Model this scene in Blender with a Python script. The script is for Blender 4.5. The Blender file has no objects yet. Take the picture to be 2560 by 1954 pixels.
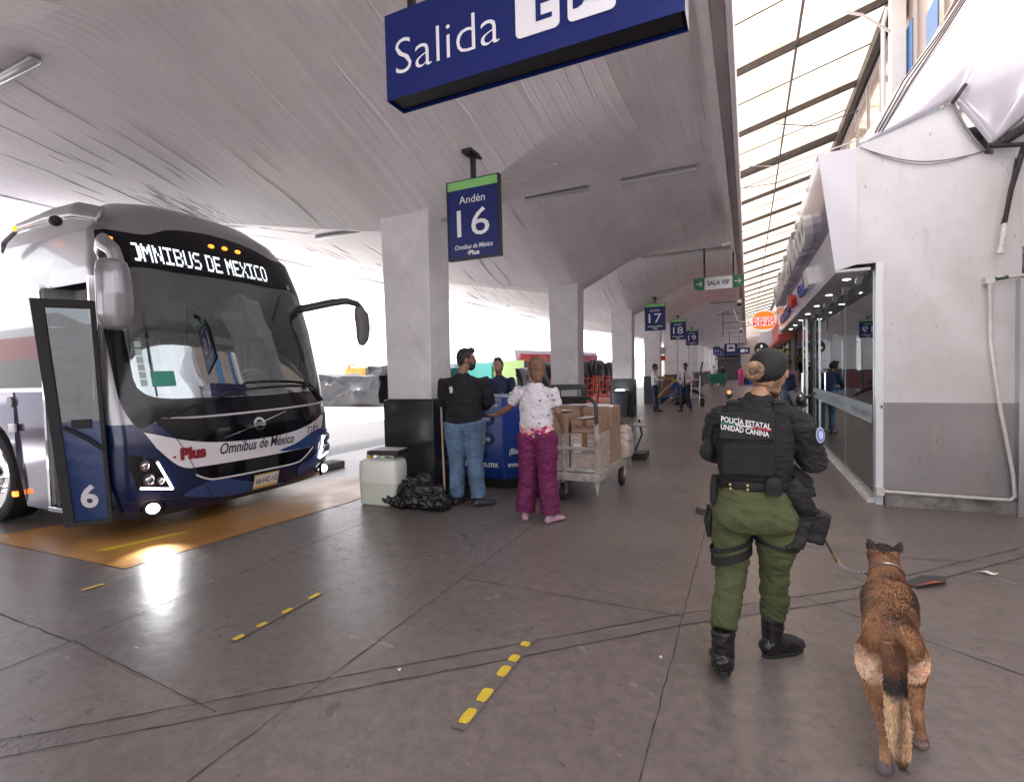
import bpy, bmesh, math, random
import numpy as np
from mathutils import Vector, Matrix, noise as mnoise
R = math.radians
random.seed(7); RNG = np.random.default_rng(7)
sc = bpy.context.scene
col = sc.collection

# ---------------------------------------------------------------- camera, sky, sun, exposure
cam_d = bpy.data.cameras.new('camera'); cam = bpy.data.objects.new('camera', cam_d); col.objects.link(cam)
cam_d.sensor_fit = 'HORIZONTAL'; cam_d.sensor_width = 36.0; cam_d.lens = 36.0*1275/2560
cam_d.clip_start = .05; cam_d.clip_end = 3000
def _cam():
    yaw, p, roll = R(24.845), R(-1.989), .025
    h = Vector((-math.sin(yaw), math.cos(yaw), 0)); r = Vector((math.cos(yaw), math.sin(yaw), 0)); z = Vector((0, 0, 1))
    f = h*math.cos(p)+z*math.sin(p); u = z*math.cos(p)-h*math.sin(p)
    c, s = math.cos(roll), math.sin(roll)
    cr = r*c-u*s; cu = r*s+u*c
    m = Matrix((cr, cu, -f)).transposed().to_4x4(); m.translation = (0, 0, 1.5)
    return m
cam.matrix_world = _cam(); sc.camera = cam

SUN_EL, SUN_AZ = 58, 262     # degrees; the sun stands high over the bus yard
world = bpy.data.worlds.new('World'); sc.world = world; world.use_nodes = True
wn = world.node_tree; wn.nodes.clear()
_o = wn.nodes.new('ShaderNodeOutputWorld'); _b = wn.nodes.new('ShaderNodeBackground')
_s = wn.nodes.new('ShaderNodeTexSky'); _s.sky_type = 'NISHITA'; _s.sun_disc = False
_s.sun_elevation = R(SUN_EL); _s.sun_rotation = R(SUN_AZ); _s.air_density = 1.2; _s.dust_density = 3.0
_m = wn.nodes.new('ShaderNodeMix'); _m.data_type = 'RGBA'
_n = wn.nodes.new('ShaderNodeTexNoise'); _n.inputs['Scale'].default_value = 2.2; _n.inputs['Detail'].default_value = 5
_tc = wn.nodes.new('ShaderNodeTexCoord')
_r = wn.nodes.new('ShaderNodeMapRange'); _r.inputs[1].default_value = .3; _r.inputs[2].default_value = .7; _r.inputs[3].default_value = .55; _r.inputs[4].default_value = .95
wn.links.new(_tc.outputs['Generated'], _n.inputs['Vector']); wn.links.new(_n.outputs['Fac'], _r.inputs[0])
wn.links.new(_r.outputs[0], _m.inputs['Factor']); wn.links.new(_s.outputs[0], _m.inputs['A'])
_m.inputs['B'].default_value = (17, 16.6, 17.2, 1)           # thin bright cloud over the blue
wn.links.new(_m.outputs['Result'], _b.inputs['Color']); _b.inputs['Strength'].default_value = .10
wn.links.new(_b.outputs[0], _o.inputs['Surface'])
sun_d = bpy.data.lights.new('sun', 'SUN'); sun_d.energy = 4.5; sun_d.angle = R(6); sun_d.color = (1, .97, .92)
sun = bpy.data.objects.new('sun', sun_d); col.objects.link(sun)
_a = R(SUN_AZ)
_dir = Vector((math.sin(_a)*math.cos(R(SUN_EL)), math.cos(_a)*math.cos(R(SUN_EL)), math.sin(R(SUN_EL))))
sun.rotation_euler = _dir.to_track_quat('Z', 'Y').to_euler()
sc.view_settings.view_transform = 'Standard'; sc.view_settings.look = 'None'; sc.view_settings.gamma = 1
sc.view_settings.exposure = 1.22
sc.cycles.max_bounces = 8; sc.cycles.diffuse_bounces = 5; sc.cycles.glossy_bounces = 4
sc.cycles.transparent_max_bounces = 12; sc.cycles.caustics_reflective = False; sc.cycles.caustics_refractive = False
sc.cycles.sample_clamp_indirect = 6; sc.cycles.use_denoising = True

# ---------------------------------------------------------------- helpers
def mat(name, c, rough=.5, metal=0., var=0., scale=5., bump=0., bscale=40., rvar=0., spec=.5, coat=0., stretch=(1,1,1), c2=None, emit=0., trans=0.):
    m = bpy.data.materials.new(name); m.use_nodes = True; nt = m.node_tree; b = nt.nodes['Principled BSDF']
    c = tuple(c)+(1,)
    b.inputs['Base Color'].default_value = c; b.inputs['Roughness'].default_value = rough; b.inputs['Metallic'].default_value = metal
    b.inputs['Specular IOR Level'].default_value = spec; b.inputs['Coat Weight'].default_value = coat; b.inputs['Coat Roughness'].default_value = .05
    if emit: b.inputs['Emission Color'].default_value = c; b.inputs['Emission Strength'].default_value = emit
    if trans: b.inputs['Transmission Weight'].default_value = trans
    tc = nt.nodes.new('ShaderNodeTexCoord'); mp = nt.nodes.new('ShaderNodeMapping'); mp.inputs['Scale'].default_value = stretch
    nt.links.new(tc.outputs['Object'], mp.inputs['Vector'])
    if var or c2 or rvar:
        n = nt.nodes.new('ShaderNodeTexNoise'); n.inputs['Scale'].default_value = scale; n.inputs['Detail'].default_value = 6; n.inputs['Roughness'].default_value = .62
        nt.links.new(mp.outputs[0], n.inputs['Vector'])
        if var or c2:
            r = nt.nodes.new('ShaderNodeValToRGB'); r.color_ramp.elements[0].position = .32; r.color_ramp.elements[1].position = .68
            if c2: r.color_ramp.elements[0].color = tuple(c2)+(1,); r.color_ramp.elements[1].color = c
            else:
                r.color_ramp.elements[0].color = tuple(x*(1-var) for x in c[:3])+(1,); r.color_ramp.elements[1].color = tuple(min(1, x*(1+var*.6)) for x in c[:3])+(1,)
            nt.links.new(n.outputs['Fac'], r.inputs[0]); nt.links.new(r.outputs[0], b.inputs['Base Color'])
        if rvar:
            q = nt.nodes.new('ShaderNodeMapRange'); q.inputs[1].default_value = .3; q.inputs[2].default_value = .7
            q.inputs[3].default_value = max(.02, rough-rvar); q.inputs[4].default_value = min(1, rough+rvar)
            nt.links.new(n.outputs['Fac'], q.inputs[0]); nt.links.new(q.outputs[0], b.inputs['Roughness'])
    if bump:
        n2 = nt.nodes.new('ShaderNodeTexNoise'); n2.inputs['Scale'].default_value = bscale; n2.inputs['Detail'].default_value = 4
        nt.links.new(mp.outputs[0], n2.inputs['Vector'])
        bp = nt.nodes.new('ShaderNodeBump'); bp.inputs['Strength'].default_value = bump; bp.inputs['Distance'].default_value = .02
        nt.links.new(n2.outputs['Fac'], bp.inputs['Height']); nt.links.new(bp.outputs[0], b.inputs['Normal'])
    return m

def grime(m, k=1.):
    nt = m.node_tree; L = nt.links; b = nt.nodes['Principled BSDF']; src = b.inputs['Base Color'].links[0].from_socket; tc = nt.nodes.new('ShaderNodeTexCoord')
    for sc_, lo, hi, c, st, amt in ((26, .70, .74, (.08,.07,.07,1), (1,1,.45), .8), (3.5, .58, .75, (.40,.33,.29,1), (1.4,1,.5), .5), (60, .73, .76, (.1,.09,.09,1), (1,1,1), .7)):
        mp = nt.nodes.new('ShaderNodeMapping'); mp.inputs['Scale'].default_value = st; mp.inputs['Location'].default_value = (sc_, 0, sc_); n = nt.nodes.new('ShaderNodeTexNoise'); n.inputs['Scale'].default_value = sc_; n.inputs['Detail'].default_value = 3
        r = nt.nodes.new('ShaderNodeMapRange'); r.inputs[1].default_value = lo; r.inputs[2].default_value = hi; r.inputs[4].default_value = amt*k; x = nt.nodes.new('ShaderNodeMix'); x.data_type = 'RGBA'
        L.new(tc.outputs['Object'], mp.inputs[0]); L.new(mp.outputs[0], n.inputs['Vector']); L.new(n.outputs['Fac'], r.inputs[0]); L.new(r.outputs[0], x.inputs['Factor']); L.new(src, x.inputs['A']); x.inputs['B'].default_value = c; src = x.outputs['Result']
    L.new(src, b.inputs['Base Color']); return m
def tag(o, label=None, cat=None, group=None, kind=None):
    if label: o['label'] = label
    if cat: o['category'] = cat
    if group: o['group'] = group
    if kind: o['kind'] = kind
    return o
def thing(name, label, cat, loc=(0,0,0), rz=0., group=None):
    o = bpy.data.objects.new(name, None); col.objects.link(o); o.location = loc; o.rotation_euler = (0, 0, rz)
    o.empty_display_size = .2
    return tag(o, label, cat, group)
def pinv(root):     # parts written in world coordinates keep their place under a moved root
    return (Matrix.Translation(root.location) @ root.rotation_euler.to_matrix().to_4x4()).inverted()
def copy_tree(o, parent=None):
    c = o.copy(); col.objects.link(c)
    if parent is not None: c.parent = parent; c.matrix_parent_inverse = o.matrix_parent_inverse.copy()
    for ch in [x for x in bpy.data.objects if x.parent == o]: copy_tree(ch, c)
    return c

class MB:
    def __init__(s): s.v = []; s.f = []; s.mi = []
    def add(s, vs, fs, mi=0, M=None):
        n = len(s.v)
        if M is not None: vs = [M @ Vector(v) for v in vs]
        s.v += [tuple(v) for v in vs]; s.f += [tuple(i+n for i in f) for f in fs]; s.mi += [mi]*len(fs); return s
    def box(s, x0, x1, y0, y1, z0, z1, mi=0, M=None):
        v = [(x0,y0,z0),(x1,y0,z0),(x1,y1,z0),(x0,y1,z0),(x0,y0,z1),(x1,y0,z1),(x1,y1,z1),(x0,y1,z1)]
        return s.add(v, [(0,3,2,1),(4,5,6,7),(0,1,5,4),(1,2,6,5),(2,3,7,6),(3,0,4,7)], mi, M)
    def cyl(s, p0, p1, r0, r1=None, n=16, mi=0, M=None, caps=True):
        r1 = r0 if r1 is None else r1
        p0, p1 = Vector(p0), Vector(p1); d = (p1-p0).normalized()
        a = d.orthogonal().normalized(); b = d.cross(a)
        v = []
        for p, r in ((p0, r0), (p1, r1)):
            for k in range(n):
                t = 2*math.pi*k/n; v.append(p+(a*math.cos(t)+b*math.sin(t))*r)
        f = [(k, (k+1) % n, n+(k+1) % n, n+k) for k in range(n)]
        if caps: f += [tuple(range(n-1, -1, -1)), tuple(range(n, 2*n))]
        return s.add(v, f, mi, M)
    def tube(s, path, r, n=10, mi=0, M=None, rb=None, side=None, caps=True):
        P = [Vector(p) for p in path]; rs = r if isinstance(r, (list, tuple)) else [r]*len(P)
        v = []; a = None
        for i, p in enumerate(P):
            d = (P[min(i+1, len(P)-1)]-P[max(i-1, 0)]).normalized()
            if side is not None: a = (Vector(side)-d*d.dot(Vector(side))).normalized()
            elif a is None: a = d.orthogonal().normalized()
            else: a = (a-d*d.dot(a)).normalized()
            b = d.cross(a); q = rs[i]; ra, rbb = q if isinstance(q, (tuple, list)) else (q, q if rb is None else rb)
            for k in range(n):
                t = 2*math.pi*k/n; v.append(p+a*math.cos(t)*ra+b*math.sin(t)*rbb)
        f = []
        for i in range(len(P)-1):
            for k in range(n): f.append((i*n+k, i*n+(k+1) % n, (i+1)*n+(k+1) % n, (i+1)*n+k))
        if caps: f += [tuple(range(n-1, -1, -1)), tuple(range((len(P)-1)*n, len(P)*n))]
        return s.add(v, f, mi, M)
    def loft(s, rings, mi=0, M=None, caps=True, closed=True):
        n = len(rings[0]); v = [p for r in rings for p in r]; f = []
        for i in range(len(rings)-1):
            for k in range(n if closed else n-1): f.append((i*n+k, i*n+(k+1) % n, (i+1)*n+(k+1) % n, (i+1)*n+k))
        if caps and closed: f += [tuple(range(n-1, -1, -1)), tuple(range((len(rings)-1)*n, len(rings)*n))]
        return s.add(v, f, mi, M)
    def prism(s, poly, a, b, axis='z', mi=0, M=None):   # poly in the two other axes
        def P(u, w, t):
            return {'z': (u, w, t), 'y': (u, t, w), 'x': (t, u, w)}[axis]
        n = len(poly); v = [P(u, w, a) for u, w in poly]+[P(u, w, b) for u, w in poly]
        f = [tuple(range(n-1, -1, -1)), tuple(range(n, 2*n))]+[(k, (k+1) % n, n+(k+1) % n, n+k) for k in range(n)]
        return s.add(v, f, mi, M)
    def ball(s, c, r, n=14, m=9, mi=0, M=None):
        c = Vector(c); rr = r if isinstance(r, (tuple, list)) else (r, r, r)
        rings = []
        for i in range(1, m):
            p = math.pi*i/m
            rings.append([c+Vector((rr[0]*math.sin(p)*math.cos(2*math.pi*k/n), rr[1]*math.sin(p)*math.sin(2*math.pi*k/n), -rr[2]*math.cos(p))) for k in range(n)])
        return s.loft(rings, mi, M)
    def grid(s, fn, nu, nv, mi=0):
        v = [fn(i/nu, j/nv) for j in range(nv+1) for i in range(nu+1)]
        f = [(j*(nu+1)+i, j*(nu+1)+i+1, (j+1)*(nu+1)+i+1, (j+1)*(nu+1)+i) for j in range(nv) for i in range(nu)]
        return s.add(v, f, mi)
    def build(s, name, mats, parent=None, smooth=None, bevel=0, W=False, label=None, fix=True):
        me = bpy.data.meshes.new(name); me.from_pydata(s.v, [], s.f)
        for m in (mats if isinstance(mats, (list, tuple)) else [mats]): me.materials.append(m)
        me.polygons.foreach_set('material_index', s.mi)
        if fix:
            bm = bmesh.new(); bm.from_mesh(me); bmesh.ops.recalc_face_normals(bm, faces=bm.faces); bm.to_mesh(me); bm.free()
        if smooth is not None: shade(me, smooth)
        o = bpy.data.objects.new(name, me); col.objects.link(o)
        if parent is not None:
            o.parent = parent
            if W: o.matrix_parent_inverse = pinv(parent)
        if bevel:
            md = o.modifiers.new('bevel', 'BEVEL'); md.width = bevel; md.segments = 2; md.limit_method = 'ANGLE'; md.angle_limit = R(35)
        if label: o['label'] = label
        return o
def shade(me, ang=40):
    me.polygons.foreach_set('use_smooth', [True]*len(me.polygons))
    if ang < 180: me.set_sharp_from_angle(angle=R(ang))
def evalmesh(o):
    bpy.context.view_layer.update(); dg = bpy.context.evaluated_depsgraph_get()
    return bpy.data.meshes.new_from_object(o.evaluated_get(dg))
def organic(mb, voxel, smooth=6, noise=0., nscale=10., dec=0):
    """one continuous skin over the overlapping shapes of mb"""
    me = bpy.data.meshes.new('tmp'); me.from_pydata(mb.v, [], mb.f)
    bm = bmesh.new(); bm.from_mesh(me); bmesh.ops.recalc_face_normals(bm, faces=bm.faces); bm.to_mesh(me); bm.free()
    o = bpy.data.objects.new('tmp', me); col.objects.link(o)
    md = o.modifiers.new('r', 'REMESH'); md.mode = 'VOXEL'; md.voxel_size = voxel
    if smooth: s_ = o.modifiers.new('s', 'SMOOTH'); s_.iterations = smooth; s_.factor = .5
    out = evalmesh(o); bpy.data.objects.remove(o); bpy.data.meshes.remove(me)
    if noise:
        n = len(out.vertices); co = np.empty(n*3); no = np.empty(n*3); out.vertices.foreach_get('co', co); out.vertices.foreach_get('normal', no)
        co = co.reshape(-1, 3); no = no.reshape(-1, 3)
        h = np.array([mnoise.noise(Vector((p[0]*nscale, p[1]*nscale, p[2]*nscale*1.6)))+.55*(1-3*abs(mnoise.noise(Vector((p[0]*nscale*1.5+4+p[2]*3, p[1]*nscale*1.5, p[2]*nscale*3.2+p[0]*5))))) for p in co])
        co += no*(h*noise)[:, None]; out.vertices.foreach_set('co', co.ravel())
    out.polygons.foreach_set('use_smooth', [True]*len(out.polygons)); out.update()
    return out
def put(name, me, mats, parent=None, W=False, label=None):
    me.materials.clear()
    for m in (mats if isinstance(mats, (list, tuple)) else [mats]): me.materials.append(m)
    o = bpy.data.objects.new(name, me); col.objects.link(o); me.name = name
    if parent is not None:
        o.parent = parent
        if W: o.matrix_parent_inverse = pinv(parent)
    if label: o['label'] = label
    return o
_txtc = {}
def text_geo(s, ext=.0, bold=0., shear=0., res=3):
    key = (s, ext, bold, shear)
    if key in _txtc: return _txtc[key]
    cu = bpy.data.curves.new('t', 'FONT'); cu.body = s; cu.size = 1; cu.extrude = ext; cu.offset = bold; cu.shear = shear; cu.resolution_u = res
    o = bpy.data.objects.new('t', cu); col.objects.link(o); me = evalmesh(o)
    vs = [v.co.copy() for v in me.vertices]; fs = [tuple(p.vertices) for p in me.polygons]
    bpy.data.objects.remove(o); bpy.data.meshes.remove(me); bpy.data.curves.remove(cu)
    x0 = min(v.x for v in vs); x1 = max(v.x for v in vs); y0 = min(v.y for v in vs); y1 = max(v.y for v in vs)
    r = ([((v.x-x0)/(x1-x0), (v.y-y0)/(y1-y0), v.z) for v in vs], fs); _txtc[key] = r; return r
def text(mb, s, P, right, up, w, h, ext=0., bold=0., shear=0., mi=0, fn=None):
    """writing laid into the box that starts at P (lower left)"""
    vs, fs = text_geo(s, 1. if ext else 0., bold, shear)
    P, r, u = Vector(P), Vector(right).normalized(), Vector(up).normalized(); n = r.cross(u)
    vs = [P+r*(a*w)+u*(b*h)+n*(c*ext) for a, b, c in vs]
    if fn: vs = [fn(v) for v in vs]
    return mb.add(vs, fs, mi)
def rrect(x0, x1, y0, y1, r, n=5):
    P = []
    for cx, cy, a in ((x1-r, y1-r, 0), (x0+r, y1-r, 90), (x0+r, y0+r, 180), (x1-r, y0+r, 270)):
        for k in range(n+1):
            t = R(a+90*k/n); P.append((cx+r*math.cos(t), cy+r*math.sin(t)))
    return P
def struct(name, o=None):
    o['kind'] = 'structure'; return o
BLACK = mat('black_metal', (.012,.012,.013), .45, spec=.5)
WHITE = mat('white_paint', (.74,.73,.75), .5, var=.06)
STEEL = mat('bare_steel', (.42,.42,.44), .32, metal=.9)
CHROME = mat('chrome', (.85,.85,.87), .08, metal=1)
# ---------------------------------------------------------------- ground
def floor_mat():
    m = mat('polished_concrete', (.175,.147,.138), .36, var=.22, scale=.55, rvar=.07); nt = m.node_tree; b = nt.nodes['Principled BSDF']
    L = nt.links; tc = nt.nodes.new('ShaderNodeTexCoord')
    base = b.inputs['Base Color'].links[0].from_socket
    def node(t, **k):
        n = nt.nodes.new(t)
        for a, v in k.items(): setattr(n, a, v)
        return n
    # fine grain
    g = node('ShaderNodeTexNoise'); g.inputs['Scale'].default_value = 13; g.inputs['Detail'].default_value = 10; g.inputs['Roughness'].default_value = .82; L.new(tc.outputs['Object'], g.inputs['Vector'])
    gr = node('ShaderNodeMapRange'); gr.inputs[1].default_value = .3; gr.inputs[2].default_value = .7; gr.inputs[3].default_value = .66; gr.inputs[4].default_value = 1.38; L.new(g.outputs['Fac'], gr.inputs[0])
    m1 = node('ShaderNodeMix', data_type='RGBA', blend_type='MULTIPLY'); m1.inputs['Factor'].default_value = 1
    L.new(base, m1.inputs['A']); L.new(gr.outputs[0], m1.inputs['B'])
    # cracks: voronoi edges, distorted, only in worn areas
    d = node('ShaderNodeTexNoise'); d.inputs['Scale'].default_value = 3.2; d.inputs['Detail'].default_value = 5; L.new(tc.outputs['Object'], d.inputs['Vector'])
    ad = node('ShaderNodeMix', data_type='RGBA', blend_type='LINEAR_LIGHT'); ad.inputs['Factor'].default_value = .3; L.new(tc.outputs['Object'], ad.inputs['A']); L.new(d.outputs['Color'], ad.inputs['B'])
    def crack(scale, lo, hi):
        v = node('ShaderNodeTexVoronoi', feature='DISTANCE_TO_EDGE'); v.inputs['Scale'].default_value = scale; L.new(ad.outputs['Result'], v.inputs['Vector'])
        r = node('ShaderNodeMapRange'); r.inputs[1].default_value = lo; r.inputs[2].default_value = hi; r.inputs[3].default_value = 1; r.inputs[4].default_value = 0; L.new(v.outputs['Distance'], r.inputs[0]); return r.outputs[0]
    c1, c2 = crack(1.4, .002, .008), crack(4.5, .004, .02)
    sp = node('ShaderNodeSeparateXYZ'); L.new(tc.outputs['Object'], sp.inputs[0])
    # worn zone round (-2.9, 3.6)
    vd = node('ShaderNodeVectorMath', operation='DISTANCE'); vd.inputs[1].default_value = (-2.95, 3.7, 0); L.new(tc.outputs['Object'], vd.inputs[0])
    z = node('ShaderNodeMapRange'); z.inputs[1].default_value = .5; z.inputs[2].default_value = 1.6; z.inputs[3].default_value = 1; z.inputs[4].default_value = 0; L.new(vd.outputs['Value'], z.inputs[0])
    k = node('ShaderNodeTexNoise'); k.inputs['Scale'].default_value = .8; k.inputs['Detail'].default_value = 3; L.new(tc.outputs['Object'], k.inputs['Vector'])
    kr = node('ShaderNodeMapRange'); kr.inputs[1].default_value = .62; kr.inputs[2].default_value = .70; L.new(k.outputs['Fac'], kr.inputs[0])
    mulA = node('ShaderNodeMath', operation='MULTIPLY'); L.new(c1, mulA.inputs[0]); L.new(kr.outputs[0], mulA.inputs[1])
    mulB = node('ShaderNodeMath', operation='MULTIPLY'); L.new(c2, mulB.inputs[0]); L.new(z.outputs[0], mulB.inputs[1])
    mx = node('ShaderNodeMath', operation='MAXIMUM'); L.new(mulA.outputs[0], mx.inputs[0]); L.new(mulB.outputs[0], mx.inputs[1])
    # pitting / scuffs stretched across the slab
    mp = node('ShaderNodeMapping'); mp.inputs['Scale'].default_value = (9, 34, 1); mp.inputs['Rotation'].default_value = (0, 0, .5); L.new(tc.outputs['Object'], mp.inputs['Vector'])
    s = node('ShaderNodeTexNoise'); s.inputs['Scale'].default_value = 1.; s.inputs['Detail'].default_value = 4; L.new(mp.outputs[0], s.inputs['Vector'])
    sr = node('ShaderNodeMapRange'); sr.inputs[1].default_value = .64; sr.inputs[2].default_value = .72; L.new(s.outputs['Fac'], sr.inputs[0])
    xw = node('ShaderNodeMapRange'); xw.inputs[1].default_value = -1.9; xw.inputs[2].default_value = -2.6; L.new(sp.outputs['X'], xw.inputs[0])
    sm = node('ShaderNodeMath', operation='MULTIPLY'); L.new(sr.outputs[0], sm.inputs[0]); L.new(xw.outputs[0], sm.inputs[1])
    mx2 = node('ShaderNodeMath', operation='MAXIMUM'); sm2 = node('ShaderNodeMath', operation='MULTIPLY'); L.new(sm.outputs[0], sm2.inputs[0]); sm2.inputs[1].default_value = .55
    L.new(mx.outputs[0], mx2.inputs[0]); L.new(sm2.outputs[0], mx2.inputs[1])
    m2 = node('ShaderNodeMix', data_type='RGBA'); L.new(mx2.outputs[0], m2.inputs['Factor']); L.new(m1.outputs['Result'], m2.inputs['A']); m2.inputs['B'].default_value = (.03,.027,.027,1)
    # old gum, drips and oil: small round spots, pale dust patches
    def spots(scale, r, seed, colr, amount, src):
        v = node('ShaderNodeTexVoronoi'); v.inputs['Scale'].default_value = scale; mpp = node('ShaderNodeMapping'); mpp.inputs['Location'].default_value = (seed, seed*2, 0); L.new(ad.outputs['Result'], mpp.inputs['Vector']); L.new(mpp.outputs[0], v.inputs['Vector'])
        sv = node('ShaderNodeSeparateColor'); L.new(v.outputs['Color'], sv.inputs[0]); th = node('ShaderNodeMath', operation='MULTIPLY'); th.inputs[1].default_value = r; L.new(sv.outputs[0], th.inputs[0])
        ls = node('ShaderNodeMath', operation='LESS_THAN'); L.new(v.outputs['Distance'], ls.inputs[0]); L.new(th.outputs[0], ls.inputs[1]); mm = node('ShaderNodeMath', operation='MULTIPLY'); mm.inputs[1].default_value = amount; L.new(ls.outputs[0], mm.inputs[0])
        x = node('ShaderNodeMix', data_type='RGBA'); L.new(mm.outputs[0], x.inputs['Factor']); L.new(src, x.inputs['A']); x.inputs['B'].default_value = colr; return x.outputs['Result']
    out = spots(2.1, .14, 3.1, (.05,.04,.04,1), .45, m2.outputs['Result']); out = spots(4.3, .12, 9.7, (.34,.30,.28,1), .5, out); out = spots(11, .17, 5.2, (.05,.045,.04,1), .5, out)
    st = node('ShaderNodeTexNoise'); st.inputs['Scale'].default_value = 1.9; st.inputs['Detail'].default_value = 7; st.inputs['Roughness'].default_value = .7; L.new(tc.outputs['Object'], st.inputs['Vector']); sq_ = node('ShaderNodeMapRange'); sq_.inputs[1].default_value = .56; sq_.inputs[2].default_value = .74; sq_.inputs[4].default_value = .55; L.new(st.outputs['Fac'], sq_.inputs[0])
    x = node('ShaderNodeMix', data_type='RGBA'); L.new(sq_.outputs[0], x.inputs['Factor']); L.new(out, x.inputs['A']); x.inputs['B'].default_value = (.10,.085,.08,1); L.new(x.outputs['Result'], b.inputs['Base Color'])
    bp = node('ShaderNodeBump'); bp.inputs['Strength'].default_value = .4; bp.inputs['Distance'].default_value = .01
    n3 = node('ShaderNodeTexNoise'); n3.inputs['Scale'].default_value = 5; n3.inputs['Detail'].default_value = 9; L.new(tc.outputs['Object'], n3.inputs['Vector'])
    sb = node('ShaderNodeMath', operation='SUBTRACT'); L.new(n3.outputs['Fac'], sb.inputs[0]); mz = node('ShaderNodeMath', operation='MULTIPLY'); mz.inputs[1].default_value = .25; L.new(mx2.outputs[0], mz.inputs[0]); L.new(mz.outputs[0], sb.inputs[1]); L.new(sb.outputs[0], bp.inputs['Height']); L.new(bp.outputs[0], b.inputs['Normal'])
    b.inputs['Specular IOR Level'].default_value = .6
    return m
FLOOR = floor_mat()
def patch_strip(mb, path, w, z=.004, jit=.0, h=0):
    """flat strip along a ground path, slightly ragged"""
    P = [Vector((x, y, 0)) for x, y in path]; pts = []
    for a, b in zip(P[:-1], P[1:]):
        n = max(1, int((b-a).length/.07)); pts += [a.lerp(b, i/n) for i in range(n)]
    pts.append(P[-1]); v = []
    for i, p in enumerate(pts):
        d = (pts[min(i+1, len(pts)-1)]-pts[max(0, i-1)]).normalized(); n_ = Vector((-d.y, d.x, 0))
        o_ = n_*random.uniform(-jit, jit); ww = w*(1+random.uniform(-.5, .5)*(1 if jit else 0))
        v += [p+o_+n_*ww/2+Vector((0,0,z)), p+o_-n_*ww/2+Vector((0,0,z))]
    mb.add(v, [(2*i, 2*i+1, 2*i+3, 2*i+2) for i in range(len(pts)-1)])
g = MB(); g.add([(-400,-300,-.012),(400,-300,-.012),(400,900,-.012),(-400,900,-.012)], [(0,1,2,3)])
struct('ground', g.build('ground', mat('yard_concrete', (.82,.80,.78), .6, var=.08, scale=.35, bump=.3, bscale=20)))
g = MB(); g.add([(-7.3,-14,0),(6.5,-14,0),(6.5,95,0),(-7.3,95,0)], [(0,1,2,3)])
struct('platform', g.build('platform', FLOOR))
g = MB(); g.add([(-11.6,-14,-.008),(-7.3,-14,-.008),(-7.3,95,-.008),(-11.6,95,-.008)], [(0,1,2,3)])
struct('bus_lane', g.build('bus_lane', mat('worn_asphalt', (.13,.125,.13), .42, var=.55, scale=9, bump=1, bscale=60, rvar=.15)))
JD = mat('joint_shadow', (.085,.07,.065), .8, c2=(.025,.021,.02), scale=5)  # dark brown of the seams between floor slabs
g = MB()
for path in (((-3.6,-2),(-3.6,30)), ((-1.92,-2),(-1.92,3.0)), ((-1.92,2.9),(-1.98,20),(-1.98,60)), ((-.37,-1),(-.37,3.2)), ((-.37,3.2),(-.3,60)), ((-6.2,1.6),(-3.6,1.56)),
             ((-3.59,1.57),(-2.2,1.47)), ((-1.92,3.2),(-.37,3.18)), ((-.3,4.86),(1.2,4.8)), ((1.2,4.8),(2.6,5.1)), ((-3.6,6.4),(-1.95,6.3)), ((-1.95,8.2),(1.2,8.1)),
             ((-3.6,11.2),(1.2,11.2)), ((-3.6,16.4),(1.2,16.4)), ((-3.6,22),(1.2,22)), ((-6.5,4.46),(-3.6,4.46)), ((.3,3.75),(1.3,3.1))):
    patch_strip(g, path, .0055, .003, .004)
struct('floor_joints', g.build('floor_joints', JD))
g = MB(); patch_strip(g, ((-5.5,-1.3),(-2.85,.93),(-.38,3.13),(.67,3.95),(2.2,5.5)), .105, .0015, .0)
struct('repair_strip', g.build('repair_strip', mat('repair_mortar', (.17,.145,.137), .42, var=.2, scale=6, bump=.3, bscale=30)))
g = MB()
for o_ in (-.05, .055): patch_strip(g, ((-5.5-o_*.7,-1.3+o_),(-2.85-o_*.7,.93+o_),(-.38-o_*.7,3.13+o_),(.67-o_*.7,3.95+o_),(2.2-o_*.7,5.5+o_)), .0065, .0045, .005)
struct('repair_strip_edges', g.build('repair_strip_edges', JD))
PAT = mat('worn_orange_paint', (.52,.26,.06), .38, rvar=.1, c2=(.32,.15,.05), scale=1.6, bump=.25, bscale=12)
g = MB(); g.add([(-6.9,2.3,.005),(-4.58,2.36,.005),(-4.36,4.7,.005),(-4.35,5.05,.005),(-5.3,6.6,.005),(-7.2,6.6,.005)], [(0,1,2,3,4)])
struct('painted_bay', g.build('painted_bay', PAT))
YEL = mat('yellow_tape', (.72,.52,.05), .45, var=.15, scale=30)
g = MB(); g.add([(-5.32,2.5,.009),(-5.21,2.55,.009),(-5.05,3.2,.009),(-5.15,3.1,.009)], [(0,1,2,3)])
g.add([(-4.42,1.99,.006),(-4.39,1.99,.006),(-4.37,2.12,.006),(-4.40,2.12,.006)], [(0,1,2,3)])
struct('yellow_line', g.build('yellow_line', YEL))
TAPE = mat('old_tape_backing', (.17,.15,.13), .4, var=.2, scale=20)
def tape(name, label, x, y0, y1, w, blobs, tilt):
    t = thing(name, label, 'floor tape', (x, y0, 0), 0, 'worn floor tapes')
    b = MB(); b.add([(x-w/2,y0,.006),(x+w/2,y0,.006),(x+w/2+tilt,y1,.006),(x-w/2+tilt,y1,.006)], [(0,1,2,3)]); b.build('tape_backing', TAPE, t, W=True)
    b = MB()
    for ya, yb in blobs:
        b = MB(); xx = x+tilt*(ya-y0)/(y1-y0); n = 12; P = []
        for k in range(n):
            a = 2*math.pi*k/n; P.append((xx+w*.42*max(-1, min(1, 1.35*math.cos(a)))*random.uniform(.85, 1), (ya+yb)/2+(yb-ya)/2*max(-1, min(1, 1.35*math.sin(a)))*random.uniform(.85, 1), .0085))
        b.add(P, [tuple(range(n))]); b.build('yellow_stripe', YEL, t, W=True)
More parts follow.
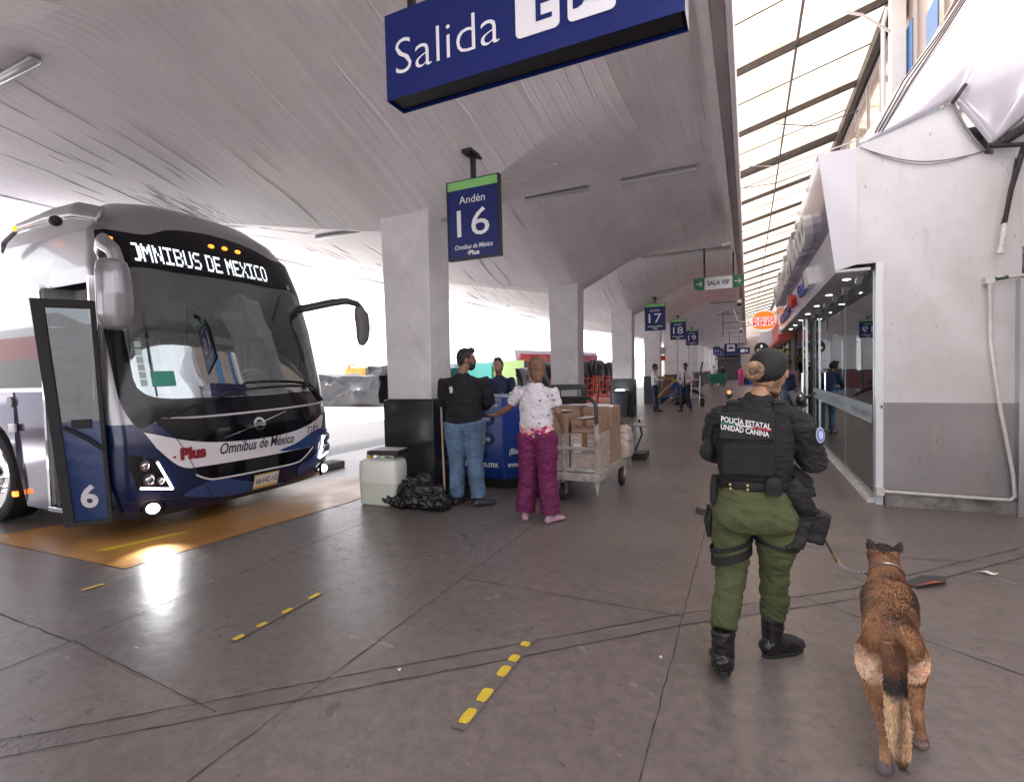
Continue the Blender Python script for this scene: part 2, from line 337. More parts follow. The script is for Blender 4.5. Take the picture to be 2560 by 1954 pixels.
tape('floor_tape', 'short worn tape with yellow dashes, the nearer one, left of the diagonal repair strip crossing', -1.125, 1.80, 2.62, .065, ((1.83,1.94),(1.99,2.10),(2.2,2.3),(2.34,2.41),(2.5,2.55)), -.0)
tape('floor_tape', 'worn tape with four yellow dashes on the cracked slab before the bus', -2.70, 1.92, 2.62, .05, ((1.93,2.0),(2.09,2.16),(2.28,2.36),(2.5,2.6)), -.02)
# litter
LIT = mat('litter_paper', (.75,.73,.7), .8)
for (x, y, s, lab) in ((1.52,4.62,.07,'crumpled white paper scrap on the floor near the right wall'), (-1.62,2.05,.02,'tiny white scrap beside the diagonal strip, left half of the floor'), (-.42,2.66,.016,'tiny white thread scrap lying left of the officer’s rear boot')):
    b = MB(); n = 9; b.add([(x+s*math.cos(2*math.pi*k/n)*random.uniform(.4,1), y+s*.6*math.sin(2*math.pi*k/n)*random.uniform(.4,1), .008+random.uniform(0,.014)) for k in range(n)], [tuple(range(n))])
    tag(b.build('paper_scrap', LIT), lab, 'litter')
b = MB(); b.add([(.94,4.2,.012),(1.02,4.15,.012),(1.2,4.28,.03),(1.24,4.42,.02),(1.1,4.42,.008)], [(0,1,2,3,4)]); b.add([(1.0,4.16,.016),(1.18,4.26,.033),(1.14,4.3,.02)], [(0,1,2)], 1)
tag(b.build('floor_cover', [mat('dark_cover', (.05,.045,.05), .4), mat('red_edge', (.4,.1,.05), .5)]), 'small dark broken cover plate in the floor right of the dog', 'cover plate')

# ---------------------------------------------------------------- folded concrete canopy
ZR, HB, YC0 = 4.62, 2.95, 5.5
def zv(x):
    if x < -4.15: return 3.28+1.31*min(1, (-4.15-x)/6.85)
    if x > -3.5: return min(4.50, 3.28+1.22*(x+3.5)/2.3)+max(0, x+1.2)*.06
    return 3.28
def zc(x, y):
    k = (y-YC0)/(2*HB); u = abs(k-round(k))*2
    return zv(x)+(ZR-zv(x))*(u**.88)
def canopy_mat():
    m = mat('painted_board_concrete', (.86,.82,.845), .5, var=.07, scale=1.3); nt = m.node_tree; L = nt.links; b = nt.nodes['Principled BSDF']
    tc = nt.nodes.new('ShaderNodeTexCoord'); mp = nt.nodes.new('ShaderNodeMapping'); mp.inputs['Scale'].default_value = (11, .45, .45); L.new(tc.outputs['Object'], mp.inputs[0])
    n = nt.nodes.new('ShaderNodeTexNoise'); n.inputs['Scale'].default_value = 1; n.inputs['Detail'].default_value = 5; n.inputs['Roughness'].default_value = .7; L.new(mp.outputs[0], n.inputs['Vector'])
    w = nt.nodes.new('ShaderNodeTexVoronoi'); w.voronoi_dimensions = '1D'; w.feature = 'DISTANCE_TO_EDGE'; w.inputs['Scale'].default_value = 9
    sp = nt.nodes.new('ShaderNodeSeparateXYZ'); L.new(tc.outputs['Object'], sp.inputs[0]); L.new(sp.outputs['X'], w.inputs['W'])
    r = nt.nodes.new('ShaderNodeMapRange'); r.inputs[1].default_value = 0; r.inputs[2].default_value = .07; L.new(w.outputs['Distance'], r.inputs[0])
    ad = nt.nodes.new('ShaderNodeMath'); ad.operation = 'MULTIPLY_ADD'; ad.inputs[1].default_value = .5; nm_ = nt.nodes.new('ShaderNodeMath'); nm_.operation = 'MULTIPLY'; nm_.inputs[1].default_value = .45; L.new(n.outputs['Fac'], nm_.inputs[0]); L.new(r.outputs[0], ad.inputs[0]); L.new(nm_.outputs[0], ad.inputs[2])
    bp = nt.nodes.new('ShaderNodeBump'); bp.inputs['Strength'].default_value = .6; bp.inputs['Distance'].default_value = .017; L.new(ad.outputs[0], bp.inputs['Height']); L.new(bp.outputs[0], b.inputs['Normal'])
    # faint stains that follow the boards
    mr = nt.nodes.new('ShaderNodeMapRange'); mr.inputs[1].default_value = .3; mr.inputs[2].default_value = .7; mr.inputs[3].default_value = .9; mr.inputs[4].default_value = 1.05; L.new(n.outputs['Fac'], mr.inputs[0])
    mx = nt.nodes.new('ShaderNodeMix'); mx.data_type = 'RGBA'; mx.blend_type = 'MULTIPLY'; mx.inputs['Factor'].default_value = 1
    L.new(b.inputs['Base Color'].links[0].from_socket, mx.inputs['A']); L.new(mr.outputs[0], mx.inputs['B'])
    # peeling black mould towards the outer edge beside the first column
    ds = nt.nodes.new('ShaderNodeVectorMath'); ds.operation = 'DISTANCE'; ds.inputs[1].default_value = (-7.9, 5.3, 4.0); L.new(tc.outputs['Object'], ds.inputs[0]); dr = nt.nodes.new('ShaderNodeMapRange'); dr.inputs[1].default_value = .3; dr.inputs[2].default_value = 1.5; dr.inputs[3].default_value = .22; dr.inputs[4].default_value = -.25; L.new(ds.outputs['Value'], dr.inputs[0])
    mq = nt.nodes.new('ShaderNodeMapping'); mq.inputs['Scale'].default_value = (16, 3.5, 3.5); L.new(tc.outputs['Object'], mq.inputs[0]); nq = nt.nodes.new('ShaderNodeTexNoise'); nq.inputs['Scale'].default_value = 1; nq.inputs['Detail'].default_value = 6; L.new(mq.outputs[0], nq.inputs['Vector'])
    aq = nt.nodes.new('ShaderNodeMath'); L.new(nq.outputs['Fac'], aq.inputs[0]); L.new(dr.outputs[0], aq.inputs[1]); fq = nt.nodes.new('ShaderNodeMapRange'); fq.inputs[1].default_value = .56; fq.inputs[2].default_value = .66; fq.inputs[4].default_value = .85; L.new(aq.outputs[0], fq.inputs[0])
    xq = nt.nodes.new('ShaderNodeMix'); xq.data_type = 'RGBA'; L.new(fq.outputs[0], xq.inputs['Factor']); L.new(mx.outputs['Result'], xq.inputs['A']); xq.inputs['B'].default_value = (.06,.05,.05,1); L.new(xq.outputs['Result'], b.inputs['Base Color'])
    return m
CAN = canopy_mat()
X0, X1, Y0, Y1 = -11., -.14, YC0-HB*5, YC0+HB*25
t = thing('canopy_roof', 'long folded white concrete canopy over the bus platforms, board-marked underside', 'canopy roof', (-5.5, 5.5, 4.6))
g = MB(); xs = [X0+(X1-X0)*i/70 for i in range(71)]; ny = int((Y1-Y0)/HB)*10
g.grid(lambda u, v: (X0+(X1-X0)*u, Y0+(Y1-Y0)*v, zc(X0+(X1-X0)*u, Y0+(Y1-Y0)*v)), 70, ny)
c_ = g.build('canopy_underside', CAN, t, smooth=12, W=True, fix=False)
# formwork ridges: thin paint-filled seams proud of the ceiling
g = MB()
for kb in range(-2, 9):
    for side in (-1, 1):
        yc = YC0+kb*2*HB
        for j in range(70 if kb < 4 else 26):
            x = random.uniform(-9.6, -.35); a = random.random()**1.3*.85; ln = random.uniform(.08, .45); bb = min(.97, a+ln); seg = 4; w_ = random.uniform(.0022, .0055); h_ = random.uniform(.004, .013)
            P = []
            for i in range(seg+1):
                u = a+(bb-a)*i/seg; y = yc+side*u*HB; xx = x+.012*math.sin(i*1.7+j); z = zc(xx, y); q = 1-abs(2*i/seg-1)**3
                P.append([(xx-w_*q-.0005, y, z+.002), (xx, y, z-h_*q-.0005), (xx+w_*q+.0005, y, z+.002)])
            g.loft(P, closed=False)
g.build('formwork_ridge', CAN, t, W=True, fix=False)
g = MB(); g.box(X0, X1, Y0, Y1, 4.72, 4.80)
g.box(X1, X1+.05, Y0, Y1, 4.40, 4.95); g.box(X0-.05, X0, Y0, Y1, 4.58, 4.82)
g.box(X1-.22, X1-.13, Y0, Y1, 4.42, 4.60)
g.build('roof_slab', CAN, t, W=True)
# columns
CW = grime(mat('column_white_paint', (.68,.66,.68), .5, var=.14, scale=2.2, bump=.25, bscale=18), .5)
def tile_mat():
    m = mat('dark_plinth_tile', (.022,.023,.026), .16, var=.3, scale=2, rvar=.07); return m
PLT = tile_mat(); PLG = mat('grey_plinth_tile', (.085,.09,.1), .22, var=.2, scale=2, rvar=.06)  # same tile twice; the nearest plinth's shade is put into the darker colour
def column(dark):
    t = thing('column', 'x', 'column')
    b = MB(); rings = []
    for z, s in ((1.21,.325),(2.3,.335),(3.2,.35),(3.42,.36),(4.55,.36)):
        rings.append([(-s,-.32,z),(s,-.32,z),(s,.14,z),(-s,.14,z)])
    b.loft(rings); b.build('shaft', CW, t, bevel=.012)
    b = MB(); b.box(-.37,.37,-.36,.17,0,1.2); b.box(-.345,.345,-.335,.15,1.2,1.212); b.build('plinth', PLT if dark else PLG, t, bevel=.006)
    return t
cb, cg = column(True), column(False)
labs = ['white column with near-black tiled plinth, nearest, beside the man in the black shirt', 'white column with grey plinth behind the luggage cart, second from the camera', 'white column with grey plinth behind the grey rubbish bin, third from the camera',
        'white column with grey plinth beside the man in a white shirt seen from the side, fourth from the camera']
for k in range(-1, 13):
    o = cb if k == 0 else (cg if k == 1 else copy_tree(cg))
    o.location = (-3.80, YC0+k*2*HB, 0)
    tag(o, labs[k] if 0 <= k < 4 else ('white column behind the camera' if k < 0 else 'white column with grey plinth, the %s in the row counted from the camera' % ('','','','','fifth','sixth','seventh','eighth','ninth','tenth','eleventh','twelfth','thirteenth')[k]), 'column', 'columns holding the canopy')
# tube lights on the underside
TUBE = mat('tube_cover', (.6,.6,.6), .2, coat=.5); TBX = mat('tube_housing', (.3,.3,.31), .4)
def tube_light():
    t = thing('tube_light', 'x', 'ceiling light')
    b = MB(); b.box(-.58,.58,-.045,.045,-.05,0); b.build('housing', TBX, t, bevel=.01)
    b = MB(); rings = []
    for x in (-.59, -.57, .57, .59):
        s = 1 if abs(x) < .58 else .8
        rings.append([(x, math.cos(a)*.05*s, -.05-max(0, math.sin(a))*.035*s) for a in [math.pi*i/8 for i in range(9)]])
    b.loft(rings); b.build('diffuser', TUBE, t, smooth=30)
    return t
tl = tube_light(); first = True
for x, y, lab in ((-6.62,2.6,'dusty tube light on the canopy, upper left corner of the photo'), (-2.98,8.45,'grey tube light on the canopy behind the platform 16 sign, left of its pair'), (-1.27,8.45,'grey tube light on the canopy right of the platform 16 sign, right of its pair'),
                  (-8.0,8.5,'tube light on the canopy between the bus roof and the nearest column'), (-2.05,14.35,'tube light left of the green lounge sign’s hangers'), (-.95,14.35,'tube light crossing behind the green lounge sign’s hangers')):
    o = tl if first else copy_tree(tl); first = False
    o.location = (x, y, zc(x, y)-.004); tag(o, lab, 'ceiling light', 'tube lights under the canopy')
for i, y in enumerate((20.25,26.15,32.05,37.95,43.85,49.75,55.65,61.5)):
    o = copy_tree(tl); o.location = (-1.0, y, zc(-1.0, y)-.004); tag(o, 'small far tube light over the walkway, the %s beyond the green lounge sign' % ('first','second','third','fourth','fifth','sixth','seventh','last')[i], 'ceiling light', 'tube lights under the canopy')

# ---------------------------------------------------------------- translucent skylight over the walkway
def sky_mat():
    m = bpy.data.materials.new('translucent_sheet'); m.use_nodes = True; nt = m.node_tree; nt.nodes.clear(); L = nt.links
    o = nt.nodes.new('ShaderNodeOutputMaterial'); a = nt.nodes.new('ShaderNodeBsdfTranslucent'); d = nt.nodes.new('ShaderNodeBsdfDiffuse'); mx = nt.nodes.new('ShaderNodeMixShader'); mx.inputs[0].default_value = .2
    tc = nt.nodes.new('ShaderNodeTexCoord'); mp = nt.nodes.new('ShaderNodeMapping'); mp.inputs['Scale'].default_value = (.5, 2.2, 1); n = nt.nodes.new('ShaderNodeTexNoise'); n.inputs['Scale'].default_value = 1.3; n.inputs['Detail'].default_value = 6
    r = nt.nodes.new('ShaderNodeValToRGB'); r.color_ramp.elements[0].position = .3; r.color_ramp.elements[0].color = (.28,.19,.13,1); r.color_ramp.elements[1].position = .62; r.color_ramp.elements[1].color = (.56,.49,.40,1)
    L.new(tc.outputs['Object'], mp.inputs[0]); L.new(mp.outputs[0], n.inputs['Vector']); L.new(n.outputs['Fac'], r.inputs[0]); L.new(r.outputs[0], a.inputs[0]); L.new(r.outputs[0], d.inputs[0])
    L.new(a.outputs[0], mx.inputs[1]); L.new(d.outputs[0], mx.inputs[2]); L.new(mx.outputs[0], o.inputs[0]); return m
SKM = sky_mat(); DKB = mat('brown_roof_steel', (.045,.036,.034), .6, var=.4, scale=8)
def zs(x): return 6.60+.26*(x+.2)
t = thing('skylight_roof', 'sloping translucent skylight on dark steel beams over the walkway', 'skylight', (.9, 30, 6.8))
g = MB(); N = 560
g.grid(lambda u, v: (-.9+3.0*u, 1+84*v, zs(-.9+3.0*u)+.012*math.sin(v*N*1.7)), 4, N)
g.build('translucent_sheet', SKM, t, smooth=60, W=True, fix=False)
for k in range(-3, 30):
    y = 9.79+2.56*k
    b = MB(); w_ = .034 if k != 2 else .026
    for dy in ((0,) if k != 2 else (-.13, .13)):
        b.add([(-.9,y+dy-w_,zs(-.9)-.13),(2.1,y+dy-w_,zs(2.1)-.13),(2.1,y+dy+w_,zs(2.1)-.13),(-.9,y+dy+w_,zs(-.9)-.13),(-.9,y+dy-w_,zs(-.9)-.02),(2.1,y+dy-w_,zs(2.1)-.02),(2.1,y+dy+w_,zs(2.1)-.02),(-.9,y+dy+w_,zs(-.9)-.02)], [(0,3,2,1),(4,5,6,7),(0,1,5,4),(1,2,6,5),(2,3,7,6),(3,0,4,7)])
    b.build('roof_beam', DKB, t, W=True)
    b = MB(); b.cyl((-.9,y+1.28,zs(-.9)-.03),(2.1,y+1.28,zs(2.1)-.03),.012,n=6); b.build('purlin', DKB, t, W=True)
b = MB(); b.cyl((.77,1,zs(.77)-.1),(.77,85,zs(.77)-.1),.022,n=6); b.build('tie_rod', DKB, t, W=True)
b = MB(); b.box(2.0,2.1,1,85,6.93,7.12); b.box(2.1,2.22,1,85,6.98,7.2); b.build('gutter', DKB, t, W=True)
for (ya, yb, xa, xb) in ((14.9,15.6,-.6,2.0), (20.5,19.6,-.6,1.9), (11.5,12.6,1.9,.6)):
    b = MB(); b.tube([(xa,ya,6.2),((xa+xb)/2,(ya+yb)/2,6.3),(xb,yb,6.72)], .013, n=6); b.build('stay_rod', DKB, t, W=True)

# ---------------------------------------------------------------- upper window wall over the shops
WTAN = mat('tan_blind_glass', (.36,.30,.27), .12, var=.15, scale=1.5, coat=.3); WGREY = mat('window_frame_grey', (.45,.44,.46), .4, metal=.5); WBLU = mat('blue_panel', (.08,.22,.5), .4)
PURL = mat('pale_panel', (.55,.53,.6), .35)
t = thing('window_wall', 'upper wall of tan windows in grey frames below the skylight', 'wall', (2.2, 12, 3.8))
g = MB(); g.box(2.2,2.4,6.7,85,3.8,4.3); g.box(2.2,2.4,6.7,85,6.9,7.15); g.build('wall', WHITE, t, W=True)
y = 6.72; k = 0
while y < 34:
    w_ = 1.08
    b = MB(); f = .035
    b.box(2.14,2.2,y,y+f,4.3,6.9); b.box(2.14,2.2,y+f,y+w_,4.3,4.3+f); b.box(2.14,2.2,y+f,y+w_,5.55,5.55+f); b.box(2.14,2.2,y+f,y+w_,6.9-f,6.9); fr = b.build('window', WGREY, t, W=True)
    b = MB(); b.box(2.17,2.19,y+f,y+w_,4.3+f,5.55); b.box(2.17,2.19,y+f,y+w_,5.55+f,6.9-f); p = b.build('pane', WTAN, fr); p.parent = fr
    p.matrix_parent_inverse = Matrix.Identity(4)
    if k in (1, 2): b = MB(); b.box(2.16,2.168,y+.3,y+.75,4.4,5.7+.35*k); q = b.build('blue_panel', WBLU, fr)
    y += w_; k += 1
b = MB(); b.box(2.2,2.4,34,85,4.3,6.9); b.build('plain_wall', PURL, t, W=True)
for y in (9.45,):
    b = MB(); b.box(1.96,2.13,y-.1,y+.1,3.75,6.95); b.build('post', WHITE, t, W=True)
    b = MB(); b.tube([(1.93,y+.28,4.3),(1.93,y+.28,6.7),(1.97,y+.2,6.9)], .03, n=8); b.build('rain_pipe', WHITE, t, W=True)
    b = MB(); b.tube([(1.95,y-.05,6.4),(1.6,y-.05,6.75),(1.4,y-.05,6.85)], .022, n=4); b.build('bracket', WGREY, t, W=True)
# ---------------------------------------------------------------- shop at the right
FPUR = mat('violet_fascia', (.10,.085,.19), .22, metal=.55, coat=.4); FWH = mat('fascia_white', (.66,.65,.70), .22, coat=.5); LET = mat('letter_white', (.78,.77,.79), .3, coat=.3)
GRYP = mat('lilac_grey_cladding', (.60,.58,.64), .35, coat=.2); SOF = mat('soffit', (.52,.52,.54), .5); REDM = mat('red_plastic', (.55,.03,.03), .35); BLUM = mat('logo_blue', (.02,.09,.42), .35); VIOM = mat('logo_violet', (.12,.09,.28), .4)
def glass_mat(name, tint, refl):
    m = bpy.data.materials.new(name); m.use_nodes = True; nt = m.node_tree; nt.nodes.clear(); L = nt.links
    o = nt.nodes.new('ShaderNodeOutputMaterial'); tr = nt.nodes.new('ShaderNodeBsdfTransparent'); gl = nt.nodes.new('ShaderNodeBsdfGlossy'); mx = nt.nodes.new('ShaderNodeMixShader')
    tr.inputs[0].default_value = tuple(tint)+(1,); gl.inputs['Roughness'].default_value = .0; gl.inputs[0].default_value = (.82,.9,.92,1)
    fr = nt.nodes.new('ShaderNodeFresnel'); fr.inputs[0].default_value = 1.6; mp = nt.nodes.new('ShaderNodeMapRange'); mp.inputs[1].default_value = 0; mp.inputs[2].default_value = 1; mp.inputs[3].default_value = refl; mp.inputs[4].default_value = 1
    L.new(fr.outputs[0], mp.inputs[0]); L.new(mp.outputs[0], mx.inputs[0]); L.new(tr.outputs[0], mx.inputs[1]); L.new(gl.outputs[0], mx.inputs[2]); L.new(mx.outputs[0], o.inputs[0]); return m
SGL = glass_mat('shop_glass', (.55,.66,.66), .55)
FY0, FY1 = 6.55, 17.2
t = thing('shop', 'glass fronted bus company shop with violet fascia and white channel letters', 'shop', (1.2, 9, 0))
def fx(z): return .87-.16*(z-2.52)/1.28
b = MB(); b.add([(fx(2.95),FY0,2.95),(fx(2.95),FY1,2.95),(fx(3.8),FY1,3.8),(fx(3.8),FY0,3.8)], [(0,3,2,1)]); b.add([(fx(2.52),FY0,2.52),(fx(2.52),FY1,2.52),(fx(2.95),FY1,2.95),(fx(2.95),FY0,2.95)], [(0,3,2,1)], 1)
b.add([(fx(3.8),FY0,3.8),(fx(3.8),FY1,3.8),(2.2,FY1,3.8),(2.2,FY0,3.8)], [(0,1,2,3)], 2)
fa = b.build('fascia', [FPUR, FWH, GRYP], t, W=True, fix=False)
b = MB(); b.add([(.87,FY0-.004,2.52),(1.07,FY0-.004,2.57),(1.07,FY0-.004,3.8),(.71,FY0-.004,3.8)], [(0,1,2,3)]); b.build('fascia_end', GRYP, t, W=True)
U = Vector((-.16,0,1.28)).normalized(); NF = Vector((-.992,0,-.124))
def fp(y, z, off=.0): return Vector((fx(z), y, z))+NF*off
b = MB(); text(b, 'Omnibus de México', fp(15.6,3.12,.05), (0,-1,0), U, 8.0, .52, ext=.05, bold=.02, shear=.25); b.build('letters', LET, fa)
b = MB(); text(b, 'Omnibus de México', fp(15.4,2.63,.03), (0,-1,0), U, 3.0, .2, ext=.025, bold=.02, shear=.25); b.build('small_letters', VIOM, fa)
b = MB(); text(b, '·Plus', fp(11.9,2.66,.05), (0,-1,0), U, .95, .24, ext=.045, bold=.03); b.build('red_letters', REDM, fa)
for y0, y1, z0, z1, d in ((9.95,9.5,2.66,2.8,.05), (8.6,8.15,2.63,2.86,.09)):
    b = MB(); P0, P1, P2, P3 = fp(y0,z0), fp(y1,z0), fp(y1,z1), fp(y0,z1); b.add([P0,P1,P2,P3]+[p+NF*d for p in (P0,P1,P2,P3)], [(4,5,6,7),(0,1,5,4),(1,2,6,5),(2,3,7,6),(3,0,4,7)]); b.build('logo_block', LET, fa)
b = MB(); text(b, 'Conexión', fp(9.9,2.64,.05), (0,-1,0), U, 1.3, .2, ext=.02, bold=.02, shear=.2); b.build('blue_letters', BLUM, fa)
# soffit with downlights
b = MB(); b.box(.875,1.19,FY0,FY1,2.5,2.53); b.box(1.27,5.9,FY0+.2,FY1,2.56,2.6); b.build('soffit', SOF, t, W=True)
DLM = mat('downlight_lamp', (1,.97,.9), .4, emit=6); DLR = mat('downlight_ring', (.7,.7,.7), .25, metal=.6)
for k in range(7):
    y = 7.05+1.41*k
    b = MB(); b.cyl((1.05,y,2.488),(1.05,y,2.5),.055,n=14); d = b.build('downlight', DLR, t, W=True)
    b = MB(); b.cyl((1.05,y,2.484),(1.05,y,2.4885),.038,n=12); b.build('lamp', DLM, d)
for k in range(6):
    y = 6.9+.9*k
    b = MB(); b.prism([(y,2.5),(y+.14,2.5),(y+.14,2.42)], 1.13, 1.19, 'x'); b.build('bracket', GRYP, t, W=True)
# glass panes, posts, rail
GE = mat('glass_edge', (.35,.6,.6), .1, coat=1)
panes = [(6.63,8.35),(8.37,10.3),(10.32,12.15)]
for i, (a, c) in enumerate(panes):
    b = MB(); b.box(1.225,1.235,a,c,.07,2.5); b.build('glass_pane', SGL, t, W=True)
    b = MB(); b.box(1.222,1.238,c,c+.014,.07,2.5); b.build('pane_edge', GE, t, W=True)
b = MB(); b.box(1.225,1.235,12.75,13.75,.07,2.5); b.box(1.225,1.235,14.1,16.2,.07,2.5); b.build('glass_pane', SGL, t, W=True)
ALU = mat('door_aluminium', (.55,.55,.57), .3, metal=.8)
b = MB(); b.box(1.1,1.12,12.2,12.75,.07,2.45); 
dr = b.build('glass_door', SGL, t, W=True)
b = MB(); b.box(1.09,1.13,12.16,12.2,.02,2.47); b.box(1.09,1.13,12.75,12.79,.02,2.47); b.build('door_frame', ALU, dr)
b = MB(); b.tube([(1.1,12.1,.75),(1.03,12.1,.78),(1.03,12.1,1.35),(1.1,12.1,1.38)], .016, n=8); b.build('door_handle', CHROME, dr)
for y in (12.2, 13.8, 16.3):
    b = MB(); b.box(1.2,1.27,y,y+.12,0,2.5); b.build('dark_post', BLACK, t, W=True)
b = MB(); b.box(1.17,1.29,6.62,16.3,0,.05); b.build('floor_rail', mat('chipped_white_rail', (.68,.66,.64), .5, var=.3, scale=9), t, W=True)
b = MB(); b.box(1.215,1.2205,6.66,12.1,.86,1.06); FR = mat('frosted_band', (.62,.72,.74), .5); FR.node_tree.nodes['Principled BSDF'].inputs['Alpha'].default_value = .38; b.build('frosted_band', FR, t, W=True)
b = MB()
for y in (11.6, 9.6, 7.9): text(b, 'Omnibus de México', (1.212,y,.91), (0,-1,0), (0,0,1), 1.15, .1, bold=.01, shear=.2)
b.build('band_lettering', mat('band_text', (.28,.33,.37), .6), t, W=True)
# room behind the glass
DKI = mat('dark_interior', (.16,.165,.17), .5, var=.2, scale=1); FLI = mat('shop_floor', (.2,.2,.2), .2)
b = MB(); b.box(5.9,6.0,6.75,17.2,0,2.6); b.box(1.3,5.9,17.1,17.2,0,2.6); b.build('inner_wall', DKI, t, W=True)
b = MB(); b.box(1.3,5.9,6.76,17.1,.006,.012); b.build('inner_floor', FLI, t, W=True)
b = MB()
for x, y in ((3.6,9.2),(3.6,12.2)): b.prism(rrect(y-.7,y+.7,0,1.05,.03,2), x, x+.5, 'x')
b.build('service_desk', DKI, t, W=True)
b = MB(); b.box(2.2,6.0,6.6,17.2,2.6,3.8); b.build('upper_block', WHITE, t, W=True)

# ---------------------------------------------------------------- right end wall
RWW = grime(mat('scuffed_white_wall', (.66,.645,.67), .45, c2=(.55,.52,.52), scale=1.1, bump=.15, bscale=8, coat=.1), .55); RWG = grime(mat('scuffed_grey_wall', (.30,.28,.285), .42, var=.16, scale=1.4, bump=.15, bscale=10)); DIRT = mat('dirty_concrete', (.34,.33,.32), .8, c2=(.12,.11,.1), scale=7, bump=.6, bscale=30)
t = thing('end_wall', 'white and grey painted wall at the right edge with a pipe and loose cables', 'wall', (1.8, 6.6, 0))
b = MB(); b.add([(1.30,6.55,1.09),(2.40,6.55,1.085),(2.40,6.55,3.45),(2.12,6.55,3.52),(1.86,6.55,4.07),(1.29,6.55,3.9),(1.07,6.55,3.8),(1.07,6.55,2.57),(1.30,6.55,2.57)], [tuple(range(9))])
n = len(b.v); b.add([(x,6.62,z) for x, y, z in b.v[:9]], [tuple(range(8,-1,-1))]); b.f += [(i,(i+1)%9,9+(i+1)%9,9+i) for i in range(9)]; b.mi += [0]*9
b.build('white_wall', RWW, t, W=True)
b = MB(); b.box(1.30,2.40,6.552,6.62,.14,1.087); b.build('grey_dado', RWG, t, W=True)
b = MB(); b.box(1.31,2.36,6.50,6.6,0,.14); b.build('kerb', DIRT, t, W=True)
b = MB(); b.box(1.238,1.30,6.545,6.63,0,2.57); b.build('jamb', mat('white_jamb', (.7,.74,.78), .3, coat=.3), t, W=True)
b = MB()
for z in (.3,.62,.95,1.02,1.5): b.add([(1.298+random.uniform(0,.01),6.5435,z+dz) if i%2 else (1.278,6.5435,z+dz) for i, dz in enumerate((0,.03,.05,.09,.12))], [(0,1,2,3,4)])
b.build('chipped_plaster', mat('plaster_chip', (.75,.72,.68), .9), t, W=True)
b = MB(); b.tube([(1.24,6.47,.16),(1.6,6.47,.155),(2.2,6.47,.15),(2.30,6.47,.15),(2.335,6.47,.19),(2.32,6.47,.4),(2.22,6.47,1.05),(2.15,6.47,1.7),(2.135,6.47,2.27)], .017, n=10); b.tube([(2.135,6.47,2.27),(2.2,6.47,2.3),(2.45,6.47,2.31)], .017, n=10)
b.box(2.10,2.165,6.45,6.545,2.25,2.32); b.box(1.225,1.29,6.44,6.545,.12,.2); b.build('pipe', mat('white_pipe', (.62,.60,.58), .4, var=.15, scale=12), t, W=True, smooth=40)
b = MB(); b.tube([(2.17,6.47,2.291),(2.27,6.47,2.303)], .0185, n=10); b.build('pipe_wrap', mat('green_wrap', (.03,.09,.04), .6), t, W=True)
# loose cable across the wall, and the torn bundle hanging at the right
CAB = mat('black_cable', (.02,.02,.022), .5)
def hang(a, c, sag, n=14): return [(a[0]+(c[0]-a[0])*i/n, a[1]+(c[1]-a[1])*i/n, a[2]+(c[2]-a[2])*i/n-sag*math.sin(math.pi*i/n)) for i in range(n+1)]
b = MB(); b.tube(hang((1.09,6.53,3.79),(2.10,6.53,3.54),.12), .0055, n=6); b.tube(hang((1.12,6.53,3.77),(2.10,6.53,3.55),.15), .004, n=6); b.tube([(1.86,6.5,4.05),(1.90,6.5,3.93),(1.95,6.5,3.80),(2.02,6.5,3.67),(2.10,6.5,3.54)], .011, n=6); b.build('loose_cable', mat('grey_cable', (.2,.18,.19), .5), t, W=True)
b = MB(); b.tube([(2.10,6.42,3.55),(2.2,6.42,3.57),(2.30,6.42,3.63),(2.5,6.4,3.75)], [.02,.05,.05,.05], n=10); b.tube([(2.12,6.4,3.54),(2.26,6.4,3.52),(2.42,6.4,3.50)], .022, n=8)
b.tube([(2.36,6.42,3.52),(2.33,6.42,3.38),(2.27,6.42,3.12),(2.24,6.42,2.92),(2.22,6.42,2.74)], [.02,.026,.022,.02,.015], n=9); b.tube([(2.30,6.42,3.4),(2.25,6.42,3.0),(2.20,6.42,2.8)], .006, n=6); b.build('cable_bundle', mat('black_duct_tape', (.02,.018,.02), .3, bump=1, bscale=60), t, W=True, smooth=60)
b = MB(); b.tube([(2.225,6.41,2.80),(2.215,6.41,2.70),(2.205,6.41,2.62),(2.19,6.41,2.52)], [.02,.025,.02,.028], n=9); b.build('white_tape_end', mat('white_tape', (.7,.67,.64), .6, bump=1, bscale=40), t, W=True)
b = MB(); b.box(2.355,2.40,6.45,6.55,0,2.28); b.box(2.42,2.5,6.4,6.6,0,2.4); b.build('door_frame', ALU, t, W=True)
# the wall that turns towards the camera, outside the frame
b = MB(); b.box(2.5,2.7,-12,6.6,0,4.0); tag(b.build('side_wall', RWW), 'white wall running past the right edge of the photo', 'wall')
# curved glossy cladding above the wall
t = thing('curved_cladding', 'shiny white curved metal cladding above the right wall', 'cladding', (2.0, 6.5, 3.9))
def clad(u, v):   # u along the lower edge, v up
    lo = [Vector((1.06,6.56,3.80)), Vector((1.86,6.53,4.07)), Vector((2.12,6.46,3.54)), Vector((2.75,6.3,4.10))]
    hi = [Vector((2.05,6.56,5.25)), Vector((2.5,6.45,5.6)), Vector((3.1,6.1,5.6)), Vector((3.9,5.6,5.6))]
    x = u*3; i = min(2, int(x)); f = x-i
    a = lo[i].lerp(lo[i+1], f); c = hi[i].lerp(hi[i+1], f); p = a.lerp(c, v)
    p.y -= .30*math.sin(math.pi*min(1, u*.93))*math.sin(math.pi*(.06+.94*v)*.9)
    return tuple(p)
b = MB(); b.grid(clad, 48, 24); o = b.build('cladding_sheet', mat('glossy_white_metal', (.68,.66,.74), .16, metal=.25, coat=.8), t, W=True, smooth=180, fix=False)
md = o.modifiers.new('s', 'SOLIDIFY'); md.thickness = .02
b = MB(); b.box(2.6,4.5,6.7,7.2,3.9,6.5); b.build('backing', WHITE, t, W=True)
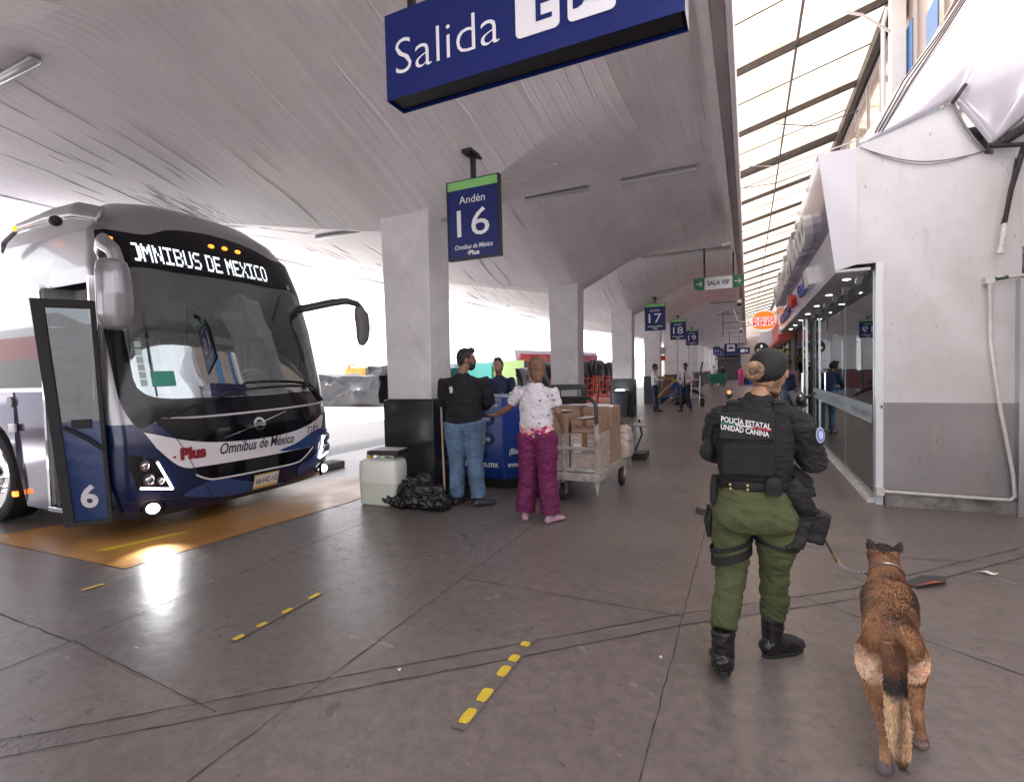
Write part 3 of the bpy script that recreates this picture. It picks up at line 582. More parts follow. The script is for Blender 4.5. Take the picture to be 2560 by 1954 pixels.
b = MB(); b.tube([(1.83,6.44,4.02),(1.87,6.40,4.08),(1.92,6.38,4.16)], .018, n=6); b.build('bent_lip', DKB, t, W=True)
b = MB()
for k in range(3): b.tube([(1.22+.03*k,6.5,3.9),(1.45+.04*k,6.48,4.35),(1.75+.02*k,6.45,4.75),(2.12+.02*k,6.42,5.35)], .007, n=6)
tag(b.build('cable_run', CAB), 'thin black cables climbing the edge of the white curved cladding', 'cable')
b = MB(); b.tube([(-.12,8.6,4.55),(.4,7.6,4.1),(.8,6.8,3.9),(1.1,6.7,3.93),(1.4,6.7,4.1)], .008, n=6)
tag(b.build('conduit', ALU), 'thin grey conduit reaching from the fascia top towards the skylight', 'conduit')

# ---------------------------------------------------------------- beyond the shop
t = thing('burger_kiosk', 'fast food kiosk with red awning and grey shutters beyond the glass shop', 'kiosk', (1.5, 20, 0))
b = MB(); b.box(1.18,3.2,17.3,26,0,3.6); b.build('wall', mat('kiosk_wall', (.34,.30,.31), .5), t, W=True)
for k in range(4):
    b = MB(); ya = 17.4+2.1*k; b.box(1.12,1.178,ya,ya+.16,0,2.3); b.build('dark_post', mat('brown_post', (.05,.03,.03), .4) if k == 0 else bpy.data.materials['brown_post'], t, W=True)
    b = MB()
    for i in range(12): b.box(1.145,1.175,ya+.18,ya+2.08,.15+i*.17,.3+i*.17)
    b.build('shutter', mat('shutter_grey', (.36,.34,.36), .4, metal=.4) if k == 0 else bpy.data.materials['shutter_grey'], t, W=True)
b = MB(); b.prism([(1.17,2.5),(.80,2.42),(.80,2.28),(.84,2.22),(1.17,2.28)], 16.6, 26, 'y'); b.prism([(1.17,3.2),(1.0,3.2),(1.0,2.52),(1.17,2.52)], 17.3, 26, 'y'); b.build('awning', REDM, t, W=True, bevel=.01)
b = MB(); b.prism([(17.5,2.6),(20,2.6),(20,3.1),(17.5,3.1)], .98, .996, 'x'); b.build('menu_board', mat('menu_green', (.05,.3,.08), .4, c2=(.7,.65,.5), scale=3), t, W=True)
# round hamburger sign on its bracket
t = thing('burger_sign', 'round sign with orange bun halves and red lettering above the walkway', 'sign', (.53, 20, 3.1))
ORG = mat('bun_orange', (.85,.25,.02), .35, emit=.25); REDL = mat('sign_red', (.75,.02,.01), .35, emit=.2); SW = mat('sign_white', (.85,.84,.82), .3, emit=.25)
b = MB(); b.prism([(.53+.40*math.cos(a)*(1 if abs(math.cos(a)) < .8 else .97), 3.11+.385*math.sin(a)) for a in [2*math.pi*i/40 for i in range(40)]], 19.93, 20.07, 'y'); b.build('sign_disc', SW, t, W=True, bevel=.01)
b = MB()
top = [(.53+.335*math.cos(a), 3.24+.20*math.sin(a)) for a in [math.pi*i/24 for i in range(25)]]; b.prism(top, 19.918, 19.929, 'y')
bot = [(.53+.335*math.cos(a), 2.93+.12*math.sin(a)) for a in [math.pi+math.pi*i/24 for i in range(25)]]; b.prism(bot, 19.918, 19.929, 'y'); b.build('bun', ORG, t, W=True)
b = MB(); text(b, 'BURGER', (.17,19.915,3.10), (1,0,0), (0,0,1), .72, .125, bold=.02); text(b, 'KING', (.18,19.915,2.945), (1,0,0), (0,0,1), .70, .15, bold=.03); b.build('lettering', REDL, t, W=True)
b = MB()
for z in (3.0, 3.25): b.tube([(.9,20,z),(1.2,20,z)], .02, n=6)
b.tube([(.13,20,3.05),(-.3,20,3.15),(-.45,20,3.6)], .015, n=6); b.tube([(.15,20,3.2),(-.35,20,3.05)], .012, n=6); b.build('bracket', LET, t, W=True)
t = thing('black_round_sign', 'black round sign with white lettering behind the officer’s cap', 'sign', (.42, 19, 2.1))
b = MB(); b.cyl((.42,18.95,2.10),(.42,19.05,2.10),.22,n=32); b.build('sign_disc', BLACK, t, W=True)
b = MB(); text(b, 'CAFE', (.28,18.944,2.03), (1,0,0), (0,0,1), .28, .07, bold=.03); b.prism([(.38,2.15),(.46,2.15),(.44,2.24),(.40,2.24)], 18.938, 18.948, 'y'); b.build('lettering', SW, t, W=True)
b = MB(); b.cyl((.64,19,2.1),(1.18,19,2.1),.02,n=6); b.build('bracket', BLACK, t, W=True)
t = thing('planter', 'yellow green bush under the red awning', 'plant', (.98, 17.1, 0))
b = MB()
for i in range(420):
    a = random.random()*6.28; r = random.random()**.5*.16; z = 1.78+random.uniform(-.22, .22); c = Vector((1.0+r*math.cos(a), 16.95+r*2*math.sin(a), z)); d = Vector((random.uniform(-1,1), random.uniform(-1,1), random.uniform(-.3,1))).normalized()*.06; e = d.orthogonal().normalized()*.018
    b.add([c, c+d*.5+e, c+d, c+d*.5-e], [(0,1,2,3)])
b.build('leaves', mat('lime_leaves', (.22,.28,.02), .5), t, W=True, fix=False)
b = MB(); b.cyl((1.0,16.95,1.35),(1.0,16.95,1.62),.1,.14,n=14); b.cyl((1.0,16.95,1.5),(1.17,17.3,1.5),.02,n=6); b.build('pot', BLACK, t, W=True)
# bright wall running on to the end, louvred end wall
t = thing('long_wall', 'pale shop wall running on beyond the kiosk to the far end', 'wall', (1.4, 40, 0))
b = MB(); b.box(1.3,3.2,26,84,0,4.3); b.build('wall', PURL, t, W=True)
for k in range(7):
    b = MB(); b.box(1.0,1.3,28+k*5,28.3+k*5,0,4.2); b.build('pilaster', PURL, t, W=True)
t = thing('far_building', 'end wall of the terminal with louvres and a dark opening', 'building', (-2, 70, 0))
b = MB(); b.box(-12,3.4,70,70.5,3.1,8.5); b.box(-12,-4.2,70,70.5,0,3.1); b.box(-.8,1.4,69.6,70.5,0,5.6); b.build('wall', mat('far_wall', (.5,.47,.46), .7), t, W=True)
LV = mat('louvre_tan', (.42,.37,.33), .6)
b = MB()
for i in range(17): b.box(-.75,1.3,69.45,69.58,.3+i*.3,.5+i*.3)
b.build('louvre', LV, t, W=True)
b = MB(); b.box(-4.2,-.8,70.2,70.4,0,3.1); b.build('opening', mat('dark_opening', (.05,.05,.05), .5), t, W=True)
b = MB(); b.box(-6.3,-.9,68.6,69.9,3.15,3.5); b.box(-6.0,-1.2,68.9,69.9,2.6,2.75); b.build('lintel_canopy', mat('brown_lintel', (.12,.09,.08), .6), t, W=True)
# red-brown screens between the farther columns
SCR = mat('faded_red_screen', (.30,.095,.085), .55, c2=(.22,.07,.065), scale=6, bump=.5, bscale=25, stretch=(4,4,.6))
for k, (ya, yb, x) in enumerate(((23.8,28.3,-3.55),(29.7,34.3,-3.52),(35.6,40.2,-3.5))):
    t = thing('screen_panel', ('red-brown screen panel behind the man with a tie', 'red-brown screen panel beside the farther seated man', 'red-brown screen panel farthest along the column row')[k], 'screen', (x, ya, 0), 0, 'red-brown screens between columns')
    b = MB()
    for i in range(int((yb-ya)/.12)): b.box(x-.012-(.006 if i % 2 else 0), x+.012-(.006 if i % 2 else 0), ya+i*.12, ya+i*.12+.12, .06, 1.12)
    b.build('panel', SCR, t, W=True)
    b = MB(); b.box(x-.03,x+.03,ya-.05,ya,0,1.16); b.box(x-.03,x+.03,yb,yb+.05,0,1.16); b.box(x-.025,x+.025,ya,yb,1.12,1.16); b.build('frame', SCR, t, W=True)

# ---------------------------------------------------------------- hanging signs
NAVY = mat('sign_blue', (.0025,.012,.125), .35, coat=.12); GRN = mat('sign_green', (.24,.55,.18), .35); TXW = mat('sign_text', (.80,.78,.82), .4); DKG = mat('dark_green', (.01,.17,.07), .35); BRS = mat('brushed_metal', (.45,.45,.46), .3, metal=.8, bump=.1, bscale=80, stretch=(1,1,20))
t = thing('exit_sign', 'large blue box sign reading Salida with E and bus symbols', 'sign', (-1.1, 2.68, 3.4))
b = MB(); b.box(-2.0,-.26,2.60,2.605,3.19,3.70); b.build('front_panel', NAVY, t, W=True)
b = MB(); b.box(-2.0,-.26,2.605,2.765,3.24,3.70); b.box(-1.985,-.275,2.62,2.75,3.205,3.24); b.build('case', BLACK, t, W=True)
b = MB(); b.box(-2.0,-.26,2.765,2.77,3.19,3.70); b.box(-2.005,-2.0,2.605,2.77,3.19,3.70); b.box(-.26,-.255,2.605,2.77,3.19,3.70); b.build('side_panel', NAVY, t, W=True)
b = MB(); text(b, 'Salida', (-1.925,2.596,3.325), (1,0,0), (0,0,1), .70, .205, bold=-.012); b.build('lettering', TXW, t, W=True)
b = MB(); b.prism(rrect(-1.125,-.875,3.30,3.60,.03), 2.592, 2.597, 'y'); sy = b.build('letter_symbol', TXW, t, W=True)
b = MB()
for q in ((-1.00,-.98,3.385,3.56),(-.98,-.875,3.375,3.385)): pass
b.box(-1.005,-.978,2.587,2.5915,3.36,3.56); b.box(-.978,-.915,2.587,2.5915,3.36,3.383); b.box(-.978,-.925,2.587,2.5915,3.445,3.465); b.box(-.978,-.915,2.587,2.5915,3.537,3.56); b.build('letter_e', NAVY, sy)
b = MB(); b.prism(rrect(-.83,-.58,3.30,3.60,.03), 2.592, 2.597, 'y'); sy = b.build('bus_symbol', TXW, t, W=True)
b = MB(); b.prism(rrect(-.80,-.63,3.385,3.48,.012), 2.587, 2.5915, 'y'); b.cyl((-.765,2.585,3.385),(-.765,2.591,3.385),.02); b.cyl((-.67,2.585,3.385),(-.67,2.591,3.385),.02); b.box(-.80,-.77,2.587,2.5915,3.36,3.39); b.build('bus_drawing', NAVY, sy)
b = MB(); b.prism([(-.5,3.42),(-.42,3.42),(-.42,3.39),(-.36,3.45),(-.42,3.51),(-.42,3.48),(-.5,3.48)], 2.592, 2.597, 'y'); b.build('arrow', TXW, t, W=True)
b = MB()
for x in (-1.86, -.4): b.box(x-.02,x+.02,2.67,2.71,3.70,zc(x,2.7)+.02)
b.build('hanger', BLACK, t, W=True)
def anden(num, lab, y, x=-2.71, near=False, z0=2.765, green=True):
    t = thing('platform_sign', lab, 'sign', (x, y, z0), 0, 'hanging platform number signs'); t.scale = (1.18,)*3
    b = MB(); b.box(-.262,.262,0,.006,.012,.725); b.build('front_panel', NAVY, t)
    b = MB(); b.box(-.262,.262,-.003,.0,.648,.725); b.build('green_band', GRN, t)
    b = MB(); b.box(-.275,-.262,-.006,.05,0,.735); b.box(.262,.275,-.006,.05,0,.735); b.box(-.262,.262,-.006,.05,0,.012); b.box(-.262,.262,-.003,.05,.725,.735); b.box(-.262,.262,.006,.05,.012,.725); b.build('frame', BLACK, t)
    b = MB()
    if near or num < 20: text(b, 'Andén', (-.14,-.003,.515), (1,0,0), (0,0,1), .27, .07 if 1 else 0)
    text(b, str(num), (-.17,-.003,.21), (1,0,0), (0,0,1), .34, .25)
    if near or num < 20: text(b, 'Omnibus de México', (-.20,-.003,.095), (1,0,0), (0,0,1), .40, .045, bold=.015, shear=.3); text(b, '·Plus', (-.07,-.003,.035), (1,0,0), (0,0,1), .13, .045, bold=.04)
    else: b.box(-.17,.17,-.004,-.002,.09,.115)
    b.build('lettering', TXW, t)
    zt = (zc(x, y+.03)-z0)/1.18
    b = MB(); b.box(-.02,.02,.01,.05,.735,zt); b.box(-.05,.05,-.09,.13,zt-.02,zt+.01); b.build('hanger', BLACK, t)
    return t
anden(16, 'largest and nearest hanging platform sign, number sixteen, left of centre', 4.95, near=True)
anden(17, 'hanging platform sign seventeen, above the rubbish bin and the third column', 17.0)
anden(18, 'hanging platform sign eighteen, between the seventeen and nineteen signs', 23.0)
anden(19, 'hanging platform sign nineteen, smallest of the near group of platform signs', 29.1)
anden(54, 'small far platform sign fifty-four, left end of the far group', 53.1)
anden(55, 'small far platform sign fifty-five, just right of fifty-four', 59)
anden(56, 'tiny far platform sign fifty-six, partly hidden behind fifty-five', 65)
anden(57, 'farthest small blue platform sign, mostly hidden', 69)
# green lounge sign
t = lounge = thing('lounge_sign', 'green and silver hanging sign reading SALA VIP with arrows', 'sign', (-.47, 10, 3.0))
def quarter(cx, s):  # rounded outer end, drawn in x,z
    P = [(cx, 2.93), (cx, 3.15), (cx+s*.235, 3.15)]
    return P+[(cx+s*(.235-.10+.10*math.cos(a)), 3.03-.10*math.sin(a)) for a in [R(90*i/6) for i in range(7)]]
b = MB(); b.prism([(-.70,2.93),(-.24,2.93),(-.24,3.15),(-.70,3.15)], 10.0, 10.03, 'y'); b.build('centre_plate', BRS, t, W=True)
for cx, s in ((-.703,-1),(-.237,1)): b = MB(); b.prism(quarter(cx, s*.82), 10.0, 10.03, 'y'); b.build('green_end', DKG, t, W=True)
b = MB(); text(b, 'SALA VIP', (-.655,9.996,3.0), (1,0,0), (0,0,1), .37, .085, bold=.03); b.build('lettering', BLACK, t, W=True)
for cx in (-.80, -.15):
    b = MB(); b.box(cx-.05,cx+.045,9.992,9.997,3.035,3.05); b.prism([(cx+.005,3.09),(cx+.02,3.09),(cx+.06,3.0425),(cx+.02,2.995),(cx+.005,2.995),(cx+.043,3.0425)], 9.991, 9.996, 'y'); b.build('arrow', TXW, t, W=True)
b = MB(); b.box(-.72,-.69,10.0,10.03,3.15,3.68); b.box(-.235,-.205,10.0,10.03,3.15,3.68); b.build('hanger', BLACK, t, W=True)
lounge.location = (-.667, 14.2, 3.63); lounge.scale = (1.42,)*3
# far direction signs
for (x0, x1, z0, z1, y, lab, ic) in ((-1.75,-.75,2.6,3.5,46,'far square blue sign with a white bus symbol',1), (-1.1,.2,2.75,3.35,52,'far wide blue sign with arrow, right of the square bus sign',2)):
    t = thing('direction_sign', lab, 'sign', (x0, y, z0)); b = MB(); b.box(x0,x1,y,y+.1,z0,z1); b.build('panel', NAVY, t, W=True)
    b = MB()
    if ic == 1: b.prism(rrect(x0+.2,x1-.2,z0+.25,z1-.08,.05), y-.02, y-.005, 'y')
    else: b.prism(rrect(x0+.5,x0+.85,z0+.15,z1-.15,.03), y-.02, y-.005, 'y'); b.prism([(x1-.35,z0+.15),(x1-.15,z0+.3),(x1-.35,z1-.15)], y-.02, y-.005, 'y')
    b.build('symbol', TXW, t, W=True)
    if ic == 1: b = MB(); b.box(x0+.3,x1-.3,y-.03,y-.022,z0+.45,z0+.6); b.box(x0+.4,x1-.4,y-.03,y-.022,z0+.68,z0+.74); b.build('bus_drawing', NAVY, t, W=True)
    b = MB(); b.cyl((x0+.4,y+.05,z1),(x0+.4,y+.05,4.6),.025,n=6); b.build('hanger', BLACK, t, W=True)
# cameras on the canopy edge
def cctv(x, y, z, lab, dome=False):
    t = thing('security_camera', lab, 'camera', (x, y, z), 0, 'security cameras on the canopy edge')
    b = MB()
    if dome: b.cyl((0,0,.05),(0,0,.16),.09,.05,n=16); b.build('bracket', LET, t); b = MB(); b.ball((0,0,.03),(.085,.085,.1)); b.build('camera_dome', BLACK, t, smooth=60)
    else:
        b.tube([(0,0,0),(.05,0,.05),(.1,0,.1)], .012, n=6); b.build('bracket', LET, t)
        b = MB(); b.cyl((-.14,-.1,-.07),(.02,.02,.0),.035,n=12); b.cyl((-.15,-.108,-.076),(-.14,-.1,-.07),.04,n=12); b.build('camera_body', LET, t); b = MB(); b.cyl((-.156,-.112,-.08),(-.15,-.108,-.076),.028,n=12); b.build('lens', BLACK, t)
cctv(-.38, 13.0, 4.40, 'white bullet camera on the canopy edge above the green lounge sign')
cctv(-.20, 24, 4.42, 'small white camera on the canopy edge right of the 17 sign')
cctv(-.26, 20, 3.75, 'dark dome camera on the canopy edge left of the burger sign', True)
cctv(-.33, 30, 3.45, 'white dome camera hanging near the far direction signs', True)
b = MB(); b.tube([(-.9,30,4.5),(-1.15,30,4.5),(-1.2,30,4.45),(-1.2,30,3.2)], .02, n=6); tag(b.build('hanging_pipe', BLACK), 'thin bent black pipe hanging near the far dome camera', 'pipe')
# ---------------------------------------------------------------- the coach: local x forward, y across, built at 1/.86 scale then scaled into metres
KB = .86
PROF=[(.0,-.14),(.08,-.06),(.3,0),(.9,0),(1.1,-.04),(1.5,-.12),(2.2,-.27),(2.9,-.45),(3.25,-.56),(3.5,-.72),(3.70,-.96),(3.83,-1.3),(3.88,-1.9)]
WID=[(.0,1.44),(.4,1.5),(1.2,1.5),(2.2,1.47),(2.8,1.42),(3.25,1.32),(3.5,1.16),(3.70,.92),(3.83,.6),(3.88,.3)]
def _l(T, z): return float(np.interp(z, [p[0] for p in T], [p[1] for p in T]))
def BS(t, z):
    w = _l(WID, z); s = min(abs(t)/w, 1.); return _l(PROF, z)-.46*(1-max(0, 1-s**2.6)**.42)
def bp(t, z, off=0.):
    e = .01; x = BS(t, z); n = Vector((1, -(BS(t+e, z)-BS(t-e, z))/(2*e), -(BS(t, z+e)-BS(t, z-e))/(2*e))).normalized() if abs(t) < _l(WID, z)-.03 else Vector((.5, math.copysign(.87, t), 0))
    p = (Vector((x, t, z))+n*off)*KB
    return p
def bpatch(poly, off, name, m, parent, step=.05, th=0.):
    """polygon given in (across, height) laid onto the curved front as a shallow raised panel"""
    bm = bmesh.new(); vs = [bm.verts.new((a, b_, 0)) for a, b_ in poly]; bm.faces.new(vs)
    lo = [min(p[k] for p in poly) for k in (0, 1)]; hi = [max(p[k] for p in poly) for k in (0, 1)]
    for k in (0, 1):
        c = lo[k]+step
        while c < hi[k]-1e-4:
            no = (1,0,0) if k == 0 else (0,1,0); co = (c,0,0) if k == 0 else (0,c,0)
            bmesh.ops.bisect_plane(bm, geom=bm.verts[:]+bm.edges[:]+bm.faces[:], plane_co=co, plane_no=no); c += step
    bmesh.ops.triangulate(bm, faces=[f for f in bm.faces if len(f.verts) > 4])
    for v in bm.verts: v.co = bp(v.co.x, v.co.y, off)
    bmesh.ops.recalc_face_normals(bm, faces=bm.faces)
    me = bpy.data.meshes.new(name); bm.to_mesh(me); bm.free()
    if len(me.polygons) and sum(p.normal.x*p.area for p in me.polygons) < 0: me.flip_normals()
    shade(me, 180); me.materials.append(m); o = bpy.data.objects.new(name, me); col.objects.link(o); o.parent = parent
    return o
def smoothpoly(P, n=8, closed=False):   # catmull-rom through points
    Q = []; m = len(P)
    for i in range(m if closed else m-1):
        p0, p1, p2, p3 = (P[(i+k-1) % m] if closed else P[min(max(i+k-1, 0), m-1)] for k in range(4))
        for j in range(n):
            t = j/n; Q.append(tuple(.5*((2*p1[k])+(-p0[k]+p2[k])*t+(2*p0[k]-5*p1[k]+4*p2[k]-p3[k])*t*t+(-p0[k]+3*p1[k]-3*p2[k]+p3[k])*t**3) for k in (0, 1)))
    if not closed: Q.append(P[-1])
    return Q
BLU = mat('coach_navy', (.006,.013,.060), .22, metal=.2, coat=.35, var=.1, scale=2); BLL = mat('coach_light_blue', (.035,.08,.24), .25, metal=.3, coat=.4); SIL = mat('coach_silver', (.30,.29,.31), .3, metal=.55, coat=.5, var=.05, scale=2)
LILAC = mat('coach_pearl_side', (.30,.28,.36), .10, metal=.75, coat=.6); GBLK = mat('gloss_black', (.004,.004,.006), .10, spec=.35); RUB = mat('rubber', (.015,.015,.016), .7); WPT = mat('coach_white', (.74,.72,.76), .25, coat=.6)
def front_glass():
    m = glass_mat('windscreen', (.92,.97,.98), .22); return m
WGL = front_glass()
LIT = mat('lamp_lit', (1,1,1), .3, emit=5); AMB = mat('amber_lit', (1,.25,.03), .3, emit=1.3); LED = mat('led_dot', (.82,.9,1), .4, emit=1.3); SHG = mat('dark_glass', (.02,.025,.028), .03, coat=1)
bus = thing('coach', 'dark blue and silver long distance coach with its door open, lit sign and route letters', 'bus', (-4.962, 3.969, .21))
# body shell in rings; the front glass opening is its own part
def ring(z, n=26):
    w = _l(WID, z); P = []
    for i in range(-n, n+1):
        s = math.sin(i/n*math.pi/2)**1; s = math.copysign(abs(s)**.9, s); P.append(Vector((BS(s*w, z), s*w, z))*KB)
    return P
zs_ = [-.0,.08,.2,.4,.7,.9,1.0,1.1,1.3,1.5,1.8,2.2,2.6,2.9,3.1,3.25,3.4,3.5,3.6,3.70,3.77,3.83,3.88]
WIN = smoothpoly([(-1.30,3.24),(-.93,3.22),(-.62,3.35),(-.1,3.41),(.45,3.36),(.80,3.25),(1.25,3.22),(1.36,2.7),(1.42,2.1),(1.42,1.47),(1.36,1.15)], 5)+[(1.2,1.09),(.6,1.07),(0,1.06),(-.6,1.07),(-1.16,1.09),(-1.28,.97)]+smoothpoly([(-1.36,1.06),(-1.42,1.3),(-1.43,1.8),(-1.42,2.3),(-1.36,2.8),(-1.31,3.2)], 4)
def inside(p, poly):
    c = False; j = len(poly)-1
    for i in range(len(poly)):
        if (poly[i][1] > p[1]) != (poly[j][1] > p[1]) and p[0] < (poly[j][0]-poly[i][0])*(p[1]-poly[i][1])/(poly[j][1]-poly[i][1])+poly[i][0]: c = not c
        j = i
    return c
SCR_IN = smoothpoly([(-1.20,2.78),(-.6,2.80),(0,2.81),(.6,2.80),(1.2,2.78),(1.29,2.3),(1.30,1.7),(1.22,1.36),(.6,1.30),(0,1.29),(-.6,1.30),(-1.22,1.36),(-1.30,1.8),(-1.28,2.4)], 4, True)
b = MB(); nn_ = 40
Zf = [0,.06,.12,.2,.3,.4,.5,.6,.7,.8,.9,1.0]+[1.05+.05*i for i in range(46)]+[3.35,3.42,3.5,3.57,3.64,3.70,3.75,3.79,3.83,3.86,3.88]; Zf = sorted(set(round(z, 3) for z in Zf))
rings = []
for z in Zf:
    w = _l(WID, z); rings.append([(math.sin(i/nn_*math.pi/2), z) for i in range(-nn_, nn_+1)])
V = []; idx = {}
for j, z in enumerate(Zf):
    w = _l(WID, z)
    for i in range(2*nn_+1): s = rings[j][i][0]; V.append(Vector((BS(s*w, z), s*w, z))*KB)
F = []; MI = []
for j in range(len(Zf)-1):
    for i in range(2*nn_):
        zc_ = (Zf[j]+Zf[j+1])/2; t_ = (rings[j][i][0]+rings[j][i+1][0])/2*_l(WID, zc_)
        if inside((t_, zc_), SCR_IN): continue
        F.append((j*(2*nn_+1)+i, j*(2*nn_+1)+i+1, (j+1)*(2*nn_+1)+i+1, (j+1)*(2*nn_+1)+i))
        low = zc_ < 1.03+.1*max(0, abs(t_)-1.2) ; MI.append(0 if (low and abs(t_) < 2) else 1)
b.v = [tuple(v) for v in V]; b.f = F; b.mi = MI
# roof closing strip
n0 = (len(Zf)-1)*(2*nn_+1)
b.f += [tuple(n0+i for i in range(2*nn_+1))[::-1]]; b.mi += [1]
fb = b.build('body', [BLU, SIL], bus, smooth=40, fix=False)
if sum(p.normal.x*p.area for p in fb.data.polygons) < 0: fb.data.flip_normals()
XB = -13.2
def sx(z, sgn): w = _l(WID, z); return BS(w, z)
for sg, nm in ((1, 'side_panel'), (-1, 'side_panel')):
    b = MB(); zz = [z for z in Zf if z >= 0]
    def P(z, x): return Vector((x, sg*_l(WID, z), z))*KB
    def strip(z0, z1, xa, xb, mi, dy=0.):
        Z = [z0]+[z for z in zz if z0 < z < z1]+[z1]
        for a, c in zip(Z[:-1], Z[1:]):
            xa0 = sx(a, sg) if xa is None else xa; xa1 = sx(c, sg) if xa is None else xa
            q = [P(a, xa0), P(a, xb), P(c, xb), P(c, xa1)]; q = [v+Vector((0, sg*dy, 0)) for v in q]; b.add(q, [(0,1,2,3) if sg > 0 else (3,2,1,0)], mi)
    if sg > 0: strip(0, 1.45, None, XB, 0); strip(1.45, 2.95, None, XB, 2); strip(2.95, 3.88, None, XB, 1)
    else:
        strip(0, 1.0, None, -.62, 0); strip(1.0, 2.62, None, -.62, 1); strip(2.62, 3.88, None, -1.62, 1)
        # cladding behind the doorway, wheel arch cut in steps
        def arch(x): d = abs(x+3.05); return .42+math.sqrt(max(0, .62**2-d*d)) if d < .62 else .0
        xs_ = [-1.62]+[-1.62-.06*i for i in range(1, 60)]+[-5.2]
        for xa, xb in zip(xs_[:-1], xs_[1:]):
            za, zb = arch(xa), arch(xb); b.add([P(za,xa),P(zb,xb),P(1.42,xb),P(1.42,xa)], [(3,2,1,0)], 3)
        strip(0, 1.42, -5.2, XB, 3); strip(1.42, 1.47, -1.62, XB, 4, .012); strip(1.47, 2.98, -1.62, XB, 2); strip(2.98, 3.88, -1.62, XB, 1)
    b.build(nm, [BLU, SIL, SHG, LILAC, CHROME], bus, smooth=30, fix=False)
b = MB(); b.box(XB*KB, (XB+.05)*KB, -1.3*KB, 1.3*KB, 0, 3.7*KB); b.box(XB*KB,-1.7*KB,-.35*KB,.35*KB,3.80*KB,3.875*KB)
Z = [z for z in Zf if z >= 3.83]
b.build('rear_panel', BLU, bus)
b = MB(); b.grid(lambda u, v: (Vector(((-1.8+(XB+1.8)*u), (-.62+1.24*v), 3.84))*KB), 2, 2); b.build('roof', SIL, bus, fix=False)
# interior seen through the glass
INT = mat('coach_interior', (.30,.30,.31), .7, var=.3, scale=3); DSH = mat('dashboard', (.07,.07,.08), .5); CUR = mat('pale_curtain', (.62,.61,.60), .8); SEAT = mat('seat_green', (.2,.26,.05), .7)
b = MB(); b.box(-12*KB,-.5*KB,-1.35*KB,1.38*KB,.30*KB,.34*KB); b.box(-12*KB,-1.0*KB,-1.2*KB,1.2*KB,3.35*KB,3.4*KB); b.box(-3.6*KB,-3.55*KB,-1.35*KB,1.4*KB,.34*KB,3.35*KB); b.build('cabin', INT, bus)
b = MB(); b.prism([(-.30,.95),(-.95,.95),(-1.05,1.25),(-.85,1.36),(-.55,1.32),(-.34,1.12)], -.85*KB, 1.36*KB, 'y', M=Matrix.Diagonal((KB,1,KB,1))); db = b.build('dashboard', DSH, bus, bevel=.02)
b = MB(); b.tube([(-1.12*KB+.1*math.cos(a), .75*KB+.2*math.sin(a), 1.52*KB+.12*math.cos(a)) for a in [2*math.pi*i/24 for i in range(25)]], .014, n=6); b.tube([(-1.12*KB,.75*KB,1.52*KB),(-.95*KB,.75*KB,1.3*KB)], .03, n=8); b.build('steering_wheel', DSH, bus)
for y, m_ in ((.75, DSH), (-.5, SEAT)):
    b = MB(); b.box(-1.95,-1.45,y*KB-.25,y*KB+.25,.95,1.05); b.box(-2.05,-1.93,y*KB-.24,y*KB+.24,1.0,1.75); b.box(-2.03,-1.95,y*KB-.13,y*KB+.13,1.76,1.95); b.build('driver_seat' if y > 0 else 'guide_seat', m_, bus, bevel=.04)
b = MB()
for (ya, yb, x) in ((-1.15,-.25,-2.6),(.15,1.05,-2.9)):
    b.grid(lambda u, v: ((x+.05*math.sin(u*38))*KB, (ya+(yb-ya)*u)*KB, (1.1+1.1*v)*KB), 60, 1)
b.build('curtain', CUR, bus, smooth=60, fix=False)
b = MB(); b.box(-.95,-.9,-.62,-.5,1.9,2.45); b.box(-1.0,-.96,.2,.6,2.05,2.15); b.build('sun_visor', DSH, bus)
# black mask round the glass, with the see-through pane set in it
def ringpatch(outer, inner, off, name, m, parent):
    n = 120
    def rs(P):
        L_ = [0]; Q = P+[P[0]]
        for a, c in zip(Q[:-1], Q[1:]): L_.append(L_[-1]+math.hypot(c[0]-a[0], c[1]-a[1]))
        out = []
        for k in range(n):
            s = L_[-1]*k/n; i = max(j for j in range(len(L_)) if L_[j] <= s+1e-9); i = min(i, len(P)-1); f = (s-L_[i])/max(1e-9, L_[i+1]-L_[i]); out.append((Q[i][0]+(Q[i+1][0]-Q[i][0])*f, Q[i][1]+(Q[i+1][1]-Q[i][1])*f))
        return out
    # radial match by angle about centre
    c0 = (0, 2.05)
    def polar(P, a):
        d = (math.cos(a), math.sin(a)); best = 0
        for i in range(len(P)):
            p, q = P[i], P[(i+1) % len(P)]; ex, ey = q[0]-p[0], q[1]-p[1]; den = d[0]*ey-d[1]*ex
            if abs(den) < 1e-9: continue
            t = ((p[0]-c0[0])*ey-(p[1]-c0[1])*ex)/den; s = ((p[0]-c0[0])*d[1]-(p[1]-c0[1])*d[0])/den
            if t > 0 and -1e-6 <= s <= 1+1e-6: best = max(best, t)
        return (c0[0]+d[0]*best, c0[1]+d[1]*best)
    N_ = 240; b = MB(); K = 8; RG = []
    for k in range(K+1):
        RG.append([])
    for i in range(N_):
        a = 2*math.pi*i/N_; o_, i_ = polar(outer, a), polar(inner, a)
        for k in range(K+1):
            f = k/K; q = (i_[0]+(o_[0]-i_[0])*f, i_[1]+(o_[1]-i_[1])*f); RG[k].append(bp(q[0], q[1], off))
    b.loft(RG, caps=False); o = b.build(name, m, parent, smooth=180, fix=False)
    if sum(p.normal.x*p.area for p in o.data.polygons) < 0: o.data.flip_normals()
    return o
wm = ringpatch(WIN, SCR_IN, .012, 'windscreen_mask', GBLK, bus)
bpatch([(a*1.02, 2.05+(z-2.05)*1.02) for a, z in SCR_IN], .006, 'windscreen', WGL, bus)
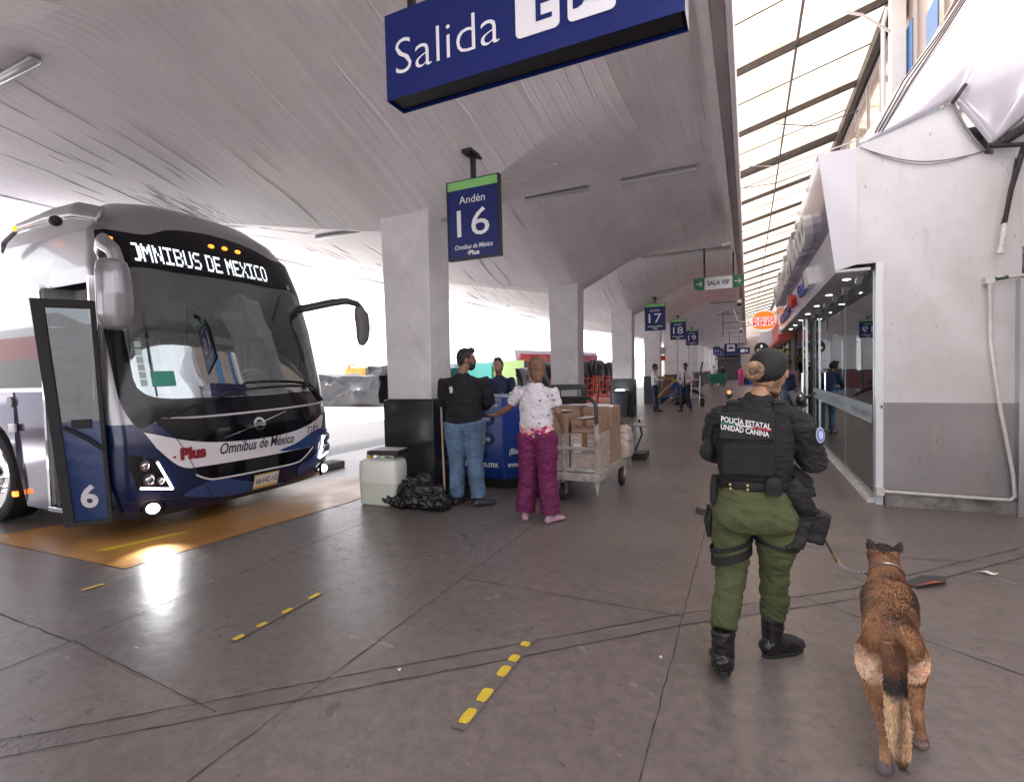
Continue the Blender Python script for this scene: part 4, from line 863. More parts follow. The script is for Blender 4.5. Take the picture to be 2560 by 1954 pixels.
# destination display: dot matrix
dm = bpatch([(-1.12,2.86),(-1.10,3.11),(.70,3.11),(.68,2.86)], .017, 'destination_display', mat('display_back', (.004,.006,.006), .25), bus, .06)
FONT = {'O':"01110 10001 10001 10001 10001 10001 01110",'M':"10001 11011 11111 10101 10001 10001 10001",'N':"10001 11001 11001 10101 10011 10011 10001",'I':"11111 00100 00100 00100 00100 00100 11111",'B':"11110 10001 10001 11110 10001 10001 11110",'U':"10001 10001 10001 10001 10001 10001 01110",'S':"01111 10000 10000 01110 00001 00001 11110",'D':"11110 10001 10001 10001 10001 10001 11110",'E':"11111 10000 10000 11110 10000 10000 11111",'X':"10001 10001 01010 00100 01010 10001 10001",'C':"01111 10000 10000 10000 10000 10000 01111",'(':"1110 0011 0011 0011 0011 0011 1110",' ':"00 00 00 00 00 00 00"}
cols = []
for ch in '(MNIBUS DE MEXICO':
    rows = FONT[ch].split()
    for c in range(len(rows[0])): cols += [[rw[c] == '1' for rw in rows]]*2
    cols.append([False]*7)
    cols.append([False]*7) if ch != '(' else None
b = MB(); W_ = 1.70; dt = W_/len(cols); dz = .215/14
for i, c in enumerate(cols):
    for j in range(14):
        if c[j//2]:
            t_, z_ = -1.075+i*dt, 3.09-j*dz; r = .36
            b.add([bp(t_+dx*dt*r, z_+dy*dz*r, .021) for dx, dy in ((-1,-1),(1,-1),(1,1),(-1,1))], [(0,1,2,3)])
b.build('lit_dots', LED, dm, fix=False)
# chrome line, black nose, white band, swirls
def curve_strip(P, w, off, name, m, parent, taper=True):
    Q = smoothpoly(P, 8); b = MB(); top = []; bot = []
    for i, (a, z) in enumerate(Q):
        k = w/2*(math.sin(math.pi*(i+.3)/(len(Q)-.4))**.4 if taper else 1); top.append(bp(a, z+k, off)); bot.append(bp(a, z-k, off))
    mid = [bp(a, z, off+.012) for a, z in Q]
    n = len(Q); b.add(top+mid+bot, [(i, n+i, n+i+1, i+1) for i in range(n-1)]+[(n+i, 2*n+i, 2*n+i+1, n+i+1) for i in range(n-1)]); return b.build(name, m, parent, smooth=60)
LOW1 = smoothpoly([(-1.02,.86),(-.80,.80),(-.49,.757),(.0,.735),(.5,.76),(.88,.835),(1.18,.94)], 6)
NOSE = [(-1.20,1.085),(-.7,1.075),(-.2,1.08),(.2,1.085),(.7,1.095),(1.22,1.10)]+LOW1[::-1]
nose = bpatch(NOSE, .012, 'nose_panel', GBLK, bus)
BAND = [(-1.29,.956)]+smoothpoly([(-1.196,.775),(-.954,.524),(-.55,.50),(-.2,.49),(.4,.485),(.853,.50),(1.109,.64),(1.24,.93)], 6)+[(1.18,.945)]+LOW1[::-1][1:]
band = bpatch(BAND, .008, 'white_band', WPT, bus)
bpatch(smoothpoly([(.30,.535),(.6,.60),(.95,.72),(1.2,.74),(1.26,.62),(1.0,.52),(.6,.505)], 6, True), .013, 'blue_swirl', BLL, band)
bpatch(smoothpoly([(-.95,.20),(-.6,.33),(-.2,.22),(.5,.05),(.1,.06),(-.5,.09)], 6, True), .008, 'blue_swirl', BLL, bus)
bpatch(smoothpoly([(.65,.27),(.95,.36),(1.30,.55),(1.33,.42),(1.05,.2),(.7,.1)], 6, True), .008, 'blue_swirl', BLL, bus)
curve_strip([(-1.13,1.10),(-.72,1.078),(.19,1.088),(1.1,1.118),(1.3,1.15)], .026, .016, 'chrome_line', WPT, bus)
gr = bpatch([(-.86,.505)]+smoothpoly([(-.78,.41),(-.62,.345),(-.1,.335),(.573,.335),(.75,.39),(.92,.50)], 5)+[(.5,.50),(0,.497),(-.5,.50)], .011, 'lower_grille', GBLK, bus)
curve_strip([(-.84,.42),(-.70,.345),(-.55,.325),(0,.318),(.55,.318),(.73,.37),(.92,.49)], .022, .016, 'grille_trim', WPT, gr, False)
# round maker's emblem on a bar
b = MB(); n = 30
for r0, r1 in ((.055,.085),):
    P0 = [bp(math.cos(a)*r0, .925+math.sin(a)*r0, .02) for a in [2*math.pi*i/n for i in range(n)]]; P1 = [bp(math.cos(a)*r1, .925+math.sin(a)*r1, .02) for a in [2*math.pi*i/n for i in range(n)]]; b.loft([P0, P1], caps=False)
b.add([bp(t_, z_, .016) for t_, z_ in ((-.50,.80),(-.07,.90),(-.07,.912),(-.50,.806))], [(0,1,2,3)]); b.add([bp(t_, z_, .016) for t_, z_ in ((.07,.945),(.45,1.05),(.45,1.056),(.07,.957))], [(0,1,2,3)])
b.add([bp(t_, z_, .022) for t_, z_ in ((-.085,.905),(.085,.905),(.085,.945),(-.085,.945))], [(0,1,2,3)]); em = b.build('emblem', CHROME, nose, fix=False)
def btext(s, t0, z0, w, h, name, m, parent, off, **k):
    vs, fs = text_geo(s, 0., k.get('bold', 0), k.get('shear', 0)); rise = k.get('rise', 0)
    b = MB(); b.add([bp(t0+a*w, z0+c*h+rise*a, off) for a, c, _ in vs], fs); return b.build(name, m, parent, fix=False)
btext('VOLVO', -.075, .912, .15, .026, 'emblem_lettering', GBLK, em, .026, bold=.03)
REDT = mat('crimson_lettering', (.22,.008,.02), .4); DKT = mat('dark_lettering', (.012,.012,.03), .4)
btext('Plus', -.985, .605, .27, .145, 'red_lettering', REDT, band, .016, bold=.07); btext('.', -1.055, .64, .03, .03, 'red_lettering', REDT, band, .016, bold=.06)
btext('Omnibus de México', -.55, .61, 1.10, .135, 'script_lettering', DKT, band, .016, bold=.012, shear=.35); btext('7277', .81, .70, .25, .10, 'number', DKT, band, .018, bold=.0)
# plate
PLW = mat('plate_white', (.68,.66,.62), .5); PLY = mat('plate_gold', (.55,.36,.06), .5)
def on(t_, z_, off=.02): return bp(t_, z_, off)
b = MB(); b.add([on(t_, z_, .03) for t_, z_ in ((-.115,.095),(.265,.095),(.265,.285),(-.115,.285))], [(0,1,2,3)]); pl = b.build('number_plate', PLY, bus, fix=False)
b = MB(); b.add([on(t_, z_, .032) for t_, z_ in ((-.105,.130),(.255,.130),(.255,.268),(-.105,.268))], [(0,1,2,3)]); b.build('plate_face', PLW, pl, fix=False)
btext('66-HC-1G', -.085, .158, .33, .075, 'plate_number', DKT, pl, .036, bold=.01)
# headlamps
LHS = mat('lamp_chrome', (.55,.55,.58), .15, metal=1)
def lamp(s):
    hl = bpatch([(s*a, z) for a, z in ((-1.43,.73),(-1.30,.69),(-1.19,.65),(-1.05,.27),(-1.12,.285),(-1.365,.345))], .012, 'headlamp', GBLK, bus, .03)
    b = MB()
    for k, (a, z, r) in enumerate(((-1.30,.60,.062),(-1.27,.44,.072),(-1.18,.41,.045))):
        q = bp(s*a, z, .012); r *= KB; b.cyl(q+Vector((-.03,0,0)), q+Vector((.016,0,0)), r*.8, r, n=20); b.ball(q+Vector((.012,0,0)), (.02, r*.7, r*.7), 14, 8)
    b.build('reflector', LHS, hl, smooth=40)
    P = [(s*a, z) for a, z in ((-1.205,.63),(-1.16,.645),(-1.06,.29),(-1.36,.355))]
    q = [(s*-1.20,.625),(s*-1.075,.305),(s*-1.34,.36)]
    b = MB(); w_ = .014
    for a, c in zip(q[:-1], q[1:]):
        L_ = [(a[0]+(c[0]-a[0])*i/8, a[1]+(c[1]-a[1])*i/8) for i in range(9)]; b.tube([bp(x, z, .022) for x, z in L_], .0095, n=8)
    b.build('light_strip', LIT, hl)
lamp(1); lamp(-1)
for s in (-1, 1):
    q = bp(s*1.22, .115, .0); nv = Vector((.85, s*.52, 0)); b = MB(); b.cyl(q, q+nv*.03, .10, .075, n=22); f_ = b.build('fog_lamp', GBLK, bus); b = MB(); b.ball(q+nv*.03, (.055,.055,.05), 16, 9); b.build('lens', LIT, f_, smooth=180)
spl = bpy.data.lights.new('fog_beam', 'SPOT'); spl.energy = 30; spl.spot_size = R(70); spl.spot_blend = 1; spl.shadow_soft_size = .05; spl.color = (.95,.97,1)
so = bpy.data.objects.new('fog_beam', spl); col.objects.link(so); so.parent = bus; so.location = bp(-1.20,.13,.14); so.rotation_euler = Vector((-.74,.50,.62)).to_track_quat('Z','Y').to_euler()
so['kind'] = 'structure'
for a, z in ((-1.24,3.12),(-.17,3.235),(.02,3.245),(.21,3.24)):
    b = MB(); q = bp(a, z, .018); b.ball(q, (.02,.05 if a < -1 else .035,.022), 12, 8); b.build('marker_lamp', AMB, bus, smooth=180)
# wipers
b = MB()
for P in (((-1.05,1.13),(-.85,1.19),(-.2,1.36),(.5,1.40),(1.0,1.38)), ((1.22,1.18),(1.12,1.28),(.95,1.42),(.4,1.47),(-.1,1.46))):
    Q = smoothpoly(list(P), 6); b.tube([bp(a, z, .035) for a, z in Q], .010, n=6)
b.tube([bp(a, z, .03) for a, z in ((-1.08,1.11),(-.88,1.185))], .022, n=6); b.tube([bp(a, z, .03) for a, z in ((1.25,1.16),(1.13,1.28))], .022, n=6)
b.build('wiper', RUB, bus, smooth=60)
# stickers on the glass
STK = mat('sticker_teal', (.03,.28,.2), .5); STG = mat('sticker_grey', (.4,.5,.5), .5)
bpatch([(-1.15,1.45),(-.93,1.45),(-.93,1.62),(-1.15,1.62)], .016, 'sticker', STK, wm, .05)
for k in range(6): bpatch([(-1.245,1.46+.085*k),(-1.19,1.46+.085*k),(-1.19,1.53+.085*k),(-1.245,1.53+.085*k)], .016, 'sticker', STG, wm, .05)
bpatch([(.98,2.83),(1.04,2.83),(1.04,2.9),(.98,2.9)], .018, 'sticker', STG, wm, .05)
# mirrors
def organic_part(b, name, m, parent, vox=.012, sm=6): return put(name, organic(b, vox, sm), m, parent)
S_ = lambda *p: tuple(v*KB for v in p)
b = MB(); b.tube([S_(-.45,-1.42,2.83), S_(-.25,-1.58,2.90), S_(.02,-1.70,2.90), S_(.16,-1.68,2.80), S_(.2,-1.66,2.66)], [(.075,.04),(.08,.045),(.075,.045),(.06,.045),(.05,.04)], n=14, side=(0,.3,1)); b.ball(S_(-.35,-1.45,2.83), (.12,.08,.07)); organic_part(b, 'mirror_arm', SIL, bus)
b = MB(); b.loft([[Vector(S_(.16+.03*math.sin(math.pi*f)+dx, 0, 0))+Vector((0, (-1.70+t_*w_)*KB, (2.70-.68*f)*KB)) for t_, dx in ((-1,0),(-.8,.07),(-.3,.12),(.3,.12),(.8,.07),(1,0),(.7,-.07),(-.7,-.07))] for f, w_ in ((0,.10),(.04,.135),(.2,.16),(.5,.168),(.8,.165),(.95,.13),(1,.09))]); organic_part(b, 'mirror_housing', SIL, bus, .014, 10)
b = MB(); b.tube([S_(-.75,1.20,2.56), S_(-.5,1.34,2.60), S_(-.2,1.55,2.68), S_(-.05,1.74,2.72), S_(.04,1.88,2.68), S_(.07,1.96,2.58)], [(.06,.035),(.055,.03),(.055,.03),(.05,.03),(.045,.03),(.05,.03)], n=12, side=(0,0,1)); organic_part(b, 'mirror_arm', mat('mirror_dark', (.05,.05,.06), .35), bus)
b = MB(); b.tube([S_(.05,1.88,2.64), S_(.06,1.95,2.5), S_(.05,1.99,2.3), S_(.04,1.98,2.12), S_(.04,1.95,2.02)], [(.05,.04),(.10,.07),(.10,.08),(.085,.07),(.04,.04)], n=14, side=(.6,.8,0)); organic_part(b, 'mirror_housing', mat('mirror_grey', (.17,.165,.18), .35), bus)
# roof horn over the side window and near pillar frame
b = MB(); b.tube([S_(-.75,-1.30,3.38), S_(-1.1,-1.37,3.46), S_(-1.6,-1.40,3.47), S_(-2.3,-1.42,3.42), S_(-2.6,-1.44,3.28), S_(-2.66,-1.44,3.15)], [(.09,.03),(.10,.04),(.08,.035),(.06,.03),(.04,.03),(.02,.02)], n=12, side=(0,.4,1)); organic_part(b, 'roof_fairing', SIL, bus, .016)
b = MB(); q = Vector(S_(-2.1,-1.53,3.36)); b.ball(q, (.045,.02,.03)); q2 = b.build('marker_lamp', AMB, bus, smooth=180)
b = MB(); b.ball(S_(-1.25,-1.50,3.33), (.07,.05,.05)); b.build('side_camera', RUB, bus, smooth=180)
b = MB(); b.box(*S_(-2.52,-2.44), *S_(-1.535,-1.50), *S_(.13,.19)); b.build('side_marker', AMB, bus)
b = MB(); b.box(*S_(-2.55,-2.38), *S_(-1.53,-1.50), *S_(.93,1.03)); b.build('latch', WPT, bus, bevel=.01)
b = MB(); b.cyl(S_(-2.5,-1.505,1.3), S_(-2.5,-1.52,1.3), .055, n=20); b.build('round_sticker', STG, bus)
# doorway: dark well, step, jamb lines
b = MB(); b.box(*S_(-1.62,-.62), *S_(-1.2,-1.15), *S_(.1,2.62)); b.box(*S_(-1.62,-1.58), *S_(-1.5,-1.2), *S_(.1,2.62)); b.build('door_well', INT, bus)
b = MB(); b.box(*S_(-1.62,-.62), *S_(-1.56,-1.3), *S_(.04,.09)); b.build('step', CHROME, bus, bevel=.005)
b = MB(); b.box(*S_(-1.67,-1.62), *S_(-1.53,-1.46), *S_(.05,2.66)); b.box(*S_(-.63,-.60), *S_(-1.53,-1.44), *S_(.05,2.66)); b.build('door_jamb', CHROME, bus)
# the open door leaf, swung out in front of the doorway
def leaf(u, v, off=0.):   # u 0 hinge..1 outer edge, v 0 bottom..1 top
    a = Vector((-.42-.14*v, -1.50, 0)); c = Vector((-.68-.16*v, -1.80-.13*v, 0)); p = a.lerp(c, u); d = (c-a).normalized(); n_ = Vector((-d.y, d.x, 0)); n_ = n_ if n_.x > 0 else -n_
    return (p+n_*off+Vector((0, 0, .02+2.36*v)))*KB
def lbox(b, u0, u1, v0, v1, o0=0., o1=.04, mi=0, n=6):
    for i in range(n):
        va, vb = v0+(v1-v0)*i/n, v0+(v1-v0)*(i+1)/n
        b.add([leaf(u,v,o) for v in (va, vb) for o in (o0, o1) for u in (u0, u1)], [(0,1,3,2),(4,6,7,5),(0,4,5,1),(2,3,7,6),(0,2,6,4),(1,5,7,3)], mi)
door = None
b = MB(); lbox(b,0,1,0,.02,-.01,.05,n=1); lbox(b,0,1,.965,1,-.01,.05,n=1); lbox(b,.80,1,.02,.965,-.01,.05); lbox(b,0,.08,.02,.965,-.01,.05); door = b.build('door', RUB, bus)
b = MB(); lbox(b,.08,.80,.46,.965,.015,.022); b.build('door_glass', glass_mat('door_glass', (.30,.30,.32), .05), door)
b = MB(); lbox(b,.08,.80,.02,.46,.0,.03); b.build('door_panel', mat('door_blue', (.010,.035,.13), .25, metal=.2, coat=.4), door)
b = MB(); b.tube([leaf(.75,.44,.06),leaf(.3,.38,.10),leaf(.05,.33,.06)], .016, n=6); b.box(*[0]*6) if 0 else None; lbox(b,.25,.6,.43,.47,.03,.07,n=1); b.build('door_arm', RUB, door)
vs, fs = text_geo('6', 0., .03, 0.); b = MB(); b.add([leaf(.62-.36*a, .075+.105*c, .034) for a, c, _ in vs], fs); b.build('number_six', mat('number_grey', (.6,.6,.62), .5), door, fix=False)
# panel gaps and lower edge trim on the front
for P in ([(-1.16,1.05),(-.98,.80),(-.80,.40),(-.62,.10)], [(1.16,1.05),(.98,.80),(.84,.40),(.66,.10)], [(-1.45,.22),(-1.0,.19),(-.6,.10)], [(1.45,.22),(1.0,.19),(.66,.10)]):
    Q = smoothpoly(P, 6); b = MB(); b.tube([bp(a, z, .0125) for a, z in Q], .0035, n=5); b.build('panel_gap', RUB, bus)
b = MB(); b.box(-1.35,-1.2,-.9,-.2,1.0,1.5); b.build('front_seat_back', CUR, bus, bevel=.05)
# wheels
def wheel(x, s):
    y = s*1.36*KB; zc0 = .50*KB*1-.21+.0; r = .505
    zc0 = r-.21
    b = MB(); 
    prof = [(r-.13,.12),(r-.05,.135),(r-.01,.12),(r,.08),(r,-.08),(r-.01,-.12),(r-.05,-.135),(r-.13,-.12)]; n = 40
    b.loft([[(x*KB+q*math.cos(a), y+d*1.1, zc0+q*math.sin(a)) for a in [2*math.pi*i/n for i in range(n)]] for q, d in prof], caps=False); w = b.build('wheel', RUB, bus, smooth=40)
    b = MB(); rp = [(.375,.128),(.36,.14),(.34,.12),(.27,.10),(.22,.13),(.15,.15),(.11,.155),(.10,.19),(.06,.2),(.0001,.2)]
    b.loft([[(x*KB+q*math.cos(a), y+s*d, zc0+q*math.sin(a)) for a in [2*math.pi*i/n for i in range(n)]] for q, d in rp]); rm = b.build('rim', CHROME, w, smooth=30)
    b = MB()
    for i in range(10): a = 2*math.pi*i/10; b.cyl((x*KB+.185*math.cos(a), y+s*.14, zc0+.185*math.sin(a)), (x*KB+.185*math.cos(a), y+s*.185, zc0+.185*math.sin(a)), .017, n=6)
    b.build('wheel_nut', CHROME, rm)
    b = MB()
    for i in range(10): a = 2*math.pi*(i+.5)/10; c0 = Vector((x*KB+.305*math.cos(a), y+s*.1165, zc0+.305*math.sin(a))); b.cyl(c0, c0+Vector((0, s*.004, 0)), .027, n=10)
    b.build('hand_hole', RUB, rm)
wheel(-3.05, -1); wheel(-3.05, 1)
b = MB(); b.box(-12*KB,-.5*KB,-1.2*KB,1.2*KB,-.02,.25); b.cyl((-3.05*KB,-1.1,.3),(-3.05*KB,1.1,.3),.09); b.build('chassis', RUB, bus)
wheel(-10.5, -1); wheel(-10.5, 1)
# wheel stop beside the coach
b = MB(); b.prism([(5.0,0),(6.6,0),(6.6,.10),(5.0,.10)], -6.5, -6.2, 'x'); tag(b.build('wheel_stop', DIRT, bevel=.02), 'low concrete wheel stop right of the blue coach', 'wheel stop')

# ---------------------------------------------------------------- second coach parked behind, red and white
b2 = thing('red_coach', 'parked red, black and white coach partly hidden behind the open door of the blue coach', 'bus', (-15.5, 5.8, 0), R(-8))
REDB = mat('coach_red', (.34,.012,.02), .2, coat=.8); PEARL = mat('coach_pearl', (.55,.52,.58), .15, metal=.3, coat=1)
b = MB(); rs = []
for x in (-5.8,-5.6,4.9,5.3,5.5,5.6):
    k = 1 if abs(x) < 5.5 else .9
    rs.append([(x, y*k, z) for y, z in ((-1.25,.35),(-1.28,1.3),(-1.26,2.3),(-1.15,3.0),(-.8,3.25),(0,3.3),(.8,3.25),(1.15,3.0),(1.26,2.3),(1.28,1.3),(1.25,.35))])
b.loft(rs, mi=0); b.build('body', [PEARL], b2, smooth=30)
for nm, zz0, zz1, m_ in (('red_stripe',2.25,2.75,REDB),('window_band',1.62,2.25,SHG),('blue_skirt',.36,1.18,BLU)):
    b = MB(); 
    for s in (-1, 1): b.box(-5.5,5.2,s*1.29-.012,s*1.29+.012,zz0,zz1)
    b.box(5.60,5.62,-1.1,1.1,zz0,zz1); b.build(nm, m_, b2)
b = MB(); b.box(5.56,5.64,-1.0,1.0,2.75,3.15); b.build('rear_cap', REDB, b2, bevel=.03)
b = MB(); text(b, 'VOLVO', (-4.0,-1.315,2.0), (1,0,0), (0,0,1), .8, .14, bold=.03); text(b, 'VOLVO', (3.6,-1.315,1.95), (1,0,0), (0,0,1), .8, .14, bold=.03); b.build('lettering', CHROME, b2)
for x in (-3.8, 2.3, 3.6):
    for s in (-1, 1):
        b = MB(); b.cyl((x,s*1.02,.5),(x,s*1.3,.5),.5,n=28); w = b.build('wheel', RUB, b2, smooth=30); b = MB(); b.cyl((x,s*1.29,.5),(x,s*1.33,.5),.3,.2,n=20); b.build('rim', CHROME, w, smooth=30)

# third coach in the next bay, left of the photo: it stands outside the frame and is mirrored in the pearl side
b3 = copy_tree(b2); b3.location = (-13.2, -1.6, 0); b3.rotation_euler = (0, 0, 0); tag(b3, 'red and white coach in the bay left of the blue coach, mirrored in its side', 'bus')
b4 = copy_tree(b2); b4.location = (-13.5, 36, 0); b4.rotation_euler = (0, 0, R(78)); tag(b4, 'far red and white coach seen between the third and fourth columns', 'bus')
# ---------------------------------------------------------------- people
def V(*p): return Vector(p)
def hand(b, w, d, n, s, curl=.35, k=1.):
    """palm from wrist w along d, palm facing n; s=+1 thumb towards side vector d x n"""
    d, n = Vector(d).normalized(), Vector(n).normalized(); n = (n-d*d.dot(n)).normalized(); sd = d.cross(n)*s
    b.tube([w-d*.03*k, w, w+d*.03*k, w+d*.085*k, w+d*.095*k], [(.026*k,.020*k),(.027*k,.018*k),(.038*k,.016*k),(.042*k,.014*k),(.034*k,.010*k)], n=12, side=sd)
    for i, (o, L) in enumerate(((.030,.070),(.010,.078),(-.011,.073),(-.031,.058))):
        p = w+d*(.085-.006*abs(i-1))*k+sd*o*k; q = d.copy(); P = [p-d*.02*k, p]; c = curl*(1+.12*i)
        for j, f in enumerate((.44,.32,.24)):
            q = (q*math.cos(c)+n*math.sin(c)).normalized(); p = p+q*L*f*k; P.append(p)
            n2 = (n*math.cos(c)-d*math.sin(c)); 
        b.tube(P, [.0085*k,.0088*k,.0080*k,.0072*k,.0055*k], n=8)
    p = w+d*.028*k+sd*.030*k; t1 = (sd*.75+d*.6+n*.2).normalized(); t2 = (sd*.3+d*.9+n*.35).normalized()
    b.tube([p-sd*.012*k, p+t1*.030*k, p+t1*.030*k+t2*.028*k, p+t1*.030*k+t2*.05*k], [.012*k,.011*k,.0095*k,.007*k], n=8)
DEF = dict(pel=(0,0,.90), wai=(0,.0,1.04), che=(0,.0,1.26), nek=(0,-.01,1.43), hea=(0,.02,1.585), shR=(.175,-.01,1.39), shL=(-.175,-.01,1.39), elR=(.22,-.02,1.12), elL=(-.22,-.02,1.12),
           wrR=(.22,.06,.88), wrL=(-.22,.06,.88), hiR=(.09,0,.90), hiL=(-.09,0,.90), knR=(.10,.015,.49), knL=(-.10,.015,.49), anR=(.11,-.01,.085), anL=(-.11,-.01,.085), toR=(.13,.17,.03), toL=(-.13,.17,.03))
def headm(c, yaw, pitch, tilt=0.): return Matrix.Translation(c) @ Matrix.Rotation(yaw, 4, 'Z') @ Matrix.Rotation(-pitch, 4, 'X') @ Matrix.Rotation(tilt, 4, 'Y')
def skull(b, M, k=1., fem=False):
    b.ball((0,-.012*k,.022*k), (.074*k,.093*k,.098*k), 20, 14, M=M); b.ball((0,.028*k,-.045*k), (.058*k,.062*k,.070*k), 16, 10, M=M); b.ball((0,.062*k,-.088*k), (.026*k,.024*k,.022*k), 10, 8, M=M)
    b.tube([(0,.082*k,.025*k),(0,.100*k,-.005*k),(0,.108*k,-.026*k),(0,.085*k,-.034*k)], [.009*k,.011*k,.014*k,.008*k], n=8, M=M)
    b.tube([(-.035*k,.078*k,.036*k),(0,.086*k,.036*k),(.035*k,.078*k,.036*k)], .010*k, n=6, M=M); b.tube([(-.02*k,.082*k,-.055*k),(0,.092*k,-.053*k),(.02*k,.082*k,-.055*k)], .008*k, n=6, M=M)
    for s in (-1, 1): b.ball((s*.074*k,-.012*k,-.004*k), (.010*k,.022*k,.032*k), 8, 6, M=M); b.ball((s*.042*k,.055*k,-.012*k), (.022*k,.02*k,.018*k), 8, 6, M=M)
def mk(c, r=.6, **k): return mat('cloth', c, r, var=k.pop('var', .18), scale=k.pop('scale', 6), bump=k.pop('bump', .35), bscale=k.pop('bscale', 60), **k)
SKIN = mat('skin_tan', (.36,.20,.13), .5, var=.1, scale=9); SKIN2 = mat('skin_brown', (.24,.125,.078), .5, var=.1, scale=9); HAIRB = mat('hair_black', (.012,.010,.010), .45, bump=.8, bscale=90, stretch=(1,1,.25))
EYEW = mat('eye_white', (.7,.68,.66), .2); EYED = mat('eye_dark', (.02,.012,.01), .15); LIPM = mat('lip', (.33,.12,.09), .5)
def person(label, loc, rz, h=1.70, J=None, skin=SKIN, shirt=None, trou=None, shoe=None, hair=HAIRB, hstyle='short', sleeve='long', slim=1., belly=1., leg=(.095,.070,.058), hem=.86, vox=.012, look=(0,0,0), hands=None,
           group=None, noise_=.010, face=True, skirt=False, parts=None, sl_r=1., build_body=True):
    k = h/1.70; j = {a: Vector(v)*k for a, v in DEF.items()}
    if J: j.update({a: Vector(v)*k for a, v in J.items()})
    t = thing('person', label, 'person', loc, rz, group)
    M = headm(j['hea'], *look); hs = k*1.0
    b = MB(); skull(b, M, hs)
    b.tube([j['nek']-V(0,.0,.05*k), j['nek']+V(0,.0,.03*k), j['hea']-V(0,.02*k,.05*k)], [.060*k*slim**.5,.052*k,.050*k], n=14)
    b.tube([j['pel']-V(0,0,.04*k), j['wai'], j['che'], j['nek']-V(0,0,.06*k)], [(.13*k*slim,.09*k),(.11*k*slim,.085*k),(.13*k*slim,.09*k),(.06*k,.05*k)], n=16, side=(1,0,0))
    for s in 'RL':
        sh, el, wr = j['sh'+s], j['el'+s], j['wr'+s]; b.tube([sh.lerp(el, .05), sh.lerp(el, .25), sh.lerp(el, .5), el, el.lerp(wr, .35), wr], [v*k for v in (.040,.044,.043,.036,.036,.025)], n=12)
        for f_ in (.4,.6,.8,1): b.ball(j['nek'].lerp(sh, f_)-V(0,0,(.08-.035*f_)*k), .040*k, 10, 8)
        hd = (hands or {}).get(s) or {}; d = hd.get('d', (wr-el)); n_ = hd.get('n', (-1 if s == 'R' else 1, 0, 0)); hand(b, wr, d, n_, (1 if s == 'R' else -1)*hd.get('s', 1), hd.get('curl', .35), k)
        hi, kn, an = j['hi'+s], j['kn'+s], j['an'+s]; b.tube([hi+V(0,0,.02), hi.lerp(kn, .3), kn, kn.lerp(an, .35), an], [v*k for v in (.07,.066,.046,.046,.034)], n=12)
        b.tube([an+V(0,-.01*k,-.02*k), an.lerp(j['to'+s], .4)-V(0,0,.02)], [.024*k,.018*k], n=8)
    put('body', organic(b, min(vox, .009) if face else vox, 3), skin, t)
    # shirt
    b = MB(); w0 = V(0,0,hem*k); 
    pw = Vector((j['pel'].x, j['pel'].y, hem*k)) if (j['wai'].z > hem*k+.02) else j['pel']
    b.tube([pw, j['pel'].lerp(j['wai'], .5), j['wai'], j['che'], j['nek']-V(0,0,.075*k), j['nek']+V(0,0,.005*k)], [(.158*k*slim,.112*k*belly),(.158*k*slim,.118*k*belly),(.150*k*slim,.120*k*belly),(.162*k*slim,.116*k*(1+belly)/2),(.11*k*slim,.085*k),(.062*k,.060*k)], n=24, side=(1,0,0))
    for s in 'RL':
        sh, el, wr = j['sh'+s], j['el'+s], j['wr'+s]; c_ = j['che'].lerp(sh, .55)
        P = [sh.lerp(el, .02), sh.lerp(el, .2), sh.lerp(el, .45), sh.lerp(el, .75)]; r_ = [.056,.064,.060,.056]
        for f_ in (0,.2,.4,.6,.8,1): b.ball(j['nek'].lerp(sh, .35+.65*f_)-V(0,0,(.075-.02*f_)*k), (.060*k*slim**.5,.062*k*slim**.5,(.066-.010*f_)*k), 14, 10)
        if sleeve == 'long': P += [el, el.lerp(wr, .5), el.lerp(wr, .95)]; r_ += [.052,.046,.036]
        b.tube(P, [v*k*sl_r*(slim**.5) for v in r_], n=14)
    sm = organic(b, vox*.9, 4, noise_, 9/k); so_ = put('shirt', sm, shirt, t)
    # trousers
    b = MB()
    b.tube([j['pel'].lerp(j['wai'], .55), j['pel'], j['pel']-V(0,0,.08*k)], [(.150*k*slim,.108*k),(.165*k*slim,.125*k),(.14*k*slim,.11*k)], n=22, side=(1,0,0))
    for s in 'RL':
        hi, kn, an = j['hi'+s], j['kn'+s], j['an'+s]; b.tube([hi+V(0,0,.03*k), hi.lerp(kn, .3), kn, kn.lerp(an, .5), kn.lerp(an, .96)], [leg[0]*k*slim**.5*1.05, leg[0]*k*slim**.4, leg[1]*k, (leg[1]*.45+leg[2]*.55)*k, leg[2]*k*1.05], n=16)
    put('trousers', organic(b, vox*.9, 4, noise_*1.1, 8/k), trou, t)
    for s in 'RL':
        an, to = j['an'+s], j['to'+s]; f = Vector((to.x-an.x, to.y-an.y, 0)); f = f.normalized() if f.length > .02 else V(0,1,0); b = MB(); z0 = min(an.z, .085*k)
        drop = to.z-.03*k
        q = lambda a, z: Vector((an.x, an.y, 0))+f*a*k+V(0,0,(z+drop*0)*k+ (an.z-.085*k)*max(0, (1-(a+.06)/.25)))
        b.tube([q(-.062,.03), q(-.045,.035), q(0,.045), q(.07,.038), q(.15,.03), q(.19,.024)], [(.028*k,.028*k),(.036*k,.034*k),(.038*k,.045*k),(.042*k,.034*k),(.044*k,.026*k),(.026*k,.018*k)], n=12, side=f.cross(V(0,0,1)))
        b.tube([q(0,.05), q(-.01,.10)], .036*k, n=10); so2 = put('shoe', organic(b, .010, 2), shoe, t)
        for v in so2.data.vertices: v.co.z = max(v.co.z, .004)
